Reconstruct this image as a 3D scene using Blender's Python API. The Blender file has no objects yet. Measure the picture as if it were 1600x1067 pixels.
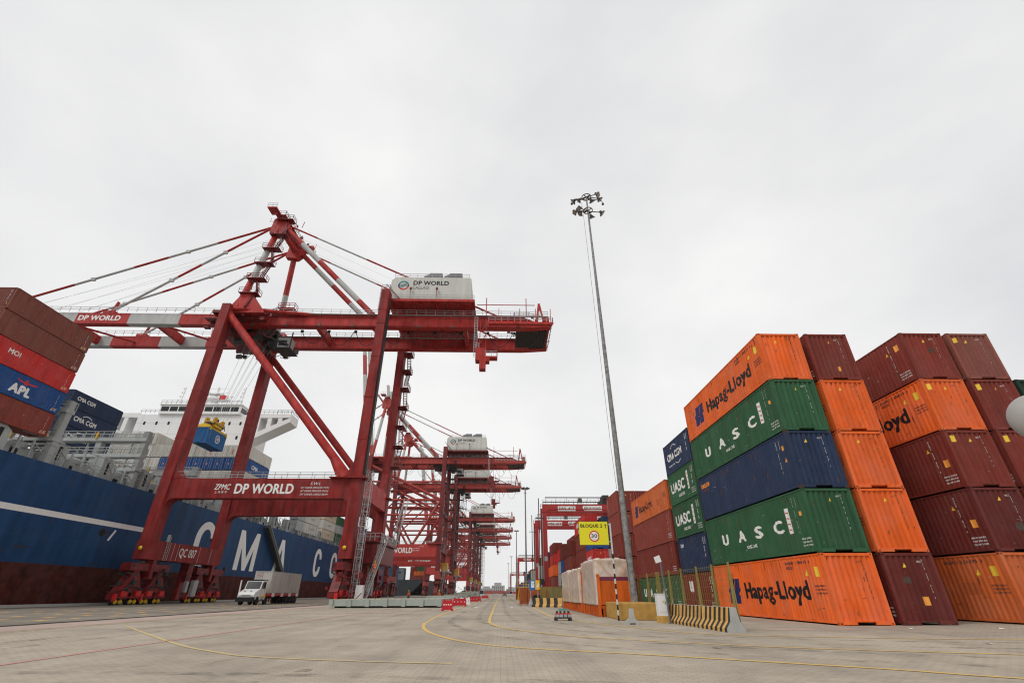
import bpy, bmesh, math, random
from mathutils import Vector, Matrix
R = random.Random(7)
rad = math.radians
sc = bpy.context.scene
col = sc.collection

# ------------------------------------------------------------------ camera
cam_d = bpy.data.cameras.new('camera')
cam_d.sensor_width = 36.0
cam_d.lens = 721.45 / 1600 * 36
cam_d.shift_x = -4.3 / 1600
cam_d.shift_y = 9.5 / 1600
cam_d.clip_start = 0.1
cam_d.clip_end = 6000
cam = bpy.data.objects.new('camera', cam_d)
col.objects.link(cam)
CAM_H = 1.29
pit, yaw, rol = rad(27.994), rad(1.5776), rad(-0.2)
fw = Vector((math.sin(yaw) * math.cos(pit), math.cos(yaw) * math.cos(pit), math.sin(pit)))
rt = Vector((math.cos(yaw), -math.sin(yaw), 0))
up = rt.cross(fw)
rt2 = rt * math.cos(rol) + up * math.sin(rol)
up2 = -rt * math.sin(rol) + up * math.cos(rol)
cam.matrix_world = Matrix(((rt2.x, up2.x, -fw.x, 0), (rt2.y, up2.y, -fw.y, 0), (rt2.z, up2.z, -fw.z, CAM_H), (0, 0, 0, 1)))
sc.camera = cam

# ------------------------------------------------------------------ light
SUN_EL, SUN_AZ = rad(48), rad(228)          # azimuth clockwise from +Y: behind the camera, a little left
sun_d = bpy.data.lights.new('sun', 'SUN')
sun_d.energy = 1.5
sun_d.angle = rad(18)
sun_d.color = (1.0, 0.97, 0.93)
sun = bpy.data.objects.new('sun', sun_d)
col.objects.link(sun)
sd = Vector((math.sin(SUN_AZ) * math.cos(SUN_EL), math.cos(SUN_AZ) * math.cos(SUN_EL), math.sin(SUN_EL)))
sun.rotation_euler = sd.to_track_quat('Z', 'Y').to_euler()

w = bpy.data.worlds.new('World')
sc.world = w
w.use_nodes = True
nt = w.node_tree
nt.nodes.clear()
N = nt.nodes.new
out = N('ShaderNodeOutputWorld'); bg = N('ShaderNodeBackground')
sky = N('ShaderNodeTexSky'); sky.sky_type = 'NISHITA'; sky.sun_disc = False
sky.sun_elevation = SUN_EL; sky.sun_rotation = SUN_AZ
tc = N('ShaderNodeTexCoord'); mp = N('ShaderNodeMapping'); mp.inputs['Scale'].default_value = (1.3, 1.3, 2.2)
no = N('ShaderNodeTexNoise'); no.inputs['Scale'].default_value = 1.3; no.inputs['Detail'].default_value = 5; no.inputs['Roughness'].default_value = 0.5
rp = N('ShaderNodeValToRGB')
rp.color_ramp.elements[0].position = 0.27; rp.color_ramp.elements[0].color = (0.675, 0.68, 0.697, 1)
rp.color_ramp.elements[1].position = 0.70; rp.color_ramp.elements[1].color = (0.925, 0.92, 0.91, 1)
vm = N('ShaderNodeVectorMath'); vm.operation = 'SCALE'; vm.inputs['Scale'].default_value = 10.5
mx = N('ShaderNodeMix'); mx.data_type = 'RGBA'; mx.inputs['Factor'].default_value = 0.955
nt.links.new(tc.outputs['Generated'], mp.inputs['Vector']); nt.links.new(mp.outputs['Vector'], no.inputs['Vector'])
nt.links.new(no.outputs['Fac'], rp.inputs['Fac']); nt.links.new(rp.outputs['Color'], vm.inputs[0])
nt.links.new(sky.outputs['Color'], mx.inputs['A']); nt.links.new(vm.outputs['Vector'], mx.inputs['B'])
nt.links.new(mx.outputs['Result'], bg.inputs['Color']); bg.inputs['Strength'].default_value = 0.1
nt.links.new(bg.outputs['Background'], out.inputs['Surface'])
sc.view_settings.view_transform = 'Standard'
sc.view_settings.look = 'None'
sc.view_settings.exposure = 0.0
sc.view_settings.gamma = 1.0
sc.cycles.filter_width = 1.15
sc.cycles.max_bounces = 6
sc.cycles.diffuse_bounces = 3

# ------------------------------------------------------------------ materials
MATS = {}
def mat(name, c, rough=0.6, metal=0.0, dirt=0.35, dark=0.55, streak=True, scale=1.0, rust=0.0, rand=0.06, bump=0.0, spec=0.3, fade=0.0, dent=0.0):
    if name in MATS: return MATS[name]
    m = bpy.data.materials.new(name); m.use_nodes = True
    t = m.node_tree; b = t.nodes['Principled BSDF']; n = t.nodes.new; L = t.links.new
    b.inputs['Roughness'].default_value = rough; b.inputs['Metallic'].default_value = metal
    b.inputs['Specular IOR Level'].default_value = spec
    co = n('ShaderNodeTexCoord'); ma = n('ShaderNodeMapping')
    s = scale
    ma.inputs['Scale'].default_value = (s, s, s * (0.12 if streak else 1.0))
    oi = n('ShaderNodeObjectInfo')
    ad = n('ShaderNodeVectorMath'); ad.operation = 'ADD'
    L(co.outputs['Object'], ad.inputs[0])
    sclr = n('ShaderNodeMath'); sclr.operation = 'MULTIPLY'; sclr.inputs[1].default_value = 37.0
    L(oi.outputs['Random'], sclr.inputs[0]); L(sclr.outputs[0], ad.inputs[1])
    L(ad.outputs[0], ma.inputs['Vector'])
    n1 = n('ShaderNodeTexNoise'); n1.inputs['Scale'].default_value = 1.6; n1.inputs['Detail'].default_value = 7; n1.inputs['Roughness'].default_value = 0.68
    L(ma.outputs['Vector'], n1.inputs['Vector'])
    r1 = n('ShaderNodeValToRGB'); r1.color_ramp.elements[0].position = 0.36; r1.color_ramp.elements[1].position = 0.7
    L(n1.outputs['Fac'], r1.inputs['Fac'])
    dk = [v * dark for v in c]
    mixa = n('ShaderNodeMix'); mixa.data_type = 'RGBA'
    mixa.inputs['A'].default_value = (*c, 1); mixa.inputs['B'].default_value = (*dk, 1)
    mul = n('ShaderNodeMath'); mul.operation = 'MULTIPLY'; mul.inputs[1].default_value = dirt
    L(r1.outputs['Color'], mul.inputs[0]); L(mul.outputs[0], mixa.inputs['Factor'])
    last = mixa.outputs['Result']
    if rust > 0:
        n2 = n('ShaderNodeTexNoise'); n2.inputs['Scale'].default_value = 3.2; n2.inputs['Detail'].default_value = 9; n2.inputs['Roughness'].default_value = 0.72
        ma2 = n('ShaderNodeMapping'); ma2.inputs['Scale'].default_value = (s * 0.8, s * 0.8, s * 0.35)
        L(ad.outputs[0], ma2.inputs['Vector']); L(ma2.outputs['Vector'], n2.inputs['Vector'])
        r2 = n('ShaderNodeValToRGB'); r2.color_ramp.elements[0].position = 0.66 - 0.14 * rust; r2.color_ramp.elements[1].position = 0.74 - 0.08 * rust
        L(n2.outputs['Fac'], r2.inputs['Fac'])
        mixb = n('ShaderNodeMix'); mixb.data_type = 'RGBA'; mixb.inputs['B'].default_value = (0.085, 0.035, 0.018, 1)
        mu2 = n('ShaderNodeMath'); mu2.operation = 'MULTIPLY'; mu2.inputs[1].default_value = 0.75
        L(r2.outputs['Color'], mu2.inputs[0]); L(mu2.outputs[0], mixb.inputs['Factor'])
        L(last, mixb.inputs['A']); last = mixb.outputs['Result']
    if fade > 0:
        n4 = n('ShaderNodeTexNoise'); n4.inputs['Scale'].default_value = 0.55; n4.inputs['Detail'].default_value = 6; n4.inputs['Roughness'].default_value = 0.6
        L(ad.outputs[0], n4.inputs['Vector'])
        r4 = n('ShaderNodeValToRGB'); r4.color_ramp.elements[0].position = 0.40; r4.color_ramp.elements[1].position = 0.66
        L(n4.outputs['Fac'], r4.inputs['Fac'])
        mf = n('ShaderNodeMix'); mf.data_type = 'RGBA'
        g_ = sum(c) / 3; mf.inputs['B'].default_value = (*[min(1, v * 0.62 + g_ * 0.42 + 0.03) for v in c], 1)
        m4 = n('ShaderNodeMath'); m4.operation = 'MULTIPLY'; m4.inputs[1].default_value = fade
        L(r4.outputs['Color'], m4.inputs[0]); L(m4.outputs[0], mf.inputs['Factor']); L(last, mf.inputs['A']); last = mf.outputs['Result']
    if rand > 0:
        hv = n('ShaderNodeHueSaturation')
        mr = n('ShaderNodeMapRange'); mr.inputs['To Min'].default_value = 1 - rand; mr.inputs['To Max'].default_value = 1 + rand
        L(oi.outputs['Random'], mr.inputs['Value']); L(mr.outputs['Result'], hv.inputs['Value'])
        L(last, hv.inputs['Color']); last = hv.outputs['Color']
    L(last, b.inputs['Base Color'])
    if dent > 0:
        n5 = n('ShaderNodeTexNoise'); n5.inputs['Scale'].default_value = 1.3; n5.inputs['Detail'].default_value = 3
        L(ad.outputs[0], n5.inputs['Vector'])
        b5 = n('ShaderNodeBump'); b5.inputs['Strength'].default_value = dent; b5.inputs['Distance'].default_value = 0.12
        L(n5.outputs['Fac'], b5.inputs['Height']); L(b5.outputs['Normal'], b.inputs['Normal'])
    if bump > 0:
        bp = n('ShaderNodeBump'); bp.inputs['Strength'].default_value = bump; bp.inputs['Distance'].default_value = 0.02
        L(n1.outputs['Fac'], bp.inputs['Height']); L(bp.outputs['Normal'], b.inputs['Normal'])
    MATS[name] = m
    return m

CR = mat('crane_red_paint', (0.50, 0.032, 0.025), 0.55, dirt=1.0, dark=0.36, scale=0.8, rust=0.55, fade=0.22, spec=0.2)
CRP = mat('crane_portal_shaded_red', (0.30, 0.020, 0.017), 0.6, dirt=1.0, dark=0.28, scale=0.8, rust=0.6, fade=0.22, spec=0.2)  # legs and portal: crane red with their shade put into the colour, plus weathering
CRD = mat('crane_weathered_red_paint', (0.20, 0.030, 0.028), 0.6, dirt=0.8, dark=0.35, scale=0.6, rust=0.5)
CRL = mat('crane_sunfaded_red_paint', (0.42, 0.060, 0.048), 0.6, dirt=0.75, dark=0.5, scale=0.5, rust=0.3)
CW = mat('crane_white_band_paint', (0.46, 0.46, 0.44), 0.55, dirt=0.6, dark=0.62, scale=0.6, rust=0.1)
RTGR = mat('yard_crane_red_paint', (0.40, 0.036, 0.032), 0.5, dirt=0.5, dark=0.5, scale=0.5, rust=0.1)
GALV = mat('galvanised_steel', (0.42, 0.43, 0.43), 0.5, 0.3, dirt=0.5, dark=0.6)
DKM = mat('dark_machinery_steel', (0.045, 0.042, 0.042), 0.55, dirt=0.6, dark=0.5, streak=False)
GREASE = mat('greasy_red_machinery', (0.24, 0.018, 0.018), 0.45, dirt=0.95, dark=0.1, streak=False, scale=0.9)
BRITE = mat('fresh_red_paint', (0.6, 0.02, 0.022), 0.4, dirt=0.2, streak=False)
YEL = mat('yellow_paint', (0.62, 0.36, 0.035), 0.5, dirt=0.5, streak=False, scale=2)
YELB = mat('bright_yellow_paint', (0.78, 0.50, 0.02), 0.45, dirt=0.2, streak=False)
HOUSE = mat('machinery_house_white_panel', (0.60, 0.60, 0.555), 0.55, dirt=0.6, dark=0.62, scale=0.5)
RUB = mat('black_rubber', (0.02, 0.02, 0.021), 0.8, dirt=0.5, streak=False)
WHT = mat('white_paint', (0.76, 0.76, 0.75), 0.45, dirt=0.35, dark=0.75, scale=0.6)
LETW = mat('white_lettering', (0.80, 0.79, 0.76), 0.5, dirt=0.35, dark=0.72, scale=2, rand=0)
LETK = mat('black_lettering', (0.012, 0.012, 0.014), 0.5, dirt=0.2, rand=0)
LETN = mat('navy_lettering', (0.012, 0.022, 0.11), 0.5, dirt=0.2, rand=0)
LETG = mat('dark_grey_lettering', (0.05, 0.05, 0.055), 0.5, dirt=0.2, rand=0)
LETR = mat('red_lettering', (0.6, 0.025, 0.03), 0.5, dirt=0.2, rand=0)
LETO = mat('orange_lettering', (0.85, 0.28, 0.03), 0.5, dirt=0.2, rand=0)
TEAL = mat('teal_paint', (0.02, 0.22, 0.25), 0.5, dirt=0.2)
GLASS = mat('dark_window_glass', (0.015, 0.018, 0.02), 0.12, dirt=0.1, spec=0.3)
SHIPB = mat('ship_blue_hull_paint', (0.012, 0.062, 0.165), 0.5, dirt=0.75, dark=0.4, scale=0.3, rust=0.15, rand=0, fade=0.12, spec=0.15)
SHIPR = mat('ship_red_boot_paint', (0.095, 0.020, 0.014), 0.75, dirt=0.95, dark=0.15, streak=False, scale=0.5, rust=0.7, rand=0, fade=0.25, spec=0.1)
SHIPW = mat('ship_white_paint', (0.80, 0.80, 0.79), 0.5, dirt=0.25, dark=0.8, scale=0.3, rand=0)
SHIPG = mat('ship_grey_green_paint', (0.36, 0.38, 0.37), 0.6, dirt=0.6, dark=0.6, scale=0.7, rust=0.25)
DKHULL = mat('dark_hull_paint', (0.035, 0.04, 0.045), 0.6, dirt=0.5, rand=0)
HATCH = mat('hatch_cover_pale_green_paint', (0.36, 0.40, 0.36), 0.6, dirt=0.55, dark=0.6, scale=0.7, rust=0.15)
CONC = mat('concrete', (0.40, 0.40, 0.38), 0.85, dirt=0.5, dark=0.6, streak=False, scale=2, bump=0.2)
BLK = mat('black_paint', (0.025, 0.026, 0.03), 0.55, dirt=0.4)
YST = mat('barrier_yellow_paint', (0.66, 0.38, 0.10), 0.75, dirt=0.8, dark=0.5, streak=False, scale=3)
OLIVE = mat('fence_post_faded_yellow_paint', (0.27, 0.22, 0.06), 0.65, dirt=0.7, dark=0.45, scale=3)
POLEM = mat('mast_weathered_galvanised', (0.30, 0.30, 0.295), 0.6, 0.1, dirt=0.95, dark=0.25, scale=2.2, rust=0.2, streak=False)
LAMPM = mat('floodlight_brown_housing', (0.10, 0.085, 0.075), 0.5, dirt=0.4)
FRO = mat('flat_rack_orange_paint', (0.76, 0.15, 0.022), 0.6, dirt=0.85, dark=0.4, scale=1.3, rust=0.7, spec=.15)
SIGNY = mat('sign_yellow', (0.74, 0.68, 0.02), 0.5, dirt=0.25, dark=0.8, rand=0)
REDP = mat('red_plastic', (0.52, 0.02, 0.03), 0.45, dirt=0.3, streak=False)
REEF = mat('reefer_white_panel', (0.62, 0.60, 0.545), 0.5, dirt=0.8, dark=0.6, scale=0.9, rust=0.35, rand=0.16)
WOOD = mat('wood_block', (0.12, 0.09, 0.06), 0.8, dirt=0.5, streak=False)
CAST = mat('corner_casting_steel', (0.028, 0.02, 0.017), 0.8, dirt=0.6, streak=False, scale=4)
STK_Y = mat('sticker_yellow', (0.82, 0.55, 0.05), 0.5, dirt=0.15, scale=4)
STK_O = mat('sticker_orange', (0.85, 0.36, 0.06), 0.5, dirt=0.15, scale=4)
FESTOON = mat('festoon_cable_black', (0.02, 0.022, 0.025), 0.6, dirt=0.2)
SKIN = mat('skin', (0.42, 0.23, 0.15), 0.5, dirt=0.1, streak=False, rand=0)
HIVIS = mat('orange_work_clothes', (0.85, 0.16, 0.03), 0.7, dirt=0.25, streak=False, rand=0)
NAVYC = mat('navy_trousers', (0.03, 0.035, 0.06), 0.8, dirt=0.2, streak=False, rand=0)

def cmat(key, c, **k):
    a = dict(rough=0.6, dirt=0.7, dark=0.5, scale=0.9, rust=0.36, rand=0.11, spec=0.14, fade=0.22, dent=0.5); a.update(k)
    return mat('container_paint_' + key, c, **a)
CASTR = mat('rusty_casting', (0.09, 0.05, 0.035), 0.8, dirt=0.6, streak=False, scale=4)
CC = {
    'orange': cmat('orange', (0.86, 0.145, 0.022)),
    'orange_old': cmat('faded_orange', (0.62, 0.14, 0.035), rust=0.3, dirt=0.75),
    'green': cmat('green', (0.034, 0.115, 0.052)),
    'navy': cmat('navy', (0.026, 0.045, 0.098)),
    'maroon': cmat('maroon', (0.225, 0.038, 0.026)),
    'maroon_dark': cmat('dark maroon', (0.15, 0.028, 0.023)),
    'rust': cmat('rust brown', (0.27, 0.055, 0.038), dirt=0.6),
    'brown': cmat('brown', (0.24, 0.075, 0.055), dirt=0.6),
    'red': cmat('red', (0.55, 0.035, 0.03)),
    'blue': cmat('blue', (0.02, 0.085, 0.28)),
    'skyblue': cmat('light blue', (0.03, 0.16, 0.40)),
    'grey': cmat('grey', (0.40, 0.42, 0.42)), 'pale': cmat('pale grey', (0.60, 0.575, 0.525)),
    'dark_green': cmat('dark green', (0.012, 0.042, 0.024)),
    'teal': cmat('teal', (0.04, 0.24, 0.20)),
    'cream': cmat('cream', (0.62, 0.52, 0.38)),
    'white': REEF,
}
CNAME = {'orange': 'orange', 'orange_old': 'faded orange', 'green': 'green', 'navy': 'navy blue', 'maroon': 'maroon', 'maroon_dark': 'dark maroon', 'rust': 'rust red', 'brown': 'brown', 'red': 'bright red', 'blue': 'blue', 'skyblue': 'mid blue', 'grey': 'grey', 'pale': 'pale grey', 'teal': 'teal', 'dark_green': 'dark green', 'cream': 'cream', 'white': 'white'}

# ------------------------------------------------------------------ mesh helpers
class MB:
    def __init__(s): s.v = []; s.f = []; s.m = []
    def add(s, vs, fs, mi=0):
        o = len(s.v); s.v.extend([tuple(v) for v in vs])
        for f in fs: s.f.append([i + o for i in f]); s.m.append(mi)
    def box(s, x0, x1, y0, y1, z0, z1, mi=0):
        s.add([(x0, y0, z0), (x1, y0, z0), (x1, y1, z0), (x0, y1, z0), (x0, y0, z1), (x1, y0, z1), (x1, y1, z1), (x0, y1, z1)],
              [(3, 2, 1, 0), (4, 5, 6, 7), (0, 1, 5, 4), (1, 2, 6, 5), (2, 3, 7, 6), (3, 0, 4, 7)], mi)
    def cbox(s, c, d, mi=0):
        s.box(c[0] - d[0] / 2, c[0] + d[0] / 2, c[1] - d[1] / 2, c[1] + d[1] / 2, c[2] - d[2] / 2, c[2] + d[2] / 2, mi)
    def frame(s, p, q):
        p = Vector(p); q = Vector(q); d = (q - p).normalized()
        a = Vector((0, 0, 1)) if abs(d.z) < 0.95 else Vector((0, 1, 0))
        x = d.cross(a).normalized(); y = x.cross(d).normalized()
        return p, q, x, y
    def bar(s, p, q, w, h, mi=0, w2=None, h2=None):     # w sideways, h upward
        p, q, x, y = s.frame(p, q); w2 = w if w2 is None else w2; h2 = h if h2 is None else h2
        vs = []
        for c, a, b in ((p, w, h), (q, w2, h2)):
            for i, j in ((-1, -1), (1, -1), (1, 1), (-1, 1)): vs.append(c + x * a / 2 * i + y * b / 2 * j)
        s.add(vs, [(0, 1, 2, 3), (7, 6, 5, 4), (0, 4, 5, 1), (1, 5, 6, 2), (2, 6, 7, 3), (3, 7, 4, 0)], mi)
    def tube(s, p, q, r, n=10, mi=0, r2=None):
        p, q, x, y = s.frame(p, q); r2 = r if r2 is None else r2
        vs = []
        for c, a in ((p, r), (q, r2)):
            for k in range(n):
                t = 2 * math.pi * k / n; vs.append(c + x * a * math.cos(t) + y * a * math.sin(t))
        fs = [(k, n + k, n + (k + 1) % n, (k + 1) % n) for k in range(n)]
        fs += [tuple(range(n)), tuple(range(2 * n - 1, n - 1, -1))]
        s.add(vs, fs, mi)
    def path(s, pts, r, n=6, mi=0):
        pts = [Vector(p) for p in pts]; rings = []
        for i, p in enumerate(pts):
            d = (pts[min(i + 1, len(pts) - 1)] - pts[max(i - 1, 0)]).normalized()
            a = Vector((0, 0, 1)) if abs(d.z) < 0.95 else Vector((0, 1, 0))
            x = d.cross(a).normalized(); y = x.cross(d)
            rings.append([p + x * r * math.cos(2 * math.pi * k / n) + y * r * math.sin(2 * math.pi * k / n) for k in range(n)])
        vs = [v for rg in rings for v in rg]; fs = []
        for i in range(len(pts) - 1):
            for k in range(n): fs.append((i * n + k, (i + 1) * n + k, (i + 1) * n + (k + 1) % n, i * n + (k + 1) % n))
        s.add(vs, fs, mi)
    def prism(s, poly, axis, a, b, mi=0):               # polygon in the other two axes
        n = len(poly); vs = []
        for c in (a, b):
            for u, v in poly:
                vs.append((c, u, v) if axis == 0 else (u, c, v) if axis == 1 else (u, v, c))
        fs = [(k, (k + 1) % n, n + (k + 1) % n, n + k) for k in range(n)]
        fs += [tuple(range(n - 1, -1, -1)), tuple(range(n, 2 * n))]
        s.add(vs, fs, mi)
    def lathe(s, prof, c, n=16, mi=0, axis=2):
        vs = []
        for r, h in prof:
            for k in range(n):
                t = 2 * math.pi * k / n; a, b = r * math.cos(t), r * math.sin(t)
                vs.append((c[0] + a, c[1] + b, c[2] + h) if axis == 2 else (c[0] + a, c[1] + h, c[2] + b) if axis == 1 else (c[0] + h, c[1] + a, c[2] + b))
        fs = []
        for i in range(len(prof) - 1):
            for k in range(n): fs.append((i * n + k, i * n + (k + 1) % n, (i + 1) * n + (k + 1) % n, (i + 1) * n + k))
        fs.append(tuple(range(n - 1, -1, -1))); fs.append(tuple(range((len(prof) - 1) * n, len(prof) * n)))
        s.add(vs, fs, mi)
    def rail(s, pts, h=1.05, sp=2.0, r=0.035, mi=0):
        pts = [Vector(p) for p in pts]; upv = Vector((0, 0, 1))
        for a, b in zip(pts, pts[1:]):
            for k in (1.0, 0.52): s.bar(a + upv * h * k, b + upv * h * k, 2 * r, 2 * r, mi)
            n = max(1, round((b - a).length / sp))
            for i in range(n + 1):
                p = a.lerp(b, i / n); s.bar(p, p + upv * h, 2 * r, 2 * r, mi)
    def ladder(s, p, q, width, wdir, rung=0.3, r=0.035, mi=0):
        p = Vector(p); q = Vector(q); wv = Vector(wdir).normalized() * width / 2
        s.bar(p - wv, q - wv, 2 * r, 2 * r, mi); s.bar(p + wv, q + wv, 2 * r, 2 * r, mi)
        n = max(1, int((q - p).length / rung))
        for i in range(n + 1):
            c = p.lerp(q, i / n); s.bar(c - wv, c + wv, r * 1.4, r * 1.4, mi)
    def stair(s, p, q, width, wdir, mi=0, step=0.35):
        p = Vector(p); q = Vector(q); wv = Vector(wdir).normalized() * width / 2
        for sg in (-1, 1):
            s.bar(p + wv * sg, q + wv * sg, 0.06, 0.22, mi)
            s.bar(p + wv * sg + Vector((0, 0, 1)), q + wv * sg + Vector((0, 0, 1)), 0.06, 0.06, mi)
            for i in range(4):
                c = p.lerp(q, i / 3) + wv * sg; s.bar(c, c + Vector((0, 0, 1)), 0.05, 0.05, mi)
        n = max(1, int((q - p).length / step))
        for i in range(n):
            c = p.lerp(q, (i + .5) / n); s.bar(c - wv, c + wv, 0.24, 0.05, mi)
    def mesh(s, name):
        me = bpy.data.meshes.new(name); me.from_pydata(s.v, [], s.f)
        if any(s.m): me.polygons.foreach_set('material_index', s.m)
        me.update(); return me
    def build(s, name, mats, parent=None, smooth=False, fix=True):
        me = s.mesh(name)
        if fix:
            bm = bmesh.new(); bm.from_mesh(me); bmesh.ops.recalc_face_normals(bm, faces=bm.faces); bm.to_mesh(me); bm.free()
        if smooth:
            me.polygons.foreach_set('use_smooth', [True] * len(me.polygons))
            me.set_sharp_from_angle(angle=rad(40))
        for m in (mats if isinstance(mats, (list, tuple)) else [mats]): me.materials.append(m)
        return obj(name, me, parent)

def obj(name, me, parent=None, m=None):
    o = bpy.data.objects.new(name, me); col.objects.link(o)
    if parent: o.parent = parent
    if m:                                              # shared mesh, material on the object
        if not me.materials: me.materials.append(m)
        o.material_slots[0].link = 'OBJECT'; o.material_slots[0].material = m
    return o
def tag(o, label, cat, group=None):
    o['label'] = label; o['category'] = cat
    if group: o['group'] = group
    return o
def thing(name, label, cat, loc=(0, 0, 0), rz=0, group=None):
    o = bpy.data.objects.new(name, None); col.objects.link(o); o.empty_display_size = 0.5
    o.location = loc; o.rotation_euler = (0, 0, rz)
    return tag(o, label, cat, group)
def struct(o): o['kind'] = 'structure'; return o
KIDS = {}
def copy_tree(o, parent=None):
    c = o.copy(); col.objects.link(c)
    if parent: c.parent = parent
    for ch in list(o.children): copy_tree(ch, c)
    return c

# ------------------------------------------------------------------ lettering
TXT = {}
def text2d(body, bold=0.0, shear=0.0, spacing=1.0):
    """outline text as triangles; bold text is struck several times side by side, each strike 1.5 mm further out"""
    k = (body, bold, shear, spacing)
    if k not in TXT:
        c = bpy.data.curves.new('lettering_curve', 'FONT'); c.body = body; c.shear = shear; c.space_character = spacing + bold * 1.6
        c.resolution_u = 3
        o = bpy.data.objects.new('lettering_curve', c); me = bpy.data.meshes.new_from_object(o)
        bm = bmesh.new(); bm.from_mesh(me)
        bmesh.ops.remove_doubles(bm, verts=bm.verts, dist=1e-4)
        bmesh.ops.triangulate(bm, faces=bm.faces)
        bm.verts.index_update()
        b0 = [(v.co.x, v.co.y) for v in bm.verts]; f0 = [[v.index for v in f.verts] for f in bm.faces]
        bm.free(); bpy.data.meshes.remove(me); bpy.data.objects.remove(o); bpy.data.curves.remove(c)
        vs = []; fs = []
        st = [(0, 0)] if bold <= 0 else [(0, 0), (bold * 1.1, 0), (-bold * 1.1, 0), (0, bold * .8), (0, -bold * .8)]
        for i, (dx, dy) in enumerate(st):
            o_ = len(vs); vs += [(x + dx, y + dy, i * .0015) for x, y in b0]; fs += [[j + o_ for j in f] for f in f0]
        TXT[k] = (vs, fs)
    return TXT[k]
def fit2d(vs, W=None, H=None):
    x0 = min(v[0] for v in vs); x1 = max(v[0] for v in vs); y0 = min(v[1] for v in vs); y1 = max(v[1] for v in vs)
    sx = W / (x1 - x0) if W else H / (y1 - y0); sy = H / (y1 - y0) if H else sx
    return [((v[0] - x0) * sx, (v[1] - y0) * sy, v[2] if len(v) > 2 else 0.0) for v in vs]
def flat(name, vs2, fs, org, ud, vd, m, parent, cuts=None, depth=None, nd=None):
    """2-D faces laid on a surface; with cuts they follow its corrugation (depth(u) along nd)."""
    org = Vector(org); ud = Vector(ud); vd = Vector(vd); nd = Vector(nd) if nd is not None else ud.cross(vd)
    bm = bmesh.new(); bv = [bm.verts.new((v[0], v[1], v[2] if len(v) > 2 else 0.0)) for v in vs2]
    ov = ud.cross(vd)
    for f in fs:
        try: bm.faces.new([bv[i] for i in f])
        except ValueError: pass
    if cuts:
        u0 = min(v[0] for v in vs2); u1 = max(v[0] for v in vs2)
        for c in cuts:
            if u0 < c < u1:
                bmesh.ops.bisect_plane(bm, geom=bm.verts[:] + bm.edges[:] + bm.faces[:], plane_co=(c, 0, 0), plane_no=(1, 0, 0))
    for v in bm.verts:
        d = depth(v.co.x) if depth else 0.0
        v.co = org + ud * v.co.x + vd * v.co.y + nd * d + ov * v.co.z
    me = bpy.data.meshes.new(name); bm.to_mesh(me); bm.free()
    me.materials.append(m)
    return obj(name, me, parent)
def poly2d(*polys):
    vs = []; fs = []
    for p in polys:
        o = len(vs); vs += list(p); fs.append(list(range(o, o + len(p))))
    return vs, fs
def ring2d(cx, cy, r0, r1, a0=0, a1=360, n=24):
    vs = []; fs = []
    for k in range(n + 1):
        t = rad(a0 + (a1 - a0) * k / n)
        vs += [(cx + r0 * math.cos(t), cy + r0 * math.sin(t)), (cx + r1 * math.cos(t), cy + r1 * math.sin(t))]
    for k in range(n): fs.append([2 * k, 2 * k + 1, 2 * k + 3, 2 * k + 2])
    return vs, fs

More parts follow.
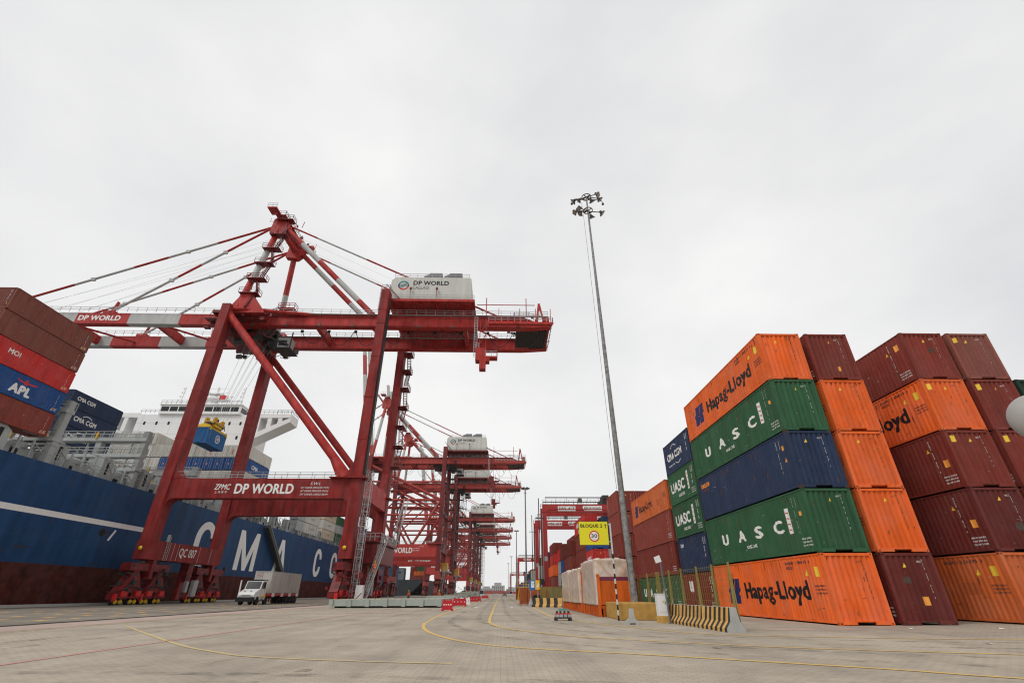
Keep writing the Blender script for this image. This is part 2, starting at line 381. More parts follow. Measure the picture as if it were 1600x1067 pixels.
# ------------------------------------------------------------------ shipping containers
CW_ = 2.438
PER = 0.278
ED = 0.062
def breaks(L, per=PER):
    n = int(L / per); per = L / n; o = -L / 2; out_ = []
    for k in range(n):
        b = o + k * per
        out_ += [(b, 0), (b + per * .26, 0), (b + per * .5, 1), (b + per * .76, 1)]
    out_.append((o + L, 0))
    return out_
def prof(bk, u, D):
    for (a, da), (b, db) in zip(bk, bk[1:]):
        if a <= u <= b: return D * (da + (db - da) * (u - a) / (b - a))
    return 0.0
CG = {}
def cgeo(L, H):
    if (L, H) in CG: return CG[(L, H)]
    W = CW_; g = {}
    bk = breaks(L - 0.32); be = breaks(W - 0.30, 0.238)
    D = 0.026
    def side(sx):
        b = MB(); x0 = W / 2 - 0.012
        vs = []
        for y, d in bk: vs += [(sx * (x0 - D * d), y, 0.165), (sx * (x0 - D * d), y, H - 0.085)]
        fs = [((2 * k, 2 * k + 2, 2 * k + 3, 2 * k + 1) if sx > 0 else (2 * k + 1, 2 * k + 3, 2 * k + 2, 2 * k)) for k in range(len(bk) - 1)]
        b.add(vs, fs); return b.mesh('side_panel')
    g['side'] = (side(-1), side(1))
    def end(sy):
        b = MB(); y0 = L / 2 - 0.02; vs = []
        for x, d in be: vs += [(x, sy * (y0 - ED * d), 0.17), (x, sy * (y0 - ED * d), H - 0.10)]
        fs = [((2 * k, 2 * k + 2, 2 * k + 3, 2 * k + 1) if sy < 0 else (2 * k + 1, 2 * k + 3, 2 * k + 2, 2 * k)) for k in range(len(be) - 1)]
        b.add(vs, fs); return b.mesh('end_panel')
    g['end'] = (end(-1), end(1))
    f = MB(); hw = W / 2; hl = L / 2
    for sx in (-1, 1):
        for sy in (-1, 1):
            f.cbox((sx * (hw - 0.08), sy * (hl - 0.08), H / 2), (0.156, 0.156, H - 0.24))
        f.box(*sorted((sx * hw - sx * 0.004, sx * (hw - 0.07))), -hl + 0.17, hl - 0.17, H - 0.086, H - 0.012)
        f.box(*sorted((sx * (hw - 0.014), sx * (hw - 0.06))), -hl + 0.17, hl - 0.17, 0.055, 0.166)
    for sy in (-1, 1):
        a, b_ = sorted((sy * (hl - 0.003), sy * (hl - 0.09)))
        f.box(-hw + 0.17, hw - 0.17, a, b_, H - 0.13, H - 0.014)
        if sy < 0:
            for x0, x1 in ((-hw + 0.17, -0.42), (0.42, hw - 0.17)): f.box(x0, x1, a, b_, 0.02, 0.172)
            f.box(-0.42, 0.42, a + 0.02, b_, 0.13, 0.172)
        else: f.box(-hw + 0.17, hw - 0.17, a, b_, 0.02, 0.172)
    # floor cross members
    f.box(-hw + 0.06, hw - 0.06, -hl + 0.12, hl - 0.12, 0.10, 0.16)
    g['frame'] = f.mesh('frame')
    r = MB(); r.box(-hw + 0.07, hw - 0.07, -hl + 0.09, hl - 0.09, H - 0.05, H - 0.025); g['roof'] = r.mesh('roof')
    c = MB(); c.box(-0.089, 0.089, -0.089, 0.089, 0, 0.118)
    for a_ in (-1, 1):
        c.box(-0.035, 0.035, *sorted((a_ * 0.088, a_ * 0.0905)), 0.03, 0.085, 1); c.box(*sorted((a_ * 0.088, a_ * 0.0905)), -0.035, 0.035, 0.03, 0.085, 1)
    g['cast'] = c.mesh('corner_casting')
    d = MB()                                             # door leaf pair with locking bars
    for x0, x1 in ((-hw + 0.16, -0.012), (0.012, hw - 0.16)):
        d.box(x0, x1, -0.03, 0.03, 0.18, H - 0.135)
    g['door'] = d.mesh('door')
    k = MB()
    for x in (-0.9, -0.42, 0.42, 0.9): k.tube((x, 0.055, 0.12), (x, 0.055, H - 0.1), 0.022, 6)
    g['bars'] = k.mesh('locking_bar')
    g['bk'] = bk; g['be'] = be; g['D'] = D
    for v in g.values():
        for m in (v if isinstance(v, tuple) else [v]):
            if isinstance(m, bpy.types.Mesh):
                m.materials.append(CC['rust'])
                if m.name.startswith('corner_casting'): m.materials.append(CAST)
    CG[(L, H)] = g
    return g

def container(colour, L, H, loc, label, group=None, detail=2, door_end=1, zs=1.0, rz=0):
    """detail 2: every part; 1: panels and frame; 0: one mesh."""
    m = CC[colour]
    if detail == 0:
        if ('s', L, H) not in CG:
            b = MB(); g = cgeo(L, H)
            bm = bmesh.new()
            for me in (*g['side'], *g['end'], g['frame'], g['roof']): bm.from_mesh(me)
            me = bpy.data.meshes.new('shipping_container'); bm.to_mesh(me); bm.free(); me.materials.append(m); CG[('s', L, H)] = me
        o = obj('shipping_container', CG[('s', L, H)], None, m)
        o.location = loc; o.scale.z = zs; o.rotation_euler.z = rz
        return tag(o, label, 'container', group)
    g = cgeo(L, H)
    t = thing('shipping_container', label, 'container', loc, rz, group); t.scale.z = zs
    for me in g['side']: obj('side_panel', me, t, m)
    for i, me in enumerate(g['end']):
        if detail == 2 and door_end == (1 if i else -1):
            dm = obj('door', g['door'], t, m); dm.location = (0, door_end * (L / 2 - 0.05), 0)
            if door_end < 0: dm.rotation_euler.z = math.pi
            obj('locking_bar', g['bars'], dm, GALV)
        else: obj('end_panel', me, t, m)
    obj('frame', g['frame'], t, m); obj('roof', g['roof'], t, m)
    if detail == 2:
        for sx in (-1, 1):
            for sy in (-1, 1):
                for z in (0.0, H - 0.118):
                    c = obj('corner_casting', g['cast'], t, m if colour != 'navy' else CASTR); c.location = (sx * (CW_ / 2 - 0.0885), sy * (L / 2 - 0.0885), z)
    return t

def side_text(t, L, H, side, body, m, u0, z0, W, h, bold=0.02, name='lettering', shape=None, shear=0.0):
    """u runs along the reading direction from the middle of the wall; side -1 is the wall facing -X."""
    g = cgeo(L, H); bk = g['bk']; D = g['D']
    vs, fs = shape if shape else text2d(body, bold, shear)
    vs = fit2d(vs, W, h); vs = [(v[0] + u0, v[1], v[2]) for v in vs]
    sgn = -1 if side < 0 else 1                           # reading direction is -Y on the -X wall, +Y on the +X wall
    cuts = [sgn * b[0] for b in bk]
    x = side * (CW_ / 2 - 0.012 + 0.005)
    return flat(name, vs, fs, (x, 0, z0), (0, sgn, 0), (0, 0, 1), m, t, cuts, lambda u: prof(bk, sgn * u, D), (-side, 0, 0))
def end_text(t, L, H, body, m, u0, z0, W, h, bold=0.0, name='lettering', shape=None, sgn=-1):
    g = cgeo(L, H); be = g['be']
    vs, fs = shape if shape else text2d(body, bold)
    vs = fit2d(vs, W, h); vs = [(v[0] + u0, v[1], v[2]) for v in vs]
    return flat(name, vs, fs, (0, -(L / 2 - 0.02 + 0.005), z0), (1, 0, 0), (0, 0, 1), m, t, [b[0] for b in be], lambda u: prof(be, u, ED), (0, 1, 0))
TRI = poly2d([(0, 0), (1, 0), (0.5, 1)])
SQ = poly2d([(0, 0), (1, 0), (1, 1), (0, 1)])
def code_col(body):                                       # characters stacked down the wall
    vs = []; fs = []
    for i, ch in enumerate(body):
        if ch == ' ': continue
        a, b = text2d(ch, 0.02); a = fit2d(a, 0.62 if ch not in '1I' else 0.25, 0.8); o = len(vs)
        vs += [(q[0], q[1] - i, q[2]) for q in a]; fs += [[j + o for j in f] for f in b]
    return vs, fs
def end_marks(t, L, H, body, m, stickers=True):
    s = code_col(body); n = len(body)
    end_text(t, L, H, '', m, 0.62, H - 0.28 - 0.115 * n, 0.075, 0.115 * n, shape=s, name='id_number')
    if stickers:
        end_text(t, L, H, '', STK_Y, R.choice((-0.32, -0.05, 0.0)), H - 0.62, 0.15, 0.19, shape=TRI, name='warning_sticker')

SCR_D = mat('dark_scuff', (0.085, 0.06, 0.05), 0.8, dirt=0.4, streak=False); SCR_L = mat('pale_scratch', (0.42, 0.38, 0.34), 0.8, dirt=0.4, streak=False); SCR_R = mat('rust_stain', (0.15, 0.055, 0.025), 0.85, dirt=0.6, streak=False)
def sliver(rr, x, y, l, h):
    return [(x, y), (x + l * .35, y - h * .5), (x + l, y + rr.uniform(-.3, .3) * h), (x + l * .7, y + h * .5), (x + l * .2, y + h * .4)]
def wear(t, colour, L, H, seed, side=-1):
    """scuffs, scratches, rust runs and a repair patch: marks with a shape of their own"""
    rr = random.Random(seed)
    if not t.get('wear_paint'):
        pass
    for m, n_, z0, z1, lm in ((SCR_D, 9, .2, 1.1, .4), (SCR_L, 8, .3, H - .5, .35)):
        P = [sliver(rr, rr.uniform(-L / 2 + .4, L / 2 - 1), rr.uniform(z0, z1), rr.uniform(.08, lm), rr.uniform(.012, .04)) for _ in range(n_)]
        sh = poly2d(*P); x0 = min(v[0] for v in sh[0]); y0 = min(v[1] for v in sh[0]); x1 = max(v[0] for v in sh[0]); y1 = max(v[1] for v in sh[0])
        side_text(t, L, H, side, '', m, x0, y0, x1 - x0, y1 - y0, shape=sh, name='scuff_marks')
        P = [sliver(rr, rr.uniform(-.95, .7), rr.uniform(z0, z1), rr.uniform(.03, lm * .4), rr.uniform(.01, .025)) for _ in range(max(3, n_ // 3))]
        sh = poly2d(*P); x0 = min(v[0] for v in sh[0]); y0 = min(v[1] for v in sh[0]); x1 = max(v[0] for v in sh[0]); y1 = max(v[1] for v in sh[0])
        end_text(t, L, H, '', m, x0, y0, x1 - x0, y1 - y0, shape=sh, name='scuff_marks')
    P = []
    for _ in range(16):
        x = rr.uniform(-L / 2 + .3, L / 2 - .3); z = rr.choice((H - .12, H - .12, rr.uniform(.8, H - .4))); w_ = rr.uniform(.015, .05); l = rr.uniform(.1, .65)
        P.append([(x, z), (x - w_, z - l * .4), (x - w_ * .3, z - l), (x + w_ * .4, z - l * .8), (x + w_, z - l * .3)])
    sh = poly2d(*P); x0 = min(v[0] for v in sh[0]); y0 = min(v[1] for v in sh[0]); x1 = max(v[0] for v in sh[0]); y1 = max(v[1] for v in sh[0])
    side_text(t, L, H, side, '', SCR_R, x0, y0, x1 - x0, y1 - y0, shape=sh, name='rust_runs')
    P = []
    for _ in range(6):
        x = rr.uniform(-1.0, 1.0); z = rr.choice((H - .14, rr.uniform(.5, H - .5))); w_ = rr.uniform(.01, .025); l = rr.uniform(.06, .28)
        P.append([(x, z), (x - w_, z - l * .4), (x - w_ * .3, z - l), (x + w_ * .4, z - l * .8), (x + w_, z - l * .3)])
    sh = poly2d(*P); x0 = min(v[0] for v in sh[0]); y0 = min(v[1] for v in sh[0]); x1 = max(v[0] for v in sh[0]); y1 = max(v[1] for v in sh[0])
    end_text(t, L, H, '', SCR_R, x0, y0, x1 - x0, y1 - y0, shape=sh, name='rust_runs')
    if rr.random() < .6:
        k_ = 'patch ' + colour
        base = CC[colour].node_tree.nodes['Mix'].inputs['A'].default_value
        m = mat('repair_' + colour, tuple(v * .72 + .006 for v in base[:3]), .7, dirt=.4)
        side_text(t, L, H, side, '', m, rr.uniform(-L / 2 + .8, L / 2 - 2), rr.uniform(.3, H - 1.3), rr.uniform(.5, 1.1), rr.uniform(.4, .9), shape=SQ, name='repair_patch')
    if rr.random() < .5:
        end_text(t, L, H, '', SCR_D, rr.uniform(-.7, .3), rr.uniform(.6, H - 1.1), rr.uniform(.25, .45), rr.uniform(.25, .45), shape=poly2d([(0, .3), (.2, 0), (.6, .1), (.8, 0), (1, .4), (.85, .9), (.6, .8), (.35, 1), (.1, .8)]), name='dark_smudge') if colour.startswith('maroon') else None
    # small data block near the door side
    for i in range(3):
        side_text(t, L, H, side, ('MAX GR 32500 KG', 'TARE 3900 KG', 'CU CAP 76.4 M3')[i], LETG if 'orange' in colour else LETW, (L / 2 - 1.05, 1.55 - .16 * i, .72, .08)[0], (1.5 if 'orange' in colour else .62) - .15 * i, .72, .075, name='data_text') if colour != 'navy' else None
    end_text(t, L, H, '45G1', LETG if 'orange' in colour else LETW, .42, H - .42, .16, .08, name='data_text')

def hl_logo():
    # two slanted block strokes with a notch, like the lettermark on the wall
    a = [(0.06, 0), (0.44, 0), (0.52, 0.36), (0.44, 0.44), (0.58, 0.58), (0.64, 1.0), (0.22, 1.0), (0.15, 0.62), (0.0, 0.50), (0.12, 0.40)]
    b = [(0.47, 0), (0.88, 0), (0.93, 0.32), (0.80, 0.38), (0.92, 0.46), (1.0, 0.56), (0.95, 0.64), (1.0, 1.0), (0.66, 1.0), (0.60, 0.57), (0.47, 0.44), (0.54, 0.37)]
    return poly2d(a, b)
def dp_logo(parent, c, r, name='logo'):
    """ring of three colours round a pale globe with a dark swoosh, on a wall facing -Y"""
    root = None
    for (a0, a1, m) in ((20, 160, TEAL), (160, 215, LETN), (215, 340, LETR), (340, 380, LETG)):
        vs, fs = ring2d(0, 0, r * 0.72, r, a0, a1, 14)
        o = flat(name if root is None else 'logo_arc', vs, fs, c, (1, 0, 0), (0, 0, 1), m, root or parent)
        root = root or o
    for k in (-0.28, 0.0, 0.28):
        vs = []; fs = []
        for i in range(9):
            x = -0.62 + 1.24 * i / 8; y = k + 0.28 * x + 0.10 * math.sin(x * 4)
            vs += [(r * x, r * (y - 0.07)), (r * x, r * (y + 0.07))]
        for i in range(8): fs.append([2 * i, 2 * i + 2, 2 * i + 3, 2 * i + 1])
        flat('logo_stripe', vs, fs, (c[0], c[1] - 0.004, c[2]), (1, 0, 0), (0, 0, 1), TEAL if k else LETG, root)
    return root
def wall_text(name, body, m, org, ud, vd, W=None, H=None, parent=None, bold=0.0, shear=0.0):
    vs, fs = text2d(body, bold, shear)
    return flat(name, fit2d(vs, W, H), fs, org, ud, vd, m, parent)

# ================================================================== the setting
def ground_mat(name, c1, c2, mortar, bw, bh, blotch=0.35, ms=0.012, stain=(0.10, 0.09, 0.08), rough=0.85):
    m = bpy.data.materials.new(name); m.use_nodes = True
    t = m.node_tree; b = t.nodes['Principled BSDF']; n = t.nodes.new; L = t.links.new
    b.inputs['Roughness'].default_value = rough; b.inputs['Specular IOR Level'].default_value = 0.25
    co = n('ShaderNodeTexCoord'); mpn = n('ShaderNodeMapping'); mpn.inputs['Rotation'].default_value = (0, 0, rad(0.0))
    L(co.outputs['Object'], mpn.inputs['Vector'])
    br = n('ShaderNodeTexBrick'); br.inputs['Scale'].default_value = 1.0; br.inputs['Brick Width'].default_value = bw; br.inputs['Row Height'].default_value = bh
    br.inputs['Mortar Size'].default_value = ms; br.inputs['Mortar Smooth'].default_value = 0.3
    br.inputs['Color1'].default_value = (*c1, 1); br.inputs['Color2'].default_value = (*c2, 1); br.inputs['Mortar'].default_value = (*mortar, 1)
    L(mpn.outputs['Vector'], br.inputs['Vector'])
    n1 = n('ShaderNodeTexNoise'); n1.inputs['Scale'].default_value = 0.22; n1.inputs['Detail'].default_value = 10; n1.inputs['Roughness'].default_value = 0.7
    L(co.outputs['Object'], n1.inputs['Vector'])
    r1 = n('ShaderNodeValToRGB'); r1.color_ramp.elements[0].position = 0.42; r1.color_ramp.elements[1].position = 0.68
    r1.color_ramp.elements[0].color = (1, 1, 1, 1); r1.color_ramp.elements[1].color = (1 - blotch, 1 - blotch, 1 - blotch, 1)
    L(n1.outputs['Fac'], r1.inputs['Fac'])
    mu = n('ShaderNodeMix'); mu.data_type = 'RGBA'; mu.blend_type = 'MULTIPLY'; mu.inputs['Factor'].default_value = 1
    L(br.outputs['Color'], mu.inputs['A']); L(r1.outputs['Color'], mu.inputs['B'])
    n2 = n('ShaderNodeTexNoise'); n2.inputs['Scale'].default_value = 1.7; n2.inputs['Detail'].default_value = 8; n2.inputs['Roughness'].default_value = 0.6
    L(co.outputs['Object'], n2.inputs['Vector'])
    r2 = n('ShaderNodeValToRGB'); r2.color_ramp.elements[0].position = 0.57; r2.color_ramp.elements[1].position = 0.80
    r2.color_ramp.elements[0].color = (0, 0, 0, 1); r2.color_ramp.elements[1].color = (0.55, 0.55, 0.55, 1)
    L(n2.outputs['Fac'], r2.inputs['Fac'])
    ms_ = n('ShaderNodeMix'); ms_.data_type = 'RGBA'; ms_.inputs['B'].default_value = (*stain, 1)
    L(r2.outputs['Color'], ms_.inputs['Factor']); L(mu.outputs['Result'], ms_.inputs['A'])
    # tyre tracks along the lanes
    mp2 = n('ShaderNodeMapping'); mp2.inputs['Scale'].default_value = (0.9, 0.012, 1); L(co.outputs['Object'], mp2.inputs['Vector'])
    n3 = n('ShaderNodeTexNoise'); n3.inputs['Scale'].default_value = 1.0; n3.inputs['Detail'].default_value = 4; L(mp2.outputs['Vector'], n3.inputs['Vector'])
    r3 = n('ShaderNodeValToRGB'); r3.color_ramp.elements[0].position = 0.45; r3.color_ramp.elements[1].position = 0.75
    r3.color_ramp.elements[0].color = (1, 1, 1, 1); r3.color_ramp.elements[1].color = (0.80, 0.80, 0.80, 1); L(n3.outputs['Fac'], r3.inputs['Fac'])
    m3 = n('ShaderNodeMix'); m3.data_type = 'RGBA'; m3.blend_type = 'MULTIPLY'; m3.inputs['Factor'].default_value = 1
    L(ms_.outputs['Result'], m3.inputs['A']); L(r3.outputs['Color'], m3.inputs['B'])
    L(m3.outputs['Result'], b.inputs['Base Color'])
    bp = n('ShaderNodeBump'); bp.inputs['Strength'].default_value = 0.35; bp.inputs['Distance'].default_value = 0.006
    L(br.outputs['Fac'], bp.inputs['Height']); bp.invert = True
    L(bp.outputs['Normal'], b.inputs['Normal'])
    return m
PAVE = ground_mat('concrete_pavers', (0.45, 0.388, 0.308), (0.408, 0.352, 0.28), (0.25, 0.216, 0.175), 0.26, 0.13, ms=0.007)
APR = ground_mat('worn_apron_asphalt', (0.27, 0.236, 0.19), (0.245, 0.215, 0.174), (0.15, 0.13, 0.11), 4.0, 2.5, 0.45)
PINK = ground_mat('pinkish_rail_beam_concrete', (0.46, 0.35, 0.295), (0.42, 0.32, 0.27), (0.25, 0.2, 0.17), 6.0, 3.4, 0.25)
def sheet(name, x0, x1, y0, y1, z, m):
    b = MB(); b.add([(x0, y0, z), (x1, y0, z), (x1, y1, z), (x0, y1, z)], [(0, 1, 2, 3)]); return struct(b.build(name, m))
QX = -57.6
b = MB(); b.box(QX, 900, -300, 2000, -6, 0); g = struct(b.build('ground', PAVE))
sheet('apron', QX + 0.7, -23.75, -300, 1900, 0.004, APR)
sheet('rail_beam', -22.85, -19.7, -300, 1900, 0.004, PINK)
b = MB(); b.box(QX + 0.05, QX + 0.65, -300, 1500, 0.002, 0.28); struct(b.build('quay_kerb', CONC))
RAILM = mat('dark_rail_slot', (0.035, 0.03, 0.028), 0.6, dirt=0.3, streak=False)
b = MB()
for x in (-53.2, -23.3): b.box(x - 0.09, x + 0.09, -300, 1500, 0.0, 0.02); b.box(x - 0.42, x - 0.12, -300, 1500, 0.0, 0.008); b.box(x + 0.12, x + 0.42, -300, 1500, 0.0, 0.008)
struct(b.build('crane_rail', RAILM))
wm = bpy.data.materials.new('harbour_water'); wm.use_nodes = True
wb = wm.node_tree.nodes['Principled BSDF']; wb.inputs['Base Color'].default_value = (0.03, 0.05, 0.05, 1); wb.inputs['Roughness'].default_value = 0.15
wn = wm.node_tree.nodes.new('ShaderNodeTexNoise'); wn.inputs['Scale'].default_value = 0.6; wn.inputs['Detail'].default_value = 5
wbp = wm.node_tree.nodes.new('ShaderNodeBump'); wbp.inputs['Strength'].default_value = 0.4
wm.node_tree.links.new(wn.outputs['Fac'], wbp.inputs['Height']); wm.node_tree.links.new(wbp.outputs['Normal'], wb.inputs['Normal'])
sheet('water', -1800, QX + 0.01, -300, 2000, -2.6, wm)

def paint(name, c, wear=0.5):
    m = bpy.data.materials.new(name); m.use_nodes = True; t = m.node_tree; n = t.nodes.new; L = t.links.new
    b = t.nodes['Principled BSDF']; b.inputs['Roughness'].default_value = 0.75; b.inputs['Specular IOR Level'].default_value = 0.2
    co = n('ShaderNodeTexCoord'); no_ = n('ShaderNodeTexNoise'); no_.inputs['Scale'].default_value = 3.5; no_.inputs['Detail'].default_value = 9; no_.inputs['Roughness'].default_value = 0.75
    L(co.outputs['Object'], no_.inputs['Vector']); r = n('ShaderNodeValToRGB'); r.color_ramp.elements[0].position = 0.46; r.color_ramp.elements[1].position = 0.62
    L(no_.outputs['Fac'], r.inputs['Fac']); mu = n('ShaderNodeMath'); mu.operation = 'MULTIPLY'; mu.inputs[1].default_value = wear; L(r.outputs['Color'], mu.inputs[0])
    mi = n('ShaderNodeMix'); mi.data_type = 'RGBA'; mi.inputs['A'].default_value = (*c, 1); mi.inputs['B'].default_value = (0.35, 0.31, 0.26, 1)
    L(mu.outputs[0], mi.inputs['Factor']); L(mi.outputs['Result'], b.inputs['Base Color']); return m
LY = paint('yellow_road_paint', (0.66, 0.43, 0.12), 0.5); LYF = paint('faded_yellow_road_paint', (0.56, 0.42, 0.2), 0.7); LP = paint('pink_red_road_paint', (0.56, 0.24, 0.22), 0.75); LW = paint('white_road_paint', (0.62, 0.61, 0.58), 0.4); LAO = paint('orange_apron_paint', (0.80, 0.42, 0.08), 0.3)
def smooth(pts, k=8):
    P = [Vector((*p, 0)) for p in pts]; o = []
    for i in range(len(P) - 1):
        a, b_, c, d = P[max(i - 1, 0)], P[i], P[i + 1], P[min(i + 2, len(P) - 1)]
        for j in range(k):
            t = j / k
            o.append(0.5 * (2 * b_ + (c - a) * t + (2 * a - 5 * b_ + 4 * c - d) * t * t + (3 * b_ - a - 3 * c + d) * t ** 3))
    o.append(P[-1]); return o
def strip(name, pts, wd, m, z=0.008, sm=True):
    P = smooth(pts) if sm else [Vector((*p, 0)) for p in pts]; b = MB(); vs = []
    for i, p in enumerate(P):
        d = (P[min(i + 1, len(P) - 1)] - P[max(i - 1, 0)]).normalized(); nn = Vector((-d.y, d.x, 0)) * wd / 2
        vs += [(p.x + nn.x, p.y + nn.y, z), (p.x - nn.x, p.y - nn.y, z)]
    b.add(vs, [(2 * i, 2 * i + 1, 2 * i + 3, 2 * i + 2) for i in range(len(P) - 1)]); return struct(b.build(name, m, fix=False))
strip('lane_line', [(14, 5.5), (8.77, 9.21), (7.43, 10.31), (5.56, 11.55), (3.34, 13.0), (0.3, 14.85), (-1.35, 17.0), (-2.75, 20.66), (-3.58, 25.0), (-3.9, 30), (-4.15, 42), (-4.4, 84), (-4.5, 160), (-4.6, 500)], 0.15, LY)
strip('lane_line', [(17, 10.6), (12.16, 12.4), (9.75, 13.32), (7.19, 14.56), (4.28, 16.67), (2.53, 18.3), (0.45, 21.9), (-0.38, 25.38), (-0.62, 29.57), (-0.68, 42.8), (-0.77, 105), (-0.9, 500)], 0.15, LY)
strip('lane_line', [(22, 15.2), (15.86, 16.1), (12.43, 16.8), (9.27, 17.8), (7.19, 19.0), (5.75, 22.17), (3.95, 27.8), (3.2, 33.6), (3.25, 47), (3.6, 82), (3.76, 140), (4.0, 500)], 0.15, LY)
strip('lane_line', [(-17.74, 25.86), (-9.9, 16.75), (-7.11, 14.03), (-5.69, 13.02), (-3.07, 12.08), (-1, 11.6)], 0.13, LYF)
strip('lane_line', [(-19.3, -20), (-19.3, 700)], 0.16, LYF, sm=False)
strip('lane_line', [(-10.3, -20), (-10.6, 60), (-10.8, 120)], 0.14, LP, sm=False)
b = MB()
for x in (-26.5, -29.5, -33, -37, -41.5):
    y = 14 + R.random() * 2
    while y < 150:
        l = R.uniform(0.5, 0.9); b.add([(x - .26, y, .008), (x + .26, y, .008), (x + .26, y + l, .008), (x - .26, y + l, .008)], [(0, 1, 2, 3)]); y += R.uniform(2.4, 3.6)
struct(b.build('apron_marking', LAO))
b = MB()
for x, y in ((-2.6, 56), (1.1, 56)):
    b.add([(x - .45, y, .008), (x, y + 2.2, .008), (x + .45, y, .008), (x + .12, y + .3, .008), (x + .12, y - 2, .008), (x - .12, y - 2, .008), (x - .12, y + .3, .008)], [(0, 6, 5, 4, 3, 2, 1)])
struct(b.build('lane_arrow', LW))
def veil(name, c, op, sc_=1.2, lo=.45, hi=.7):
    m = bpy.data.materials.new(name); m.use_nodes = True; t = m.node_tree; n = t.nodes.new; L = t.links.new
    b = t.nodes['Principled BSDF']; b.inputs['Base Color'].default_value = (*c, 1); b.inputs['Roughness'].default_value = .8; b.inputs['Specular IOR Level'].default_value = .2
    co = n('ShaderNodeTexCoord'); no_ = n('ShaderNodeTexNoise'); no_.inputs['Scale'].default_value = sc_; no_.inputs['Detail'].default_value = 8; no_.inputs['Roughness'].default_value = .7
    L(co.outputs['Object'], no_.inputs['Vector']); r = n('ShaderNodeValToRGB'); r.color_ramp.elements[0].position = lo; r.color_ramp.elements[1].position = hi
    r.color_ramp.elements[1].color = (op, op, op, 1); L(no_.outputs['Fac'], r.inputs['Fac']); L(r.outputs['Color'], b.inputs['Alpha']); return m
TYRE = veil('tyre_mark', (0.07, 0.065, 0.06), .42); OIL = veil('oil_stain', (0.07, 0.063, 0.055), .5, 2.0, .4, .65)
mainp = [(17, 9.2), (12.2, 10.6), (9, 11.9), (6.2, 13.4), (3.6, 15.3), (1.6, 17.5), (.0, 20.4), (-1.2, 24.5), (-1.9, 29), (-2.2, 42), (-2.4, 84), (-2.6, 200)]
for off in (-.95, .95):
    strip('tyre_track', [(x + off * .75, y + off * .65) for x, y in mainp], .34, TYRE, .006)
for off in (-.9, .9):
    strip('tyre_track', [(18 + off * .3, 13.6 + off), (12, 14.9 + off), (8, 16.6 + off), (5 + off * .6, 19.2 + off * .7), (2.6 + off, 24), (1.5 + off, 32), (1.3 + off, 60), (1.3 + off, 200)], .34, TYRE, .005)
    strip('tyre_track', [(-30, 6 + off), (-18, 9.4 + off), (-8, 9.8 + off), (0, 8.6 + off), (9, 6.2 + off)], .36, TYRE, .005)
    strip('tyre_track', [(-14 + off, -5), (-14.4 + off, 20), (-13.8 + off, 50), (-14 + off, 54)], .36, TYRE, .005)
    strip('tyre_track', [(-36 + off, -5), (-35.6 + off, 40), (-34.8 + off, 120)], .4, TYRE, .0065)
b = MB(); r_ = random.Random(5)
for k in range(70):
    x, y = r_.uniform(-20, 22), r_.uniform(7, 42); n_ = 12; R0 = r_.uniform(.04, .22)
    if x > 8 and y > 18: continue
    ph = [r_.uniform(.6, 1.2) for _ in range(n_)]
    b.add([(x + R0 * ph[i] * math.cos(2 * math.pi * i / n_), y + 1.5 * R0 * ph[i] * math.sin(2 * math.pi * i / n_), .0045) for i in range(n_)], [tuple(range(n_))])
struct(b.build('pavement_stain', OIL))
# reddish worn patch beside the near container block
sheet('pavement_patch', 10.3, 14.2, 20.6, 21.9, 0.004, PINK)

# ================================================================== container block beside the road
H1 = 2.896; L40 = 12.192; L20 = 6.058; P1 = 2.92
RNK = ['bottom', 'second from the bottom', 'middle', 'second from the top', 'top']
GRP = 'containers stacked in the yard block beside the road'
def hl(t, H, zoff=0.0, L=L40):
    side_text(t, L, H, -1, '', LETN, -4.44, 0.68, 1.75, 1.36, shape=hl_logo(), name='logo')
    side_text(t, L, H, -1, 'Hapag-Lloyd', LETK, -2.1, 0.70, 6.6, 1.12, bold=0.038)
    side_text(t, L, H, -1, 'HLBU 158813 6', LETG, 2.9, 2.52, 2.2, 0.13)
    side_text(t, L, H, -1, '45G1', LETG, 2.9, 2.3, 0.7, 0.13)
    side_text(t, L, H, -1, '', STK_Y, 4.5, 1.98, 0.26, 0.28, shape=TRI, name='warning_sticker')
    side_text(t, L, H, -1, '', STK_Y, 5.3, 1.92, 0.32, 0.42, shape=SQ, name='warning_sticker')
def side_code(t, L, H, body, u, m=LETW):
    side_text(t, L, H, -1, '', m, u, H - 0.3 - 0.12 * len(body), 0.085, 0.12 * len(body), shape=code_col(body), name='id_number')
def uasc_long(t, H):
    for ch, u0, wd in (('U', -3.8, .95), ('A', -1.5, .98), ('S', .6, .92), ('C', 2.75, .95)):
        side_text(t, L40, H, -1, ch, LETW, u0, 1.07, wd, 0.66, bold=0.05)
    side_text(t, L40, H, -1, '', LETW, 4.1, 0.98, 0.40, 1.22, shape=SQ, name='name_bar')
    for i in range(4):
        side_text(t, L40, H, -1, '~', LETR, 4.19, 1.12 + i * 0.27, 0.22, 0.09, name='script_mark')
    side_text(t, L40, H, -1, 'uasc.net', LETW, -0.6, 0.66, 1.2, 0.2)
    side_code(t, L40, H, 'UACU 547 823 4', 4.95); side_code(t, L40, H, '45G1', 5.22)
    side_text(t, L40, H, -1, '', STK_O, 5.35, 1.7, 0.18, 0.2, shape=SQ, name='warning_sticker')
COLS = [(14.71, 22.95, 'stack nearest the road', ['orange', 'green', 'navy', 'green', 'orange']),
        (17.52, 22.95, 'second stack from the road', ['maroon_dark', 'orange', 'orange', 'orange', 'maroon']),
        (22.95, 22.70, 'third stack from the road', ['orange_old', 'maroon_dark', 'maroon', 'orange', 'maroon']),
        (25.75, 22.70, 'fourth stack from the road', ['maroon', 'maroon', 'maroon', 'maroon', 'brown'])]
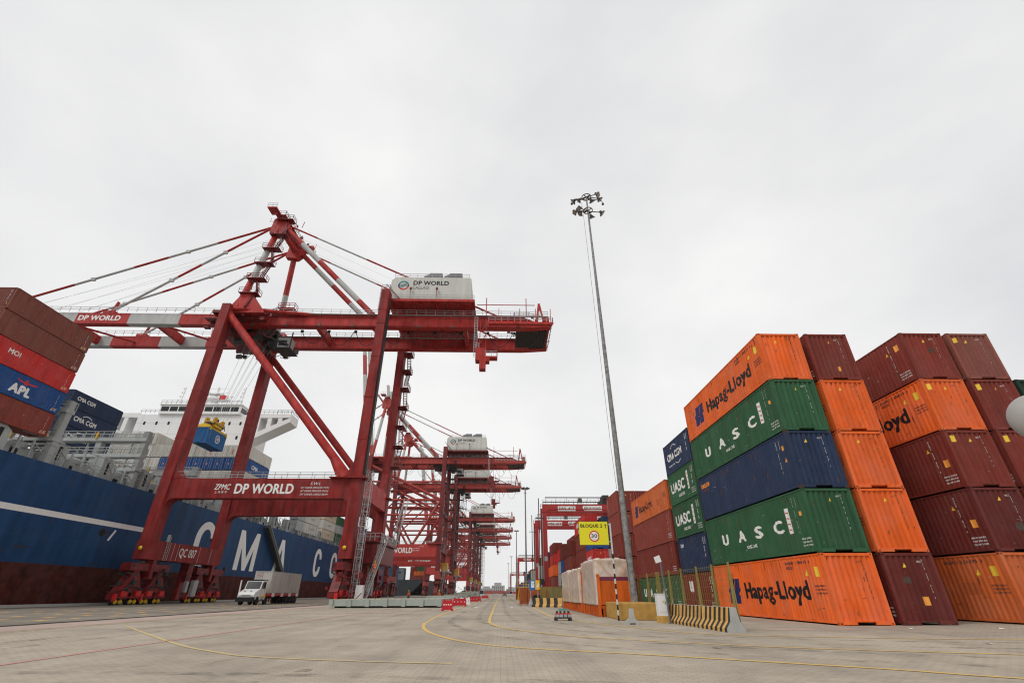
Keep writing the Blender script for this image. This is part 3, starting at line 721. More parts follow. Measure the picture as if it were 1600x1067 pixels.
CODES = ['HLXU 844 210 5', 'UACU 815 276 3', 'SEGU 402 931 7', 'UACU 547 823 4', 'HLBU 158 813 6', 'TCNU 624 017 8', 'FCIU 897 350 2', 'TGHU 993 451 1']
for ci, (x0, y0, where, cols) in enumerate(COLS):
    for k, c in enumerate(cols):
        if ci == 3 and k < 2 and False: continue
        extra = ''
        lab = '%s long container, %s in the %s' % (CNAME[c], RNK[k], where)
        if ci == 0:
            lab = {0: 'orange container with Hapag-Lloyd lettering, bottom of the stack nearest the road', 1: 'green container with spaced UASC letters, second from the bottom nearest the road',
                   2: 'navy blue container with small orange seaco mark, middle of the front stack', 3: 'green container with spaced UASC letters, second from the top nearest the road',
                   4: 'orange container with Hapag-Lloyd lettering on top of the front stack'}[k]
        lab = lab.replace('Hapag-Lloyd lettering', 'black company lettering').replace('spaced UASC letters', 'wide spaced white letters').replace('orange seaco mark', 'orange corner mark')
        t = container(c, L40, H1, (x0 + CW_ / 2 + R.uniform(-.02, .02), y0 + L40 / 2 + R.uniform(-.03, .03), 0.01 + k * P1), lab, GRP)
        end_marks(t, L40, H1, CODES[(ci * 3 + k) % 8], LETG if 'orange' in c else LETW, stickers=R.random() < 0.8)
        wear(t, c, L40, H1, ci * 10 + k + 3)
        if ci == 0 and k in (0, 4): hl(t, H1)
        if ci == 0 and k in (1, 3): uasc_long(t, H1)
        if ci == 0 and k == 2:
            side_text(t, L40, H1, -1, 'seaco', LETO, -5.6, 2.12, 1.45, 0.34, bold=0.05); side_text(t, L40, H1, -1, 'for hire', LETR, -5.3, 1.92, 0.6, 0.12)
            side_code(t, L40, H1, 'SEGU 402 931 7', 4.9); side_code(t, L40, H1, '45G1', 5.2)
            side_text(t, L40, H1, -1, '', STK_O, 5.4, 2.0, 0.2, 0.24, shape=SQ, name='warning_sticker'); side_text(t, L40, H1, -1, '', STK_O, 5.4, 1.4, 0.22, 0.24, shape=TRI, name='warning_sticker')
        if ci == 1 and k == 0: end_text(t, L40, H1, '', STK_O, 0.05, 0.75, 0.3, 0.34, shape=SQ, name='warning_sticker')
        if ci == 1 and k == 4: end_text(t, L40, H1, '', STK_O, 0.1, 0.55, 0.14, 0.26, shape=SQ, name='warning_sticker')
        if ci == 2 and k == 3: hl(t, H1)
        if ci == 2 and k == 0: side_text(t, L40, H1, -1, 'HLXU 211475 0', LETG, 2.9, 2.52, 2.2, 0.13); side_text(t, L40, H1, -1, '', STK_Y, 4.5, 1.98, 0.26, 0.28, shape=TRI, name='warning_sticker'); side_text(t, L40, H1, -1, '', STK_Y, 5.3, 1.92, 0.32, 0.42, shape=SQ, name='warning_sticker')
        if ci == 2 and k in (1, 2, 4):
            side_code(t, L40, H1, CODES[k + 2], 4.9); side_text(t, L40, H1, -1, '', STK_O, 5.35, 1.1 if k < 4 else 2.0, 0.3, 0.36, shape=SQ, name='warning_sticker')
            side_text(t, L40, H1, -1, '', STK_Y, 4.6, 2.0, 0.22, 0.24, shape=TRI, name='warning_sticker')
        if ci >= 2 and k in (2, 3): end_text(t, L40, H1, '', STK_Y, -0.95, H1 - 0.62, 0.26, 0.34, shape=SQ, name='warning_sticker')
        if ci == 3 and k == 4: end_text(t, L40, H1, '', STK_Y, -0.95, H1 - 0.6, 0.26, 0.3, shape=SQ, name='warning_sticker')
for k in range(4):
    c = ['maroon', 'rust', 'maroon', 'dark_green'][k]
    t = container(c, L40, H1, (28.36 + CW_ / 2, 22.7 + L40 / 2, 0.01 + k * P1), '%s container, %s of the four-high stack at the right edge' % (CNAME[c], ['bottom', 'second from bottom', 'third from bottom', 'top'][k]), GRP)
    end_marks(t, L40, H1, CODES[k], LETW)
# second bay: short containers
H2 = 2.591; P2 = 2.60
B2 = ['maroon', 'navy', 'green', 'green', 'navy']
for k, c in enumerate(B2):
    lab = ['maroon short container behind the fence, bottom of the short stack', 'navy short container between a maroon and a green one, behind the fence', 'green short container, lower of the two green ones beside the tall front stack', 'green short container, upper of the two green ones beside the tall front stack', 'navy short container with white swoosh lettering on top of the short stack'][k]
    t = container(c, L20, H2, (14.71 + CW_ / 2, 35.4 + L20 / 2, 0.01 + k * P2), lab, GRP)
    if c == 'green':
        side_text(t, L20, H2, -1, 'UASC', LETW, -2.55, 0.95, 3.3, 0.85, bold=0.04); side_text(t, L20, H2, -1, '', LETW, 1.22, 0.75, 0.36, 1.4, shape=SQ, name='name_bar')
        for i in range(4): side_text(t, L20, H2, -1, '~', LETR, 1.29, 0.9 + i * 0.32, 0.22, 0.1, name='script_mark')
        side_text(t, L20, H2, -1, 'uasc.net', LETW, -0.9, 0.5, 1.3, 0.25)
    if k == 4:
        side_text(t, L20, H2, -1, 'CMA CGM', LETW, -2.3, 1.05, 3.5, 0.62, bold=0.05)
        vs, fs = ring2d(0, 0, 0.9, 1.0, 35, 145, 12); side_text(t, L20, H2, -1, '', LETW, -1.2, 2.0, 1.3, 0.26, shape=(vs, fs), name='logo')
        vs, fs = ring2d(0, 0, 0.9, 1.0, 215, 325, 12); side_text(t, L20, H2, -1, '', LETW, -0.5, 0.5, 1.3, 0.26, shape=(vs, fs), name='logo')
        side_text(t, L20, H2, -1, 'THE FRENCH LINE', LETW, -2.2, 0.55, 1.5, 0.14)
    if k == 1:
        side_text(t, L20, H2, -1, 'DNO', LETW, -2.4, 1.9, 0.7, 0.28, bold=0.03)
    if k == 0:
        side_text(t, L20, H2, -1, 'UI', LETW, -1.8, 1.3, 0.75, 0.8, bold=0.08)
    wear(t, c, L20, H2, 80 + k)
    side_code(t, L20, H2, CODES[k][:11], 2.3); side_code(t, L20, H2, '22G1', 2.6)
# third bay: long containers
for k, c in enumerate(['green', 'maroon', 'rust', 'orange_old']):
    lab = ['green long container behind the fence posts, bottom below two brown ones', 'maroon long container, third from top, behind the lamp mast', 'rust long container right under the orange one behind the mast', 'faded orange long container with worn black lettering, behind the lamp mast'][k]
    t = container(c, L40, H2, (14.71 + CW_ / 2, 42.35 + L40 / 2, 0.01 + k * P2), lab, GRP)
    if k == 0:
        for ch, u0 in (('U', -4.9), ('A', -2.8), ('S', -.7), ('C', 1.4)): side_text(t, L40, H2, -1, ch, LETW, u0, 0.9, .95, 0.75, bold=0.05)
        side_text(t, L40, H2, -1, '', LETW, 3.2, 0.5, 0.5, 1.5, shape=SQ, name='name_bar')
    if k == 3:
        side_text(t, L40, H2, -1, '', LETN, -4.9, 0.7, 1.3, 1.1, shape=hl_logo(), name='logo'); side_text(t, L40, H2, -1, 'Hapag-Lloyd', LETK, -3.2, 0.75, 4.6, 0.95, bold=0.03)
    wear(t, c, L40, H2, 90 + k)
    side_code(t, L40, H2, CODES[k + 2], 5.2)
# fourth bay: short stack of two columns
for cx_, wh in ((14.71, 'front'), (17.25, 'rear')):
    for k, c in enumerate(['maroon_dark', 'maroon', 'maroon', 'rust', 'rust']):
        if wh == 'rear': c = ['maroon', 'brown', 'maroon', 'brown', 'rust'][k]
        t = container(c, L20, H2, (cx_ + CW_ / 2, 61.3 + L20 / 2, 0.01 + k * P2 - (0.0 if k < 5 else 0)), '%s short container, %s, %s column left of the lamp mast' % (CNAME[c], ['bottom', 'second from bottom', 'middle', 'second from top', 'topmost'][k], wh), GRP, detail=2)
        if wh == 'front': side_code(t, L20, H2, CODES[k], -2.6)
        end_marks(t, L20, H2, CODES[(k + 3) % 8], LETW)

# far blocks further along the road
GF = 'containers in the far yard blocks'
def far_stack(x0, y0, L, H, cols, where, detail=1):
    for k, c in enumerate(cols):
        lab = '%s container, %s up, %s' % (CNAME[c], ['first', 'second', 'third', 'fourth', 'fifth', 'sixth'][k], where)
        yield k, container(c, L, H, (x0 + CW_ / 2 + R.uniform(-.04, .04), y0 + L / 2, 0.01 + k * (H + 0.02)), lab, GF, detail)
for k, t in far_stack(13.9, 76.3, L20, 2.40, ['orange', 'maroon', 'red', 'blue'], 'low stack behind the yellow sign'):
    end_marks(t, L20, 2.40, CODES[k], LETW)
    if k == 2: side_text(t, L20, 2.40, -1, 'HAMBURG SÜD', LETW, -2.4, 0.9, 4.0, 0.7, bold=0.03)
for k, t in far_stack(14.71, 87.2, L40, 2.75, ['maroon_dark', 'maroon_dark', 'maroon', 'maroon', 'red'], 'tall stack left of the yellow sign'):
    if k == 4: side_text(t, L40, 2.75, -1, 'HAMBURG', LETW, -3.6, 1.25, 6.0, 0.9, bold=0.05); side_text(t, L40, 2.75, -1, 'SÜD', LETW, -1.6, 0.25, 3.0, 0.8, bold=0.05)
for k, t in far_stack(17.3, 84.0, L40, 2.6, ['maroon', 'rust', 'grey', 'navy', 'navy'], 'second column behind the yellow sign'): pass
ROW = [(103.3, L40, ['green', 'teal', 'rust', 'maroon', 'red'][:4] , 'stack just right of the near yard crane'),
       (116.5, L20, ['teal', 'green', 'blue', 'maroon'], 'short stack under the near yard crane'),
       (123.0, L20, ['navy', 'grey', 'grey', 'red'], 'grey-topped stack under the near yard crane'),
       (137.5, L40, ['navy', 'rust', 'orange', 'red', 'maroon'], 'tall stack just past the near yard crane'),
       (152.0, L40, ['navy', 'rust', 'orange', 'maroon'], 'stack between the two near yard cranes'),
       (170, L40, ['rust', 'blue', 'maroon', 'green', 'navy'], 'stack behind the second yard crane'),
       (184, L40, ['maroon', 'grey', 'rust', 'maroon'], 'stack well behind the second yard crane'),
       (198, L40, ['brown', 'rust', 'white', 'green', 'green'], 'stack left of the second yard crane leg'),
       (214, L40, ['maroon', 'maroon', 'brown', 'grey'], 'grey-topped stack in the far block'),
       (230, L40, ['white', 'rust', 'brown', 'orange'], 'orange-topped stack in the far block'),
       (246, L40, ['rust', 'maroon', 'green', 'green'], 'green-topped stack in the far block'),
       (268, L40, ['green', 'grey', 'rust'], 'low stack ahead of the third yard crane'),
       (290, L40, ['maroon', 'rust', 'green', 'navy'], 'navy-topped stack beside the third yard crane'),
       (310, L40, ['maroon', 'green', 'navy', 'navy'], 'stack under the third yard crane'),
       (372, L40, ['rust', 'grey', 'blue'], 'low stack past the third yard crane'),
       (420, L40, ['maroon', 'grey', 'blue'], 'low stack halfway to the farthest yard crane'),
       (480, L40, ['orange_old', 'rust', 'skyblue'], 'low stack near the farthest yard crane')]
for y, L, cols, wh in ROW:
    for k, t in far_stack(14.3, y, L, 2.7, cols, wh, 1 if y < 160 else 0): pass
    c2 = [R.choice(['rust', 'maroon', 'brown', 'green', 'blue', 'orange_old', 'grey']) for _ in cols] + ([R.choice(['rust', 'maroon'])] if len(cols) < 5 else [])
    if y < 330:
        for k, t in far_stack(16.9, y + 0.2, L, 2.65, c2, 'behind the ' + wh, 0): pass

# ================================================================== lamp masts
def mast(name, label, loc, h, r0, r1, heads=12, cable=False, detail=True):
    t = thing(name, label, 'light mast', loc, 0, 'floodlight masts along the road')
    b = MB(); b.tube((0, 0, 0), (0, 0, h), r0, 20 if detail else 8, 0, r1)
    if detail:
        for z in (9, 18, 27): b.tube((0, 0, z - .03), (0, 0, z + .06), r0 + (r1 - r0) * z / h + .012, 20)
        b.box(-.14, .14, -r0 - .03, -r0 + .1, .5, 1.3)
    b.build('pole', POLEM, t, True)
    if detail: t.rotation_euler.y = -0.0115
    f = MB()
    for z in (h - .1, h - 1.8):
        for k in range(24):
            a0, a1 = 2 * math.pi * k / 24, 2 * math.pi * (k + 1) / 24
            f.bar((.42 * math.cos(a0), .42 * math.sin(a0), z), (.42 * math.cos(a1), .42 * math.sin(a1), z), .06, .06)
        for k in range(4):
            a = math.pi / 4 + k * math.pi / 2
            f.bar((0, 0, z), (.42 * math.cos(a), .42 * math.sin(a), z), .07, .07)
    f.build('head_frame', LAMPM, t)
    if not detail:
        for k in range(6):
            a = 2 * math.pi * k / 6; c = Vector((1.15 * math.cos(a), 1.15 * math.sin(a), h - .2))
            l = MB(); l.cbox(c, (.75, .75, .45)); l.build('floodlight', LAMPM, t)
        return t
    for i in range(heads):
        tier = i // 6; a = rad((14, 38, 142, 166, 205, 335)[i % 6] + 7 * tier)
        d = Vector((math.cos(a), math.sin(a), 0)); rr = (1.3, .8, .8, 1.3, .95, .95)[i % 6]
        if i in (4, 11): continue
        a += R.uniform(-.25, .25); d = Vector((math.cos(a), math.sin(a), 0)); rr *= R.uniform(.7, .98)
        z = h - 1.7 * tier + R.uniform(-.22, .22)
        arm = MB(); arm.bar(d * .1 + Vector((0, 0, z)), d * (rr - .1) + Vector((0, 0, z + .05)), .06, .06)
        tilt = rad(28 + R.uniform(-8, 8)); n_ = (d * math.cos(tilt) - Vector((0, 0, math.sin(tilt)))); n_ = (d * R.uniform(.45, .9) + Vector((R.uniform(-.3, .3), R.uniform(-.3, .3), -.8))).normalized(); d0 = d
        s = Vector((-d.y, d.x, 0)); u_ = n_.cross(s)
        c = d * (rr + .12) + Vector((0, 0, z))
        l = MB(); vs = []
        for dep, wd in ((-.02, .20), (.10, .245), (.14, .245)):
            for ii, jj in ((-1, -1), (1, -1), (1, 1), (-1, 1)): vs.append(c + n_ * dep + s * wd * ii + u_ * wd * .82 * jj)
        l.add(vs, [(3, 2, 1, 0), (0, 1, 5, 4), (1, 2, 6, 5), (2, 3, 7, 6), (3, 0, 4, 7), (4, 5, 9, 8), (5, 6, 10, 9), (6, 7, 11, 10), (7, 4, 8, 11), (8, 9, 10, 11)])
        l.tube(c - n_ * .02, c - n_ * .26, .17, 10, 0, .10)
        lo = l.build('floodlight', LAMPM, t); arm.build('lamp_arm', LAMPM, lo)
        gl = MB(); q = [c + n_ * .145 + s * .20 * ii + u_ * .165 * jj for ii, jj in ((-1, -1), (1, -1), (1, 1), (-1, 1))]; gl.add(q, [(0, 1, 2, 3)])
        gl.build('lamp_glass', LAMPG, lo)
    for sx in (-1, 1):
        cm = MB(); cm.path([(sx * .1, -.1, h - .55), (sx * 1.2, -.1, h - .5), (sx * 1.4, -.1, h - .75), (sx * 1.45, -.1, h - .95)], .035, 6); cm.lathe([(0.02, 0), (.11, .03), (.11, .16), (.05, .2)], (sx * 1.45, -.1, h - 1.15), 10); cm.build('camera_bracket', LAMPM, t)
    lp = MB(); lp.path([(-.55, -.2, h - 1.0), (-.5, -.2, h - 3), (-.42, -.25, 10), (-.2, -.3, 1.2)], .012, 4); lp.build('hoist_cable', DKM, t)
    return t
LAMPG = mat('floodlight_glass', (0.34, 0.29, 0.22), 0.2, dirt=0.4, streak=False)
mast('light_mast', 'tall weathered grey floodlight mast standing in a yellow concrete base', (8.03, 31.5, 0), 34.2, 0.225, 0.065)
for i, (x, y, h, lb) in enumerate([(7.95, 164, 33.5, 'nearest of the thin far floodlight masts, in front of the yard cranes'), (8.5, 287, 33.5, 'second thin far floodlight mast beyond the yard cranes'), (9.6, 500, 33.5, 'distant floodlight mast with its square head just below the crane beams'), (8.3, 620, 33.5, 'most distant floodlight mast above the end of the road')]):
    mast('light_mast', lb, (x, y, 0), h, .30, .2, detail=False)
b = MB(); b.prism([(6.4, 28.2), (8.5, 28.2), (8.5, 32.2), (6.4, 32.2)], 2, 0, 0.82)
o = b.build('mast_base', mat('ochre_block_paint', (0.52, 0.30, 0.075), .75, dirt=.8, dark=.55, scale=1.5, streak=False)); md = o.modifiers.new('b', 'BEVEL'); md.width = .04; md.segments = 2
tag(o, 'yellow painted concrete block round the foot of the tall lamp mast', 'concrete base')

# concrete trestle foot by the base
b = MB(); b.prism([(-.30, 0), (-.27, .12), (-.12, .22), (-.10, .62), (.10, .62), (.13, .22), (.29, .12), (.31, 0), (.14, 0), (.12, .06), (-.12, .06), (-.14, 0)], 1, -.45, .45)
o = b.build('jersey_barrier', CONC); o.location = (6.2, 25.2, 0); o.rotation_euler.z = rad(-12)
tag(o, 'small plain grey concrete barrier in front of the yellow mast base', 'concrete barrier')

# ================================================================== yellow block sign
t = thing('road_sign', 'yellow sign reading BLOQUE 2 with a 30 speed roundel on a striped pole', 'sign', (6.20, 28.0, 0)); t.scale = (.905, .905, .905)
SB = mat('sign_pole_black', (0.02, 0.02, 0.022), 0.5, dirt=0.2); SW_ = mat('sign_pole_white', (0.62, 0.65, 0.63), 0.5, dirt=0.4)
b = MB(); n = 13
zt = 3.55
for k in range(n): b.tube((0, 0, zt * k / n), (0, 0, zt * (k + 1) / n), .052, 12, k % 2)
b.tube((0, 0, zt), (0, 0, 5.32), .052, 12, 1)
b.build('pole', [SB, SW_], t, True)
b = MB(); b.box(-2.0, -.18, -.065, -.045, 4.06, 5.42); bo = b.build('sign_board', SIGNY, t)
b = MB()
for x0, x1, z0, z1 in ((-2.02, -.16, 4.04, 4.06), (-2.02, -.16, 5.42, 5.44), (-2.02, -2.0, 4.06, 5.42), (-.18, -.16, 4.06, 5.42)): b.box(x0, x1, -.07, -.04, z0, z1)
b.build('board_edge', SB, bo)
b = MB(); b.bar((0, -.02, 5.25), (-1.9, -.02, 5.25), .05, .05); b.bar((0, -.02, 4.25), (-1.9, -.02, 4.25), .05, .05); b.build('bracket', SW_, t)
wall_text('lettering', 'BLOQUE 2', LETK, (-1.9, -.068, 5.04), (1, 0, 0), (0, 0, 1), 1.38, .23, bo, bold=0.03)
vs, fs = poly2d([(.06, 0), (.1, 0), (.1, .17), (.15, .17), (.08, .28), (.01, .17), (.06, .17)])
flat('arrow', vs, fs, (-.40, -.068, 5.02), (1, 0, 0), (0, 0, 1), LETK, bo)
vs, fs = ring2d(0, 0, .255, .325, 0, 360, 32); flat('roundel_ring', vs, fs, (-1.07, -.069, 4.56), (1, 0, 0), (0, 0, 1), LETR, bo)
vs, fs = poly2d([(.255 * math.cos(k * math.pi / 16), .255 * math.sin(k * math.pi / 16)) for k in range(32)]); flat('roundel_face', vs, fs, (-1.07, -.069, 4.56), (1, 0, 0), (0, 0, 1), LETW, bo)
wall_text('lettering', '30', LETK, (-1.26, -.072, 4.47), (1, 0, 0), (0, 0, 1), .38, .22, bo, bold=0.02)
wall_text('lettering', 'km/h', LETG, (-1.15, -.072, 4.38), (1, 0, 0), (0, 0, 1), .17, .05, bo)

# ================================================================== striped barriers with fence posts
def jersey(label, p, q, group, h=.8, stripes=7, wd=.62):
    p = Vector((*p, 0)); q = Vector((*q, 0)); L = (q - p).length
    t = thing('jersey_barrier', label, 'concrete barrier', (p + q) / 2, math.atan2((q - p).y, (q - p).x), group)
    hw = wd / 2
    pr = [(-hw, 0), (-hw, .12), (-hw * .52, .34), (-hw * .34, h), (hw * .34, h), (hw * .52, .34), (hw, .12), (hw, 0)]
    b = MB(); b.prism(pr, 0, -L / 2, L / 2); b.build('body', CONC, t)
    # painted slanted bands, a thin coat on both long faces
    n = stripes * 2; s = L / n
    for mi, m in ((0, BLK), (1, YST)):
        b = MB()
        for sgn in (-1, 1):
            P = [(sgn * (hw * .34 + .004), h), (sgn * (hw * .52 + .005), .34), (sgn * (hw + .004), .12), (sgn * (hw + .004), .0)]
            for k in range(mi, n, 2):
                vs = []
                for y, z in P:
                    sh = -.25 * z * .6
                    a0 = max(-L / 2, min(L / 2, -L / 2 + k * s + sh)); a1 = max(-L / 2, min(L / 2, -L / 2 + (k + 1) * s + sh))
                    if k == n - 1: a1 = L / 2
                    vs += [(a0, y, z), (a1, y, z)]
                b.add(vs, [(0, 1, 3, 2), (2, 3, 5, 4), (4, 5, 7, 6)])
        if mi == 0 or True: b.build('black_stripe' if mi == 0 else 'yellow_stripe', m, t)
    return t
bl = [(8.66, 19.6), (8.62, 22.2), (8.56, 24.8), (8.48, 27.4)]
for i in range(3):
    jersey(['nearest black and yellow striped barrier below the wire fence, its grey end showing', 'middle black and yellow striped barrier below the wire fence', 'black and yellow striped barrier next to the white cabinet'][i], (bl[i][0], bl[i][1] + .01), (bl[i + 1][0], bl[i + 1][1] - .01), 'striped barriers below the wire fence', stripes=6, wd=.72)
t = thing('wire_fence', 'wire mesh fence on slanting yellowish posts behind the striped barriers', 'fence', (9.1, 24, 0))
posts = [(8.86, 19.9), (8.84, 21.5), (8.82, 23.2), (8.80, 25.2), (8.78, 27.0), (8.86, 29.1), (8.86, 29.5), (8.86, 31.4), (8.84, 33.6)]
for x, y in posts:
    b = MB(); b.bar((x - 9.1, y - 24, 0.0), (x - 9.02, y - 24, 2.35), 0.065, 0.065); b.bar((x - 9.1 + .12, y - 24, 0), (x - 9.02 + .03, y - 24, 1.9), .045, .045); b.build('post', OLIVE, t)
b = MB()
for (xa, ya), (xb, yb) in zip(posts, posts[1:]):
    for k in range(7):
        z = .75 + k * .25; b.bar((xa - 9.05, ya - 24, z), (xb - 9.05, yb - 24, z), .008, .008)
    nn = 8
    for k in range(1, nn):
        f = k / nn; x = xa + (xb - xa) * f - 9.05; y = ya + (yb - ya) * f - 24; b.bar((x, y, .7), (x, y, 2.3), .008, .008)
b.build('wire_mesh', OLIVE, t)

# white cabinet with a pole-mounted panel
t = thing('junction_cabinet', 'white electrical cabinet with a yellow foot between mast base and fence', 'cabinet', (7.93, 25.9, 0))
b = MB(); b.box(-.24, .24, -.2, .2, .3, 1.22); b.box(-.26, .26, -.22, .22, 1.222, 1.26); b.build('body', WHT, t)
b = MB(); b.box(-.27, .27, -.23, .23, 0, .298); b.build('foot', YST, t)
b = MB(); b.box(-.2, .18, -.212, -.2, .45, 1.15); dr = b.build('door', WHT, t); b = MB(); b.tube((.12, -.22, .8), (.12, -.22, .95), .015, 8); b.build('handle', DKM, dr)
b = MB(); b.add([(-.03, -.214, .86), (.09, -.214, .86), (.03, -.214, .98)], [(0, 1, 2)]); b.build('warning_sticker', STK_Y, t)
t = thing('solar_post', 'thin grey post with a small tilted white panel beside the cabinet', 'solar panel', (8.12, 25.5, 0))
b = MB(); b.tube((0, 0, 0), (-.1, 0, 2.75), .045, 10); b.box(-.1, .1, -.1, .1, 0, .015); b.build('post', mat('dark_grey_post', (0.12, 0.13, 0.14), 0.5), t)
b = MB(); b.prism([(-.34, 2.60), (-.04, 2.68), (-.12, 2.98), (-.42, 2.88)], 1, -.06, -.03); b.build('panel', WHT, t)

# ================================================================== flat racks with wrapped cargo
def wrapped(label, x0, x1, y0, y1, z0, z1, seed):
    from mathutils import noise
    bm = bmesh.new()
    bmesh.ops.create_cube(bm, size=1.0); bmesh.ops.subdivide_edges(bm, edges=bm.edges[:], cuts=31, use_grid_fill=True)
    bm.normal_update()
    sx, sy, sz = x1 - x0, y1 - y0, z1 - z0
    for v in bm.verts:
        p = v.co.copy(); q = Vector((p.x * sx, p.y * sy, p.z * sz)); off = Vector((seed * 7.3, seed * 3.1, 0))
        sag = .16 * max(0, noise.noise(Vector((q.x * .9, q.y * .7, 0)) + off)) if p.z > .49 else 0
        upper = max(0.0, (p.z - .1) / .4) if p.z < .5 else 1.0
        # gathered folds: ridges that swing across the ends and hang on the sides
        w1 = noise.noise(Vector((q.x * 1.1 + q.z * .9, q.y * .9 - q.z * .5, q.z * .7)) + off)
        w2 = 1 - abs(noise.noise(Vector((q.x * 2.3 + q.z * 1.6, q.y * 2.0, q.z * 1.2)) + off)) * 2
        w3 = 1 - abs(noise.noise(Vector((q.x * 5.5, q.y * 5.0 + q.z * 2.5, q.z * 1.4)) + off)) * 2
        end = 1.0 if abs(p.y) > .49 else .3
        d = .12 * w1 * (.4 + upper * end) + .085 * w2 * (.12 + upper * end) + .02 * w3
        n_ = v.normal
        edge = sum(1 for a_ in (p.x, p.y) if abs(a_) > .47) + (1 if p.z > .47 else 0)
        q += n_ * (d - (.05 if edge >= 2 else 0)); q.z -= sag
        v.co = Vector(((x0 + x1) / 2 + q.x, (y0 + y1) / 2 + q.y, (z0 + z1) / 2 + q.z))
    me = bpy.data.meshes.new('wrapped_cargo'); bm.to_mesh(me); bm.free(); me.materials.append(WRAP)
    me.polygons.foreach_set('use_smooth', [True] * len(me.polygons))
    o = obj('wrapped_cargo', me); tag(o, label, 'wrapped cargo', 'wrapped loads on the orange flat racks')
    b = MB(); xm = (x0 + x1) / 2
    if seed == 1:
        for sg in (-1, 1): b.bar((xm + sg * .95, y0 - .16, z1 - .25), (xm + sg * .12, y0 - .17, 2.15), .07, .012)
        b.build('orange_strap', LETO, o)
    return o
WRAP = mat('beige_plastic_wrap', (0.60, 0.47, 0.36), 0.22, dirt=0.6, dark=0.78, scale=0.8, spec=0.5, fade=0.9)
_t = WRAP.node_tree; _b = _t.nodes['Principled BSDF']; _b.inputs['Coat Weight'].default_value = .35; _b.inputs['Coat Roughness'].default_value = .18
_co = _t.nodes.new('ShaderNodeTexCoord'); _n1 = _t.nodes.new('ShaderNodeTexNoise'); _n1.inputs['Scale'].default_value = 9; _n1.inputs['Detail'].default_value = 5
_mp = _t.nodes.new('ShaderNodeMapping'); _mp.inputs['Scale'].default_value = (1.2, 1.2, .35); _mp.inputs['Rotation'].default_value = (.3, .2, 0)
_t.links.new(_co.outputs['Object'], _mp.inputs['Vector']); _t.links.new(_mp.outputs['Vector'], _n1.inputs['Vector'])
_bp = _t.nodes.new('ShaderNodeBump'); _bp.inputs['Strength'].default_value = .45; _bp.inputs['Distance'].default_value = .03
_t.links.new(_n1.outputs['Fac'], _bp.inputs['Height']); _t.links.new(_bp.outputs['Normal'], _b.inputs['Normal'])
def flat_rack(label, x0, y0, L, wallh):
    t = thing('flat_rack', label, 'flat rack', (x0 + 1.22, y0 + L / 2, 0), 0, 'orange flat racks beside the road')
    hw = 1.21; b = MB()
    b.box(-hw, -hw + .12, -L / 2, L / 2, .02, .62); b.box(hw - .12, hw, -L / 2, L / 2, .02, .62); b.box(-hw + .13, hw - .13, -L / 2 + .05, L / 2 - .05, .45, .60)
    k = -L / 2 + .5
    while k < L / 2 - .3:                                     # outriggers and lashing pockets along the side
        b.prism([(k, .14), (k + .2, .14), (k + .32, .55), (k - .1, .55)], 0, -hw - .05, -hw - .002); k += .68
    b.build('base_frame', FRO, t)
    for sy in (-1, 1):
        w_ = MB(); y = sy * (L / 2 - .12)
        w_.box(-hw + .16, hw - .16, y - .05, y + .05, .64, wallh)
        wo = w_.build('end_wall', FRO, t)
        p = MB()
        for sx in (-1, 1): p.cbox((sx * (hw - .08), y, .62 + (wallh - .6) / 2), (.16, .2, wallh - .6))
        p.build('corner_post', FRO, wo)
        q = MB(); q.box(-hw + .17, hw - .17, y - .054 if sy < 0 else y + .05, y - .05 if sy < 0 else y + .054, wallh - .22, wallh - .01); q.build('purple_band', mat('purple_band_paint', (0.16, 0.025, 0.06), .5), wo)
        lg = MB()
        for x in (-.9, -.3, .35, .95): lg.box(x - .07, x + .07, y - .1, y + .09, .02, .6)
        lg.build('end_leg', FRO, wo)
        for sx in (-1, 1):
            for z in (.0, wallh + .0):
                c = MB(); c.cbox((sx * (hw - .06), sy * (L / 2 - .1), z + .07), (.18, .18, .14)); c.build('corner_casting', FRO, t)
    return t
flat_rack('nearest orange flat rack, right behind the striped sign pole', 6.02, 32.35, L20, 2.2)
wrapped('beige plastic-wrapped load nearest the sign pole, on the front orange flat rack', 5.96, 8.5, 32.7, 38.1, .63, 3.25, 1)
flat_rack('longer orange flat rack behind the nearest one', 6.02, 38.75, L40, 2.55)
wrapped('lower beige wrapped load on the rear orange flat rack', 5.9, 8.4, 39.4, 45.2, .63, 3.0, 2)
wrapped('hindmost beige wrapped load at the far end of the rear flat rack', 5.92, 8.4, 45.5, 50.3, .63, 3.05, 3)

# rack of twist locks on the road edge
t = thing('twistlock_rack', 'low grey rack with red-banded bins and a teal tray at the road edge', 'twistlock rack', (3.3, 28.4, 0), rad(4))
b = MB(); b.box(-.42, .42, -.28, .28, .10, .17)
for x in (-.38, .38):
    for y in (-.24, .24): b.box(x - .05, x + .05, y - .05, y + .05, 0, .1)
b.build('pallet_frame', DKM, t)
for x in (-.31, -.12, .1, .31):
    b = MB(); b.box(x - .085, x + .085, -.26, .22, .172, .34); bn = b.build('bin', GALV, t); b = MB(); b.box(x - .089, x + .089, -.264, .1, .30, .345); b.build('red_band', LETR, bn)
    
    for yy in (-.1, .1): b = MB(); b.tube((x, yy, .34), (x, yy, .45), .04, 8); b.build('twistlock', DKM, bn)
b = MB(); b.box(-.22, .26, -.1, .2, .47, .52); b.box(-.22, .26, -.1, -.08, .52, .56); b.build('tray', mat('teal_tray', (0.10, 0.30, 0.27), .5), t)

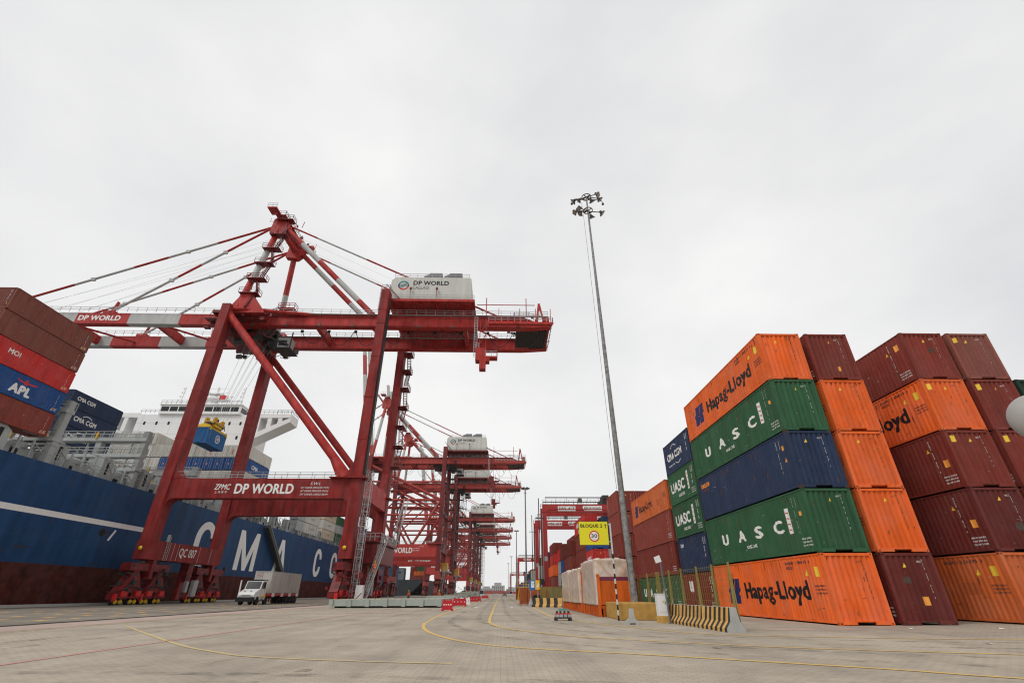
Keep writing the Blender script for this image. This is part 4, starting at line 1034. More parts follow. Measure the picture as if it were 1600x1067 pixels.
# striped barrier, notice boards and drum bin further along
jersey('broad black and yellow striped barrier with a broken end, beyond the flat racks', (3.5, 56.2), (6.4, 54.2), None, h=.85, stripes=4, wd=.9)
b = MB(); b.lathe([(.3, 0), (.3, .25), (.18, .5), (.12, .8)], (0, 0, 0), 7); o = b.build('concrete_stub', CONC); o.location = (3.2, 56.3, 0); tag(o, 'broken grey concrete stub at the end of the striped barrier', 'concrete stub')
t = thing('notice_board', 'blue and yellow notice boards on posts behind the far striped barrier', 'sign', (3.75, 59, 0))
b = MB(); b.box(-.58, .12, -.03, .0, 1.65, 2.62); bo = b.build('blue_board', mat('sign_blue', (0.03, 0.17, 0.48), .5), t)
b = MB(); b.box(-.36, .0, -.036, -.031, 1.85, 2.5); b.build('white_panel', LETW, bo)
wall_text('lettering', 'AVISO', LETN, (-.33, -.04, 2.2), (1, 0, 0), (0, 0, 1), .3, .1, bo)
b = MB(); b.box(.13, .6, -.03, .0, 1.65, 2.6); by = b.build('yellow_board', YELB, t); b = MB(); b.add([(.2, -.035, 1.9), (.5, -.035, 1.9), (.5, -.035, 2.4)], [(0, 1, 2)]); b.build('white_triangle', LETW, by)
b = MB(); b.tube((-.4, .05, 0), (-.4, .05, 2.6), .04, 8); b.tube((.4, .05, 0), (.4, .05, 2.6), .04, 8); b.build('post', GALV, t)
RUSTB = mat('rusty_orange_bin', (0.36, 0.10, 0.03), .7, dirt=.6, rust=.5)
def bin_(label, x, y, wd, h):
    t = thing('lashing_bin', label, 'lashing bin', (x, y, 0))
    b = MB(); b.box(-wd / 2, wd / 2, -1, 1, .1, .25)
    for sx in (-1, 1):
        for sy in (-1, 1): b.box(sx * wd / 2 - .07, sx * wd / 2 + .07, sy - .07, sy + .07, 0, h)
    for z in (.6, h - .1): b.box(-wd / 2, wd / 2, .95, 1.0, z, z + .12); b.box(-wd / 2 - .02, -wd / 2 + .02, -1, 1, z, z + .12); b.box(wd / 2 - .02, wd / 2 + .02, -1, 1, z, z + .12)
    b.box(-wd / 2 + .08, wd / 2 - .08, .8, .94, .25, h - .12); b.build('frame', RUSTB, t)
    return t
t = bin_('rusty bin of black drums below the notice boards', 4.3, 61.5, 2.0, 1.6)
for i in range(5):
    b = MB(); b.lathe([(.2, 0), (.3, .05), (.3, .2), (.2, .25)], (-.62 + .3 * i, -.75 + .1 * (i % 2), .5 + .35 * (i % 2)), 12, axis=1); b.build('drum', RUB, t)
bin_('rusty open bin left of the notice boards', 2.9, 66, 1.0, 1.9)
bin_('rusty orange bin well beyond the notice boards', 4.6, 118, 2.4, 2.2)
t = thing('panel_fence', 'olive vertical-slat fence panel left of the wrapped loads', 'fence', (5.9, 60.5, 0))
b = MB()
for k in range(22): b.box(-1.25 + k * .115, -1.25 + k * .115 + .08, 0, .03, .1, 1.95)
b.box(-1.3, 1.3, .03, .06, .4, .48); b.box(-1.3, 1.3, .03, .06, 1.6, 1.68); b.build('panel', OLIVE, t)
b = MB(); b.box(-1.36, -1.28, -.03, .07, 0, 2.0); b.box(1.28, 1.36, -.03, .07, 0, 2.0); b.build('post', OLIVE, t)

# a rounded grey mirror housing on a post at the right border
t = thing('traffic_mirror', 'round grey back of a traffic mirror at the right border', 'traffic mirror', (8.50, 6.35, 0), rad(-35))
b = MB(); b.lathe([(.02, .02), (.15, .02), (.165, .0), (.185, .02), (.29, .06), (.36, .12), (.385, .18), (.385, .21), (.36, .22)], (-.3, -.16, 3.64), 40, axis=1); b.build('mirror_shell', mat('grey_mirror_shell', (0.36, 0.34, 0.32), .5, dirt=.4), t, True)
b = MB(); b.tube((0.25, .3, 0), (0.25, .3, 3.9), .04, 14); b.bar((.25, .3, 3.58), (-.3, .05, 3.58), .04, .04); b.build('post', GALV, t)

# ================================================================== ship-to-shore cranes
XW, XL = -53.2, -23.35          # waterside and landside leg centres
def haunch(b, x, y0, y1, z, sx, sz, r=2.2, mi=0, n=5):
    """curved gusset in the corner between a leg face at x and a beam edge at z"""
    P = [(x, z)] + [(x + sx * r * (1 - math.sin(math.pi / 2 * k / n)), z + sz * r * (1 - math.cos(math.pi / 2 * k / n))) for k in range(n + 1)]
    P = [(x, z), (x + sx * r, z)] + [(x + sx * (r - r * math.sin(math.pi / 2 * k / n)), z + sz * (r - r * math.cos(math.pi / 2 * k / n))) for k in range(1, n)] + [(x, z + sz * r)]
    b.prism(P, 1, y0, y1, mi)

def banded(b, p, q, r, cuts, n=14):
    p = Vector(p); q = Vector(q); c = [0] + list(cuts) + [1]
    for i in range(len(c) - 1): b.tube(p.lerp(q, c[i]), p.lerp(q, c[i + 1]), r, n, i % 2)

def bogie(t, x, y, m1, m2, detail):
    b = MB()
    b.box(x - .75, x + .75, y - 4.3, y + 4.3, 4.35, 5.35); b.box(x - .5, x + .5, y - .9, y + .9, 5.35, 5.9)
    b.box(x - 1.0, x + 1.0, y - .35, y + .35, 3.3, 5.9)
    bo = b.build('bogie', m1, t)
    for sy in (-1, 1):
        e = MB(); yc = y + sy * 2.6
        e.prism([(yc - 2.3, 1.55), (yc + 2.3, 1.55), (yc + 1.0, 3.5), (yc + .5, 4.34), (yc - .5, 4.34), (yc - 1.0, 3.5)], 0, x - .62, x + .62)
        e.box(x - .68, x + .68, yc - 2.5, yc - .3, .75, 1.5); e.box(x - .68, x + .68, yc + .3, yc + 2.5, .75, 1.5)
        eo = e.build('equaliser_beam', m1, bo)
        if detail:
            k = MB()
            for s in (-1, 1): k.box(x + .7, x + .95, yc + s * 1.4 - .5, yc + s * 1.4 + .5, 1.1, 1.75)
            k.bar((x + .9, yc - 2.4, 1.0), (x + .9, yc + 2.4, 1.0), .06, .06); k.box(x + .4, x + .8, yc - 2.8, yc - 2.5, .5, 1.4)
            k.build('wheel_guard', BRITE, bo)
            k = MB(); k.path([(x + .75, yc - 1.8, 1.8), (x + .9, yc - .9, 2.4), (x + .9, yc + .6, 2.3), (x + .8, yc + 1.9, 1.9)], .09, 6); k.cbox((x + .7, yc, 2.9), (.35, .7, .5)); k.cbox((x - .2, yc, 3.9), (1.7, .5, .3)); k.build('drive_motor', DKM, bo)
        for s in (-1.85, -.95, .95, 1.85):
            wl = MB(); wl.lathe([(.1, -.28), (.40, -.28), (.40, -.12), (.36, -.1), (.36, .2), (.40, .2), (.40, .30), (.1, .30)], (x, yc + s, .40), 14, axis=0)
            wo = wl.build('wheel', DKM, bo)
            if detail:
                h = MB(); h.lathe([(.31, .302), (.28, .42), (.16, .46), (.12, .56)], (x, yc + s, .42), 12, 0, axis=0); h.build('hub', YELB, wo)
                if s in (-1.85, .95):
                    h = MB(); h.lathe([(.24, .0), (.24, .5)], (x + .3, yc + s + .3, 1.35), 10, 0, axis=0); h.build('gear_motor', YEL, wo)

def sts_crane(label, Y0, group, first, red, dred, load):
    """everything is in metres about the point between the rails; first = the big near crane"""
    t = thing('quay_crane', label, 'harbour crane', (0, Y0, 0), 0, group)
    LW2, LD2 = .78, 1.1
    bz0 = 14.55 if first else 13.3
    yl = 9.25
    for sx, x in ((0, XW), (1, XL)):
        for sy in (-1, 1):
            y = sy * yl; top = 54.4 if sx else 50.6
            b = MB(); b.box(x - LW2, x + LW2, y - LD2, y + LD2, 8.55, top)
            if sx:
                haunch(b, x - LW2, y - .9, y + .9, 17.6, -1, 1, 3.4); haunch(b, x - LW2, y - .84, y + .84, bz0, -1, -1, 1.2)
                haunch(b, x + LW2, y - .9, y + .9, 8.7, 0.001, 1, .01)
                # haunch towards the other landside leg
                yy = y - sy * LD2
                b.prism([(yy, 18.5), (yy - sy * 3.2, 18.5), (yy - sy * 1.2, 19.6), (yy, 22.5)], 0, x - .7, x + .7)
                b.box(x - LW2 - .06, x + LW2 + .06, y - LD2 - .06, y + LD2 + .06, 49.6, 49.75)
            else:
                haunch(b, x + LW2, y - .9, y + .9, 17.6, 1, 1, 2.6); haunch(b, x + LW2, y - .84, y + .84, bz0, 1, -1, 1.5)
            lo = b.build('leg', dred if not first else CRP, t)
            if first or sx:
                f = MB(); f.box(x - LW2 - .004, x + LW2 + .004, y - LD2 - .05, y - LD2, 9.0, 17.5) if False else None
            bogie(t, x, sy * 8.0, GREASE if first else dred, dred, first)
        b = MB(); b.box(x - .95, x + .95, -yl - 1.12, yl + .7, 5.9, 8.55)
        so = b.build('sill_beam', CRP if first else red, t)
        if first:
            k = MB()
            for yy in (-5.6, -4.6, -3.4, 2.5, 6.0): k.box(x + .952, x + .985, yy - .04, yy + .04, 5.95, 8.5)
            k.box(x + .6, x + .95, -6.4, -6.2, 8.55, 9.6); k.ladder((x + 1.0, -6.3, 5.95), (x + 1.0, -6.3, 9.3), .5, (0, 1, 0), .35, .03)
            k.build('sill_ladder', GALV, so)
            k = MB(); k.box(x - .7, x + .7, 1.2, 2.6, .8, 5.9); k.box(x + .5, x + 1.1, -.6, .4, .5, 3.0); k.build('cable_pedestal', GREASE, so)
            k = MB(); k.box(x + .7, x + 1.3, 3.0, 4.2, 1.0, 3.4); k.box(x + .72, x + 1.25, 1.0, 1.6, 1.6, 3.2); k.build('control_box', GALV, so)
            wall_text('lettering', 'QC 007', LETW, (x + .957, -2.9, 6.45), (0, 1, 0), (0, 0, 1), 4.6, 1.5, so, bold=0.01)
            for yy in (-9.2,):
                k = MB(); k.lathe([(.1, -.2), (.28, -.08), (.27, -.02)], (x - .1, -yl - 1.27, 7.4), 12, axis=1); k.build('floodlight', YELB, so)
    for sy in (-1, 1):                                    # portal beams
        y = sy * yl
        b = MB(); b.box(XW + LW2 - .02, XL - LW2 + .02, y - .85, y + .85, bz0, 17.6)
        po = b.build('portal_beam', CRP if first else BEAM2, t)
        b = MB()
        if first or sy < 0:
            b.rail([(XW + 1, y - .8, 17.6), (XL + .7, y - .8, 17.6)], 1.05, 2.0, .03); b.rail([(XW + 1, y + .8, 17.6), (XL + .7, y + .8, 17.6)], 1.05, 2.6, .03)
            b.build('handrail', GALV, po)
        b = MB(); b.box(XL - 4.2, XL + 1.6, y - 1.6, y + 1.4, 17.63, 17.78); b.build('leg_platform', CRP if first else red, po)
        if sy < 0 or not first:
            yf = y - .86
            wall_text('lettering', 'DP WORLD', LETW, (-42.2, yf, 15.2) if first else (-43.5, yf, 14.5), (1, 0, 0), (0, 0, 1), 9.2 if first else 10.5, 1.6 if first else 1.9, po, bold=0.035)
            wall_text('lettering', 'S.W.L', LETW, (-30.5, yf, 16.6), (1, 0, 0), (0, 0, 1), 1.6, .42, po, shear=.25)
            if first:
                for i, s in enumerate(('65T UNDER SPREADER TWIN', '50T UNDER SPREADER SINGLE', '75T UNDER CARGO BEAM')):
                    wall_text('lettering', s, LETW, (-31.9, yf, 16.05 - .52 * i), (1, 0, 0), (0, 0, 1), 4.4, .27, po, shear=.25)
                wall_text('lettering', 'ZPMC', LETW, (-45.4, yf, 15.85), (1, 0, 0), (0, 0, 1), 2.5, .85, po, bold=0.02, shear=.2)
                for i in range(4): wall_text('lettering', '上海振华'[i], LETW, (-45.2 + .52 * i, yf, 15.3), (1, 0, 0), (0, 0, 1), .36, .38, po)
            else:
                for i in range(2): wall_text('lettering', '50T UNDER SPREADER', LETW, (-33.6, yf, 15.9 - .7 * i), (1, 0, 0), (0, 0, 1), 3.2, .3, po)
    for x, z0, z1 in ((XL, 15.2, 18.5),):                    # beam along the quay between landside legs
        b = MB(); b.box(x - .7, x + .7, -yl + LD2, yl - LD2, z0, z1); b.build('tie_beam', dred, t)
    for sy in (-1, 1):                                     # big diagonals
        y = sy * yl; b = MB()
        if first:
            b.tube((XW + .3, y, 48.9), (XL - 2.2, y, 18.6), .68, 16); b.tube((XL - 4.4, y, 21.0), (XL - 2.2, y, 17.8), .72, 16, 0, 1.15)
        else:
            b.tube((XW + .3, y, 47.0), (XL - .5, y, 33.5), .55, 10); b.tube((XL - .5, y, 33.5), ((XW + XL) / 2 + 5, y, 17.7), .5, 10); b.tube((XW + .5, y, 33.5), (XL - .5, y, 33.5), .5, 10)
            b.tube((XW + .5, y, 33.5), ((XW + XL) / 2 - 4, y, 17.7), .5, 10)
        b.build('diagonal_brace', red if first else CRL, t, True)
        b = MB(); b.tube((XW + .4, y, 50.2), (-37.5, sy * 5.2, 51.2), .38, 12); b.build('plan_brace', red, t, True)
    # twin box girder and the boom, with painted bands
    gz0, gz1, gy, gw = 48.6, 51.15, 4.75, .75
    for sy in (-1, 1):
        y = sy * gy
        b = MB(); b.box(-55.6, 4.0, y - gw, y + gw, gz0, gz1); b.prism([(4, gz0), (9.6, gz0 + .4), (9.6, gz1 - 1.1), (6.4, gz1 - 1.1), (4, gz1)], 1, y - gw, y + gw)
        go = b.build('girder', red, t)
        b = MB(); b.rail([(-54, y - gw - .5, gz1), (9, y - gw - .5, gz1)], 1.05, 1.9, .035); b.box(-54, 9, y - gw - .6, y - gw + .02, gz1 - .08, gz1 - .02); b.build('walkway', GALV, go)
        if not first:                                       # raised boom: the same box tilted up about its hinge
            th = rad(81); dv = Vector((-math.cos(th), 0, math.sin(th))); h0 = Vector((-56.4, y, gz0 + 1.4))
            b = MB(); bn = [0, 9, 19, 29, 39, 49, 56]
            for i in range(6): b.bar(h0 + dv * bn[i], h0 + dv * bn[i + 1], 1.3, 2.2, i % 2)
            bo = b.build('boom', [red, CW], t)
            b = MB()
            for i in range(14): b.bar(h0 + dv * (4 * i) + Vector((1.5, 0, .3)), h0 + dv * (4 * i + 3.6) + Vector((1.5, 0, .3)), .1, .1); b.bar(h0 + dv * (4 * i) + Vector((1.0, 0, 0)), h0 + dv * (4 * i) + Vector((1.6, 0, .3)), .1, .1)
            b.build('walkway', GALV, bo)
            continue
        b = MB()
        for i, (xa, xb) in enumerate(((-64.8, -56.0), (-74.8, -64.8), (-85.1, -74.8), (-95, -85.1), (-104.8, -95), (-112, -104.8))): b.box(xa, xb, y - gw + .05, y + gw - .05, gz0 + .1, gz1 - .05, i % 2)
        bo = b.build('boom', [red, CW], t)
        b = MB(); b.rail([(-111, y - gw - .4, gz1), (-56.5, y - gw - .4, gz1)], 1.05, 1.9, .035); b.build('walkway', GALV, bo)
        b = MB(); b.box(-80.6, -78.4, y - .5, y + .5, gz1, gz1 + .7); b.bar((-79.5, y, gz1), (-78.8, y, gz1 + 3.0), .25, .5); b.bar((-104, y, gz1), (-103.2, y, gz1 + 3.0), .25, .5); b.box(-105, -103, y - .5, y + .5, gz1, gz1 + .7); b.build('stay_bracket', red, bo)
        if first and sy < 0:
            wall_text('lettering', 'DP WORLD', LETW, (-84.6, y - gw + .04, gz0 + .75), (1, 0, 0), (0, 0, 1), 8.2, 1.2, bo, bold=0.04)
    for x in (-100, -88, -70, -58, -38, -8, 9):
        if not first and x < -56: continue
        b = MB(); b.box(x - .4, x + .4, -gy + gw, gy - gw, gz0 + .5, gz1 - .3)
        if x in (-88, -70): b.tube((x, -gy + gw, gz0 + 1), (x + 8, gy - gw, gz0 + 1), .22, 8)
        b.build('cross_tie', red, t)
    b = MB()                                             # hinge platforms by the waterside leg
    b.box(-58.5, -47, -7.6, -6.0, 48.9, 49.0); b.rail([(-57.5, -7.6, 49), (-47, -7.6, 49), (-44, -7.6, 51.2)], 1.05, 1.1, .035); b.box(-57, -51, -8.1, 8.1, 49.9, 50.5); b.box(-56, -50, -3.9, 3.9, 46.8, 48.5)
    for yy in (-3, 3): b.bar((-57, yy, 47), (-46, yy, 48.4), .5, .7)
    b.build('hinge_platform', dred if not first else GREASE, t)
    if first:
        for sy in (-1, 1): b = MB(); b.prism([(-54.2, 49.6), (-51.8, 54.2), (-50.2, 54.2), (-46.6, 49.6)], 1, sy * 8 - .7, sy * 8 + .7); b.build('pylon_foot', red, t)
    # A-frame
    ah = 75.4
    for sy in (-1, 1):
        p = Vector((XW + (.9 if first else 0.2), sy * (8.3 if first else yl), 50.8)); q = Vector((-51.2, sy * 4.4, ah))
        b = MB(); banded(b, p, q, .62, (.28, .70) if sy < 0 else (.06, .52)); b.build('pylon_leg', [red, CW], t, True)
        b = MB(); banded(b, (-49.6, sy * 4.4, ah - .6), (-26.8, sy * gy, gz1 + .5), .58, (.2, .41, .62, .85)); b.build('back_stay', [red, CW], t, True)
        b = MB(); banded(b, (-50, sy * 4.4, ah + .6), (-.5 if first else 2, sy * gy, gz1 + .2), .2, (.16, .4, .62, .75), 8); b.build('back_tie', [red, CW], t, True)
        for xe, ze, cuts in ((-104, gz1 + .7, (.22, .40, .52, .72)), (-79.5, gz1 + .7, (.33, .48, .62))) if first else ((-61.0, 86.0, (.5,)), (-59.0, 70.0, (.5,))):
            b = MB(); banded(b, (-52.3, sy * 4.4, ah), (xe, sy * gy, ze), .24, cuts, 8)
            for k in (.33, .66):
                c = Vector((-52.3, sy * 4.4, ah)).lerp(Vector((xe, sy * gy, ze)), k); b.cbox(c, (.9, .4, .7), 1)
            b.build('fore_stay', [red, CW], t, True)
        b = MB(); b.prism([(-52.9, ah - 2.2), (-50.2, ah - 2.6), (-48.6, ah - .9), (-49.4, ah + 1.2), (-51, ah + 2.4), (-52.6, ah + 1.6)], 1, sy * 4.4 - .7, sy * 4.4 + .7); b.build('apex_head', red, t)
    b = MB(); b.tube((-51.2, -4, ah - .3), (-51.2, 4, ah - .3), .6, 12); b.tube((-50.4, -4, ah + .9), (-50.4, 4, ah + .9), .4, 10); b.box(-52.3, -50, -5.8, 5.8, ah + 2.3, ah + 2.42)
    b.box(-53.6, -51.5, -7.4, -5.0, ah + 2.9, ah + 3.2); b.box(-49.5, -47.4, 3.4, 6.4, ah + .9, ah + 1.1); b.cbox((-48.4, 5.5, ah + 2.2), (1.6, .8, .7)); b.tube((-47.9, 6.2, ah + 1), (-47.5, 6.2, ah + 4), .05, 6); b.tube((-50.6, 0, ah + 2.4), (-50.3, 0, ah + 5), .05, 6)
    b.build('apex_beam', red, t)
    b = MB(); b.rail([(-52.3, -5.8, ah + 2.4), (-50, -5.8, ah + 2.4), (-50, 5.8, ah + 2.4), (-52.3, 5.8, ah + 2.4)], 1.05, 1.2, .04); b.rail([(-53.6, -7.4, ah + 3.2), (-51.5, -7.4, ah + 3.2)], 1.05, 1, .04); b.rail([(-49.5, 6.4, ah + 1.1), (-47.4, 6.4, ah + 1.1)], 1.05, 1, .04); b.build('handrail', GALV, t)
    # stairs up the pylon
    if first:
        zz = [(50, 54), (54, 58), (58, 62.5), (62.5, 67), (67, 71.5), (71.5, 76.5)]
        for i, (z0, z1) in enumerate(zz):
            f = (z0 - 50.8) / (ah - 50.8); f2 = (z1 - 50.8) / (ah - 50.8)
            x0 = -51.0 + .9 * f; yb = -8.3 + 3.9 * f
            b = MB(); s = 1 if i % 2 else -1
            b.stair((x0 + .9 + s * .6, yb - .2, z0), (x0 + .9 - s * .6, yb + .2, z1), .8, (0, 1, 0), 0, .4)
            b.box(x0 - 1.4, x0 + 2.2, yb - .9, yb + .9, z1 - .12, z1)
            b.rail([(x0 - 1.4, yb - .9, z1), (x0 + 2.2, yb - .9, z1), (x0 + 2.2, yb + .9, z1)], 1.05, 1.2, .035)
            b.build('stairway', [GREASE], t)
        for x0, z0 in ((-47.4, 54.2),):
            b = MB(); b.box(x0, x0 + 3.4, -3.2, -1.6, z0, z0 + .2); b.rail([(x0, -3.2, z0 + .2), (x0 + 3.4, -3.2, z0 + .2), (x0 + 3.4, -1.6, z0 + .2)], 1.05, 1.2, .04)
            for k in (.6, 1.4, 2.2): b.bar((x0 + k, -2.4, gz1), (x0 + k + .6, -2.4, z0), .12, .12)
            b.build('sheave_platform', red, t)
    def clutter(name, n_, x0, x1, y0, y1, z0, z1, m, seed, mx=1.2):
        r_ = random.Random(seed); b = MB()
        for _ in range(n_):
            c = Vector((r_.uniform(x0, x1), r_.uniform(y0, y1), r_.uniform(z0, z1))); k_ = r_.random()
            if k_ < .45: b.cbox(c, (r_.uniform(.2, mx), r_.uniform(.2, mx), r_.uniform(.15, mx * .8)))
            elif k_ < .8:
                q = c + Vector((r_.uniform(-1, 1), r_.uniform(-1, 1), r_.uniform(-1, 1))) * mx * 1.6; b.bar(c, q, .12, .12)
            else: b.path([c, c + Vector((r_.uniform(-.6, .6), .2, -mx)), c + Vector((r_.uniform(.6, 1.6), 0, -mx * 1.3)), c + Vector((2 * mx, .1, -.2))], .06, 5)
        b.build(name, m, t)
    if first:
        clutter('hinge_machinery', 46, -58, -45.5, -8.0, -4.2, 46.2, 50.4, GREASE, 3, 1.1)
        clutter('hinge_machinery', 40, -57, -44.5, -4, 4, 45.2, 48.4, DKM, 4, 1.2)
        clutter('base_machinery', 34, XL - 1.2, XL + 2.4, -14, -5, .6, 5.2, GREASE, 5, .9)
        clutter('base_machinery', 30, XL - 1.2, XL + 3.0, 3, 13, .6, 8.0, GREASE, 6, .9)
        clutter('base_machinery', 34, XW - 1.3, XW + 1.5, -13, -4, .6, 5.6, DKM, 7, .8)
        clutter('base_machinery', 30, XW - 1.3, XW + 1.5, 3.5, 13, .6, 5.6, DKM, 8, .8)
        clutter('rear_machinery', 30, .5, 9.2, -5.6, 5, gz1 - .6, gz1 + 1.0, GREASE, 9, .8)
        clutter('apex_machinery', 26, -53, -48.2, -6, 6, ah + .6, ah + 3.4, GREASE, 10, .7)
        for x, sgn in ((XW, 1), (XL, 1)):
            for sy in (-1, 1):
                y = sy * yl
                for z in ((24, 31.5, 39.5, 46.5) if x == XL else (24, 32.5, 41)):
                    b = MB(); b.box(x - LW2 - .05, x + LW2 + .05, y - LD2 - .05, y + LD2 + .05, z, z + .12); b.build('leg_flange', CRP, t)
        b = MB(); b.box(XL + .80, XL + 1.05, -yl - .5, -yl - .2, 18.5, 48.4); b.box(XL + .80, XL + .98, -yl + .3, -yl + .7, 18.5, 53); b.build('cable_tray', DKM, t)
        b = MB(); b.ladder((XL - 1.15, -yl, 49.8), (XL - 1.15, -yl, 55.4), .6, (0, 1, 0), .3, .035); b.rail([(XL - .8, -yl - 1, 54.4), (XL + .8, -yl - 1, 54.4), (XL + .8, -yl + 1, 54.4)], 1.0, .8, .035); b.build('ladder', GALV, t)
        for k in range(9):
            xx = -50 + 6.6 * k
            b = MB(); b.cbox((xx, -5.75, gz0 - .12), (.5, .4, .3)); b.bar((xx, -5.75, gz0), (xx, -5.5, gz0 + .8), .08, .08); b.build('floodlight', LAMPM, t)
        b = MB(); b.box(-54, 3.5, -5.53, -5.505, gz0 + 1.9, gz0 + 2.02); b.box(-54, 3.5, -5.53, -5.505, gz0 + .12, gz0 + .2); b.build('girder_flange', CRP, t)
    else:
        clutter('base_machinery', 26, XL - 1.5, XL + 3.2, -13, 12, .8, 8.4, DKM, 11, 1.3)
        clutter('leg_fittings', 34, XL + .8, XL + 2.6, -yl - 1, -yl + 1.5, 12, 47, DKM, 12, 1.0)
        clutter('leg_fittings', 34, XW + .8, XW + 2.2, -yl - 1, -yl + 1.5, 12, 47, DKM, 13, 1.0)
        clutter('girder_machinery', 40, -54, 8, -6, 6, gz0 - 1.0, gz1 + .8, DKM, 14, 1.3)
        for sy in (-1, 1):
            y = sy * yl
            b = MB(); b.tube((XW + .5, y, 28), (XL - .5, y, 28), .38, 8); b.tube((XW + .5, y, 40.5), (XL - .5, y, 40.5), .34, 8); b.tube((XW, y, 29), (XW + 12, y, 40.5), .3, 8); b.build('horizontal_brace', CRL, t, True)
        for x in (XW, XL):
            b = MB(); b.tube((x, -yl, 46), (x, yl, 30), .35, 8); b.tube((x, yl, 46), (x, -yl, 30), .35, 8); b.box(x - .5, x + .5, -yl, yl, 28.6, 30); b.build('cross_brace', CRD, t)
        b = MB()
        for k in range(10):
            z0_ = 9 + 4 * k; q = [(XL + 2.6, yl + 1.3, z0_), (XL + 4.2, yl + 1.3, z0_ + 4)]
            b.bar(q[0], q[1], .12, .12); b.bar((XL + 4.2, yl + 1.3, z0_), (XL + 2.6, yl + 1.3, z0_ + 4), .12, .12); b.box(XL + 2.5, XL + 4.3, yl + .6, yl + 2.2, z0_ - .08, z0_)
        for dx in (2.55, 4.25): b.box(XL + dx - .08, XL + dx + .08, yl + 1.2, yl + 1.4, 8, 49)
        b.build('stair_tower', DKM, t)
    # machinery house
    hx0, hx1, hy, hz0, hz1 = -23.2, -6.8, 7.6, 53.55, 59.3
    b = MB(); b.box(hx0 - .2, hx1 + .9, -hy - .6, hy + .6, hz0 - .55, hz0)
    for k in range(7): b.box(hx0 + 2.2 * k + .6, hx0 + 2.2 * k + .75, -hy, hy, hz0 - .85, hz0 - .55)
    b.box(hx0 + 1, hx0 + 2.4, -5.4, -4.1, gz1, hz0 - .55); b.box(hx1 - 2.4, hx1 - 1, -5.4, -4.1, gz1, hz0 - .55); b.box(hx0 + 1, hx0 + 2.4, 4.1, 5.4, gz1, hz0 - .55); b.box(hx1 - 2.4, hx1 - 1, 4.1, 5.4, gz1, hz0 - .55)
    b.build('house_platform', CR if first else dred, t)
    b = MB(); b.prism([(hx0, hz0 + .02), (hx1, hz0 + .02), (hx1, hz1 - .3), (hx1 - .3, hz1), (hx0 + .8, hz1), (hx0, hz1 - .9)], 1, -hy, hy)
    ho = b.build('machinery_house', HOUSE, t)
    b = MB()
    for k in range(1, 14): b.box(hx0 + 1.17 * k - .02, hx0 + 1.17 * k + .02, -hy - .012, -hy - .001, hz0 + .05, hz1 - .35)
    b.build('panel_seam', mat('panel_seam_grey', (0.46, 0.46, 0.43), .6), ho)
    for xx in (hx0 + 6.4, hx0 + 10.6):
        b = MB(); b.prism([(xx - .3, hz1), (xx + .2, hz1 + .9), (xx + 1.2, hz1 + 1.3), (xx + 1.2, hz1)], 1, -7, -4.4); b.box(xx + 1.2, xx + 3.8, -7.1, -4.3, hz1, hz1 + 1.5); b.build('air_conditioner', mat('grey_fan_unit', (0.2, 0.205, 0.21), .6), ho)
    b = MB(); b.rail([(hx0 + .5, -hy + .2, hz1), (hx1 - .4, -hy + .2, hz1)], 1.0, 1.5, .035); b.rail([(hx0, -hy - .5, hz0), (hx1 + .8, -hy - .5, hz0)], 1.05, 1.4, .035); b.build('handrail', GALV, ho)
    b = MB()
    for xx in (hx0 + 4.2, hx0 + 9.5): b.tube((xx, -hy - .4, hz0), (xx, -hy - .4, hz0 + 2.5), .05, 6); b.cbox((xx, -hy - .5, hz0 + 2.6), (.4, .3, .4))
    b.bar((hx0 - .8, -hy - .4, hz1 - 2.2), (hx0 + 2.2, -hy - .4, hz0 + .1), .3, .12)
    b.build('floodlight', GREASE if first else DKM, ho)
    dp_logo(ho, (hx0 + 2.55, -hy - .02, hz1 - 2.1), 1.12)
    wall_text('lettering', 'DP WORLD', LETK, (hx0 + 4.5, -hy - .02, hz1 - 2.0), (1, 0, 0), (0, 0, 1), 7.3, 1.1, ho, bold=0.035)
    wall_text('lettering', 'CALLAO', LETG, (hx0 + 4.4, -hy - .02, hz1 - 3.0), (1, 0, 0), (0, 0, 1), 3.4, .68, ho)
    # landside end: catwalk frame, rear platform
    b = MB(); b.box(-3, 9.8, -7.2, -6.0, gz0 + .2, gz0 + .45); b.box(-3, 9.9, -7.3, -7.1, gz0 - .1, gz0 + .35)
    for x in (-1, 3.2, 6.4, 9.4): b.bar((x, -7.1, gz0 + .3), (x, -7.1, gz1 + 1.0), .12, .12)
    b.box(4.5, 9.4, -3.9, 3.9, gz1 - 1.0, gz1 - .8); b.bar((6.8, -4, gz1 - .8), (7.4, -4, gz1 + 4.2), .5, .5); b.bar((8.4, -4, gz1 - .8), (7.5, -4, gz1 + 3.8), .35, .35); b.cbox((8.7, -4, gz1 + .2), (1.4, .8, 1.0))
    for x in (-3.6, 4.6): b.tube((x, -5.5, gz1), (x, -5.5, gz1 + 4.6), .09, 6)
    b.bar((-5.6, -5.5, gz1 + 2.9), (6.4, -5.5, gz1 + 2.9), .12, .12)
    b.build('rear_platform', red, t)
    b = MB(); b.box(2.5, 9.0, -3.7, 3.7, gz0 + .35, gz0 + .5)
    for k in range(12): b.box(2.6 + .55 * k, 2.75 + .55 * k, -3.9, 3.9, gz0 + .1, gz0 + .34)
    b.box(4, 7, -2, 2, gz0 + .51, gz0 + 1.6); b.build('winch_floor', DKM, t)
    b = MB(); b.rail([(-3, -7.2, gz0 + .45), (9.8, -7.2, gz0 + .45), (9.8, 5, gz0 + .45)], 1.05, 1.3, .035); b.rail([(2, -5.6, gz1), (5, -5.6, gz1), (7, -5.6, gz1 - .9), (9.6, -5.6, gz1 - .9)], 1.05, 1.0, .035); b.build('handrail', GALV, t)
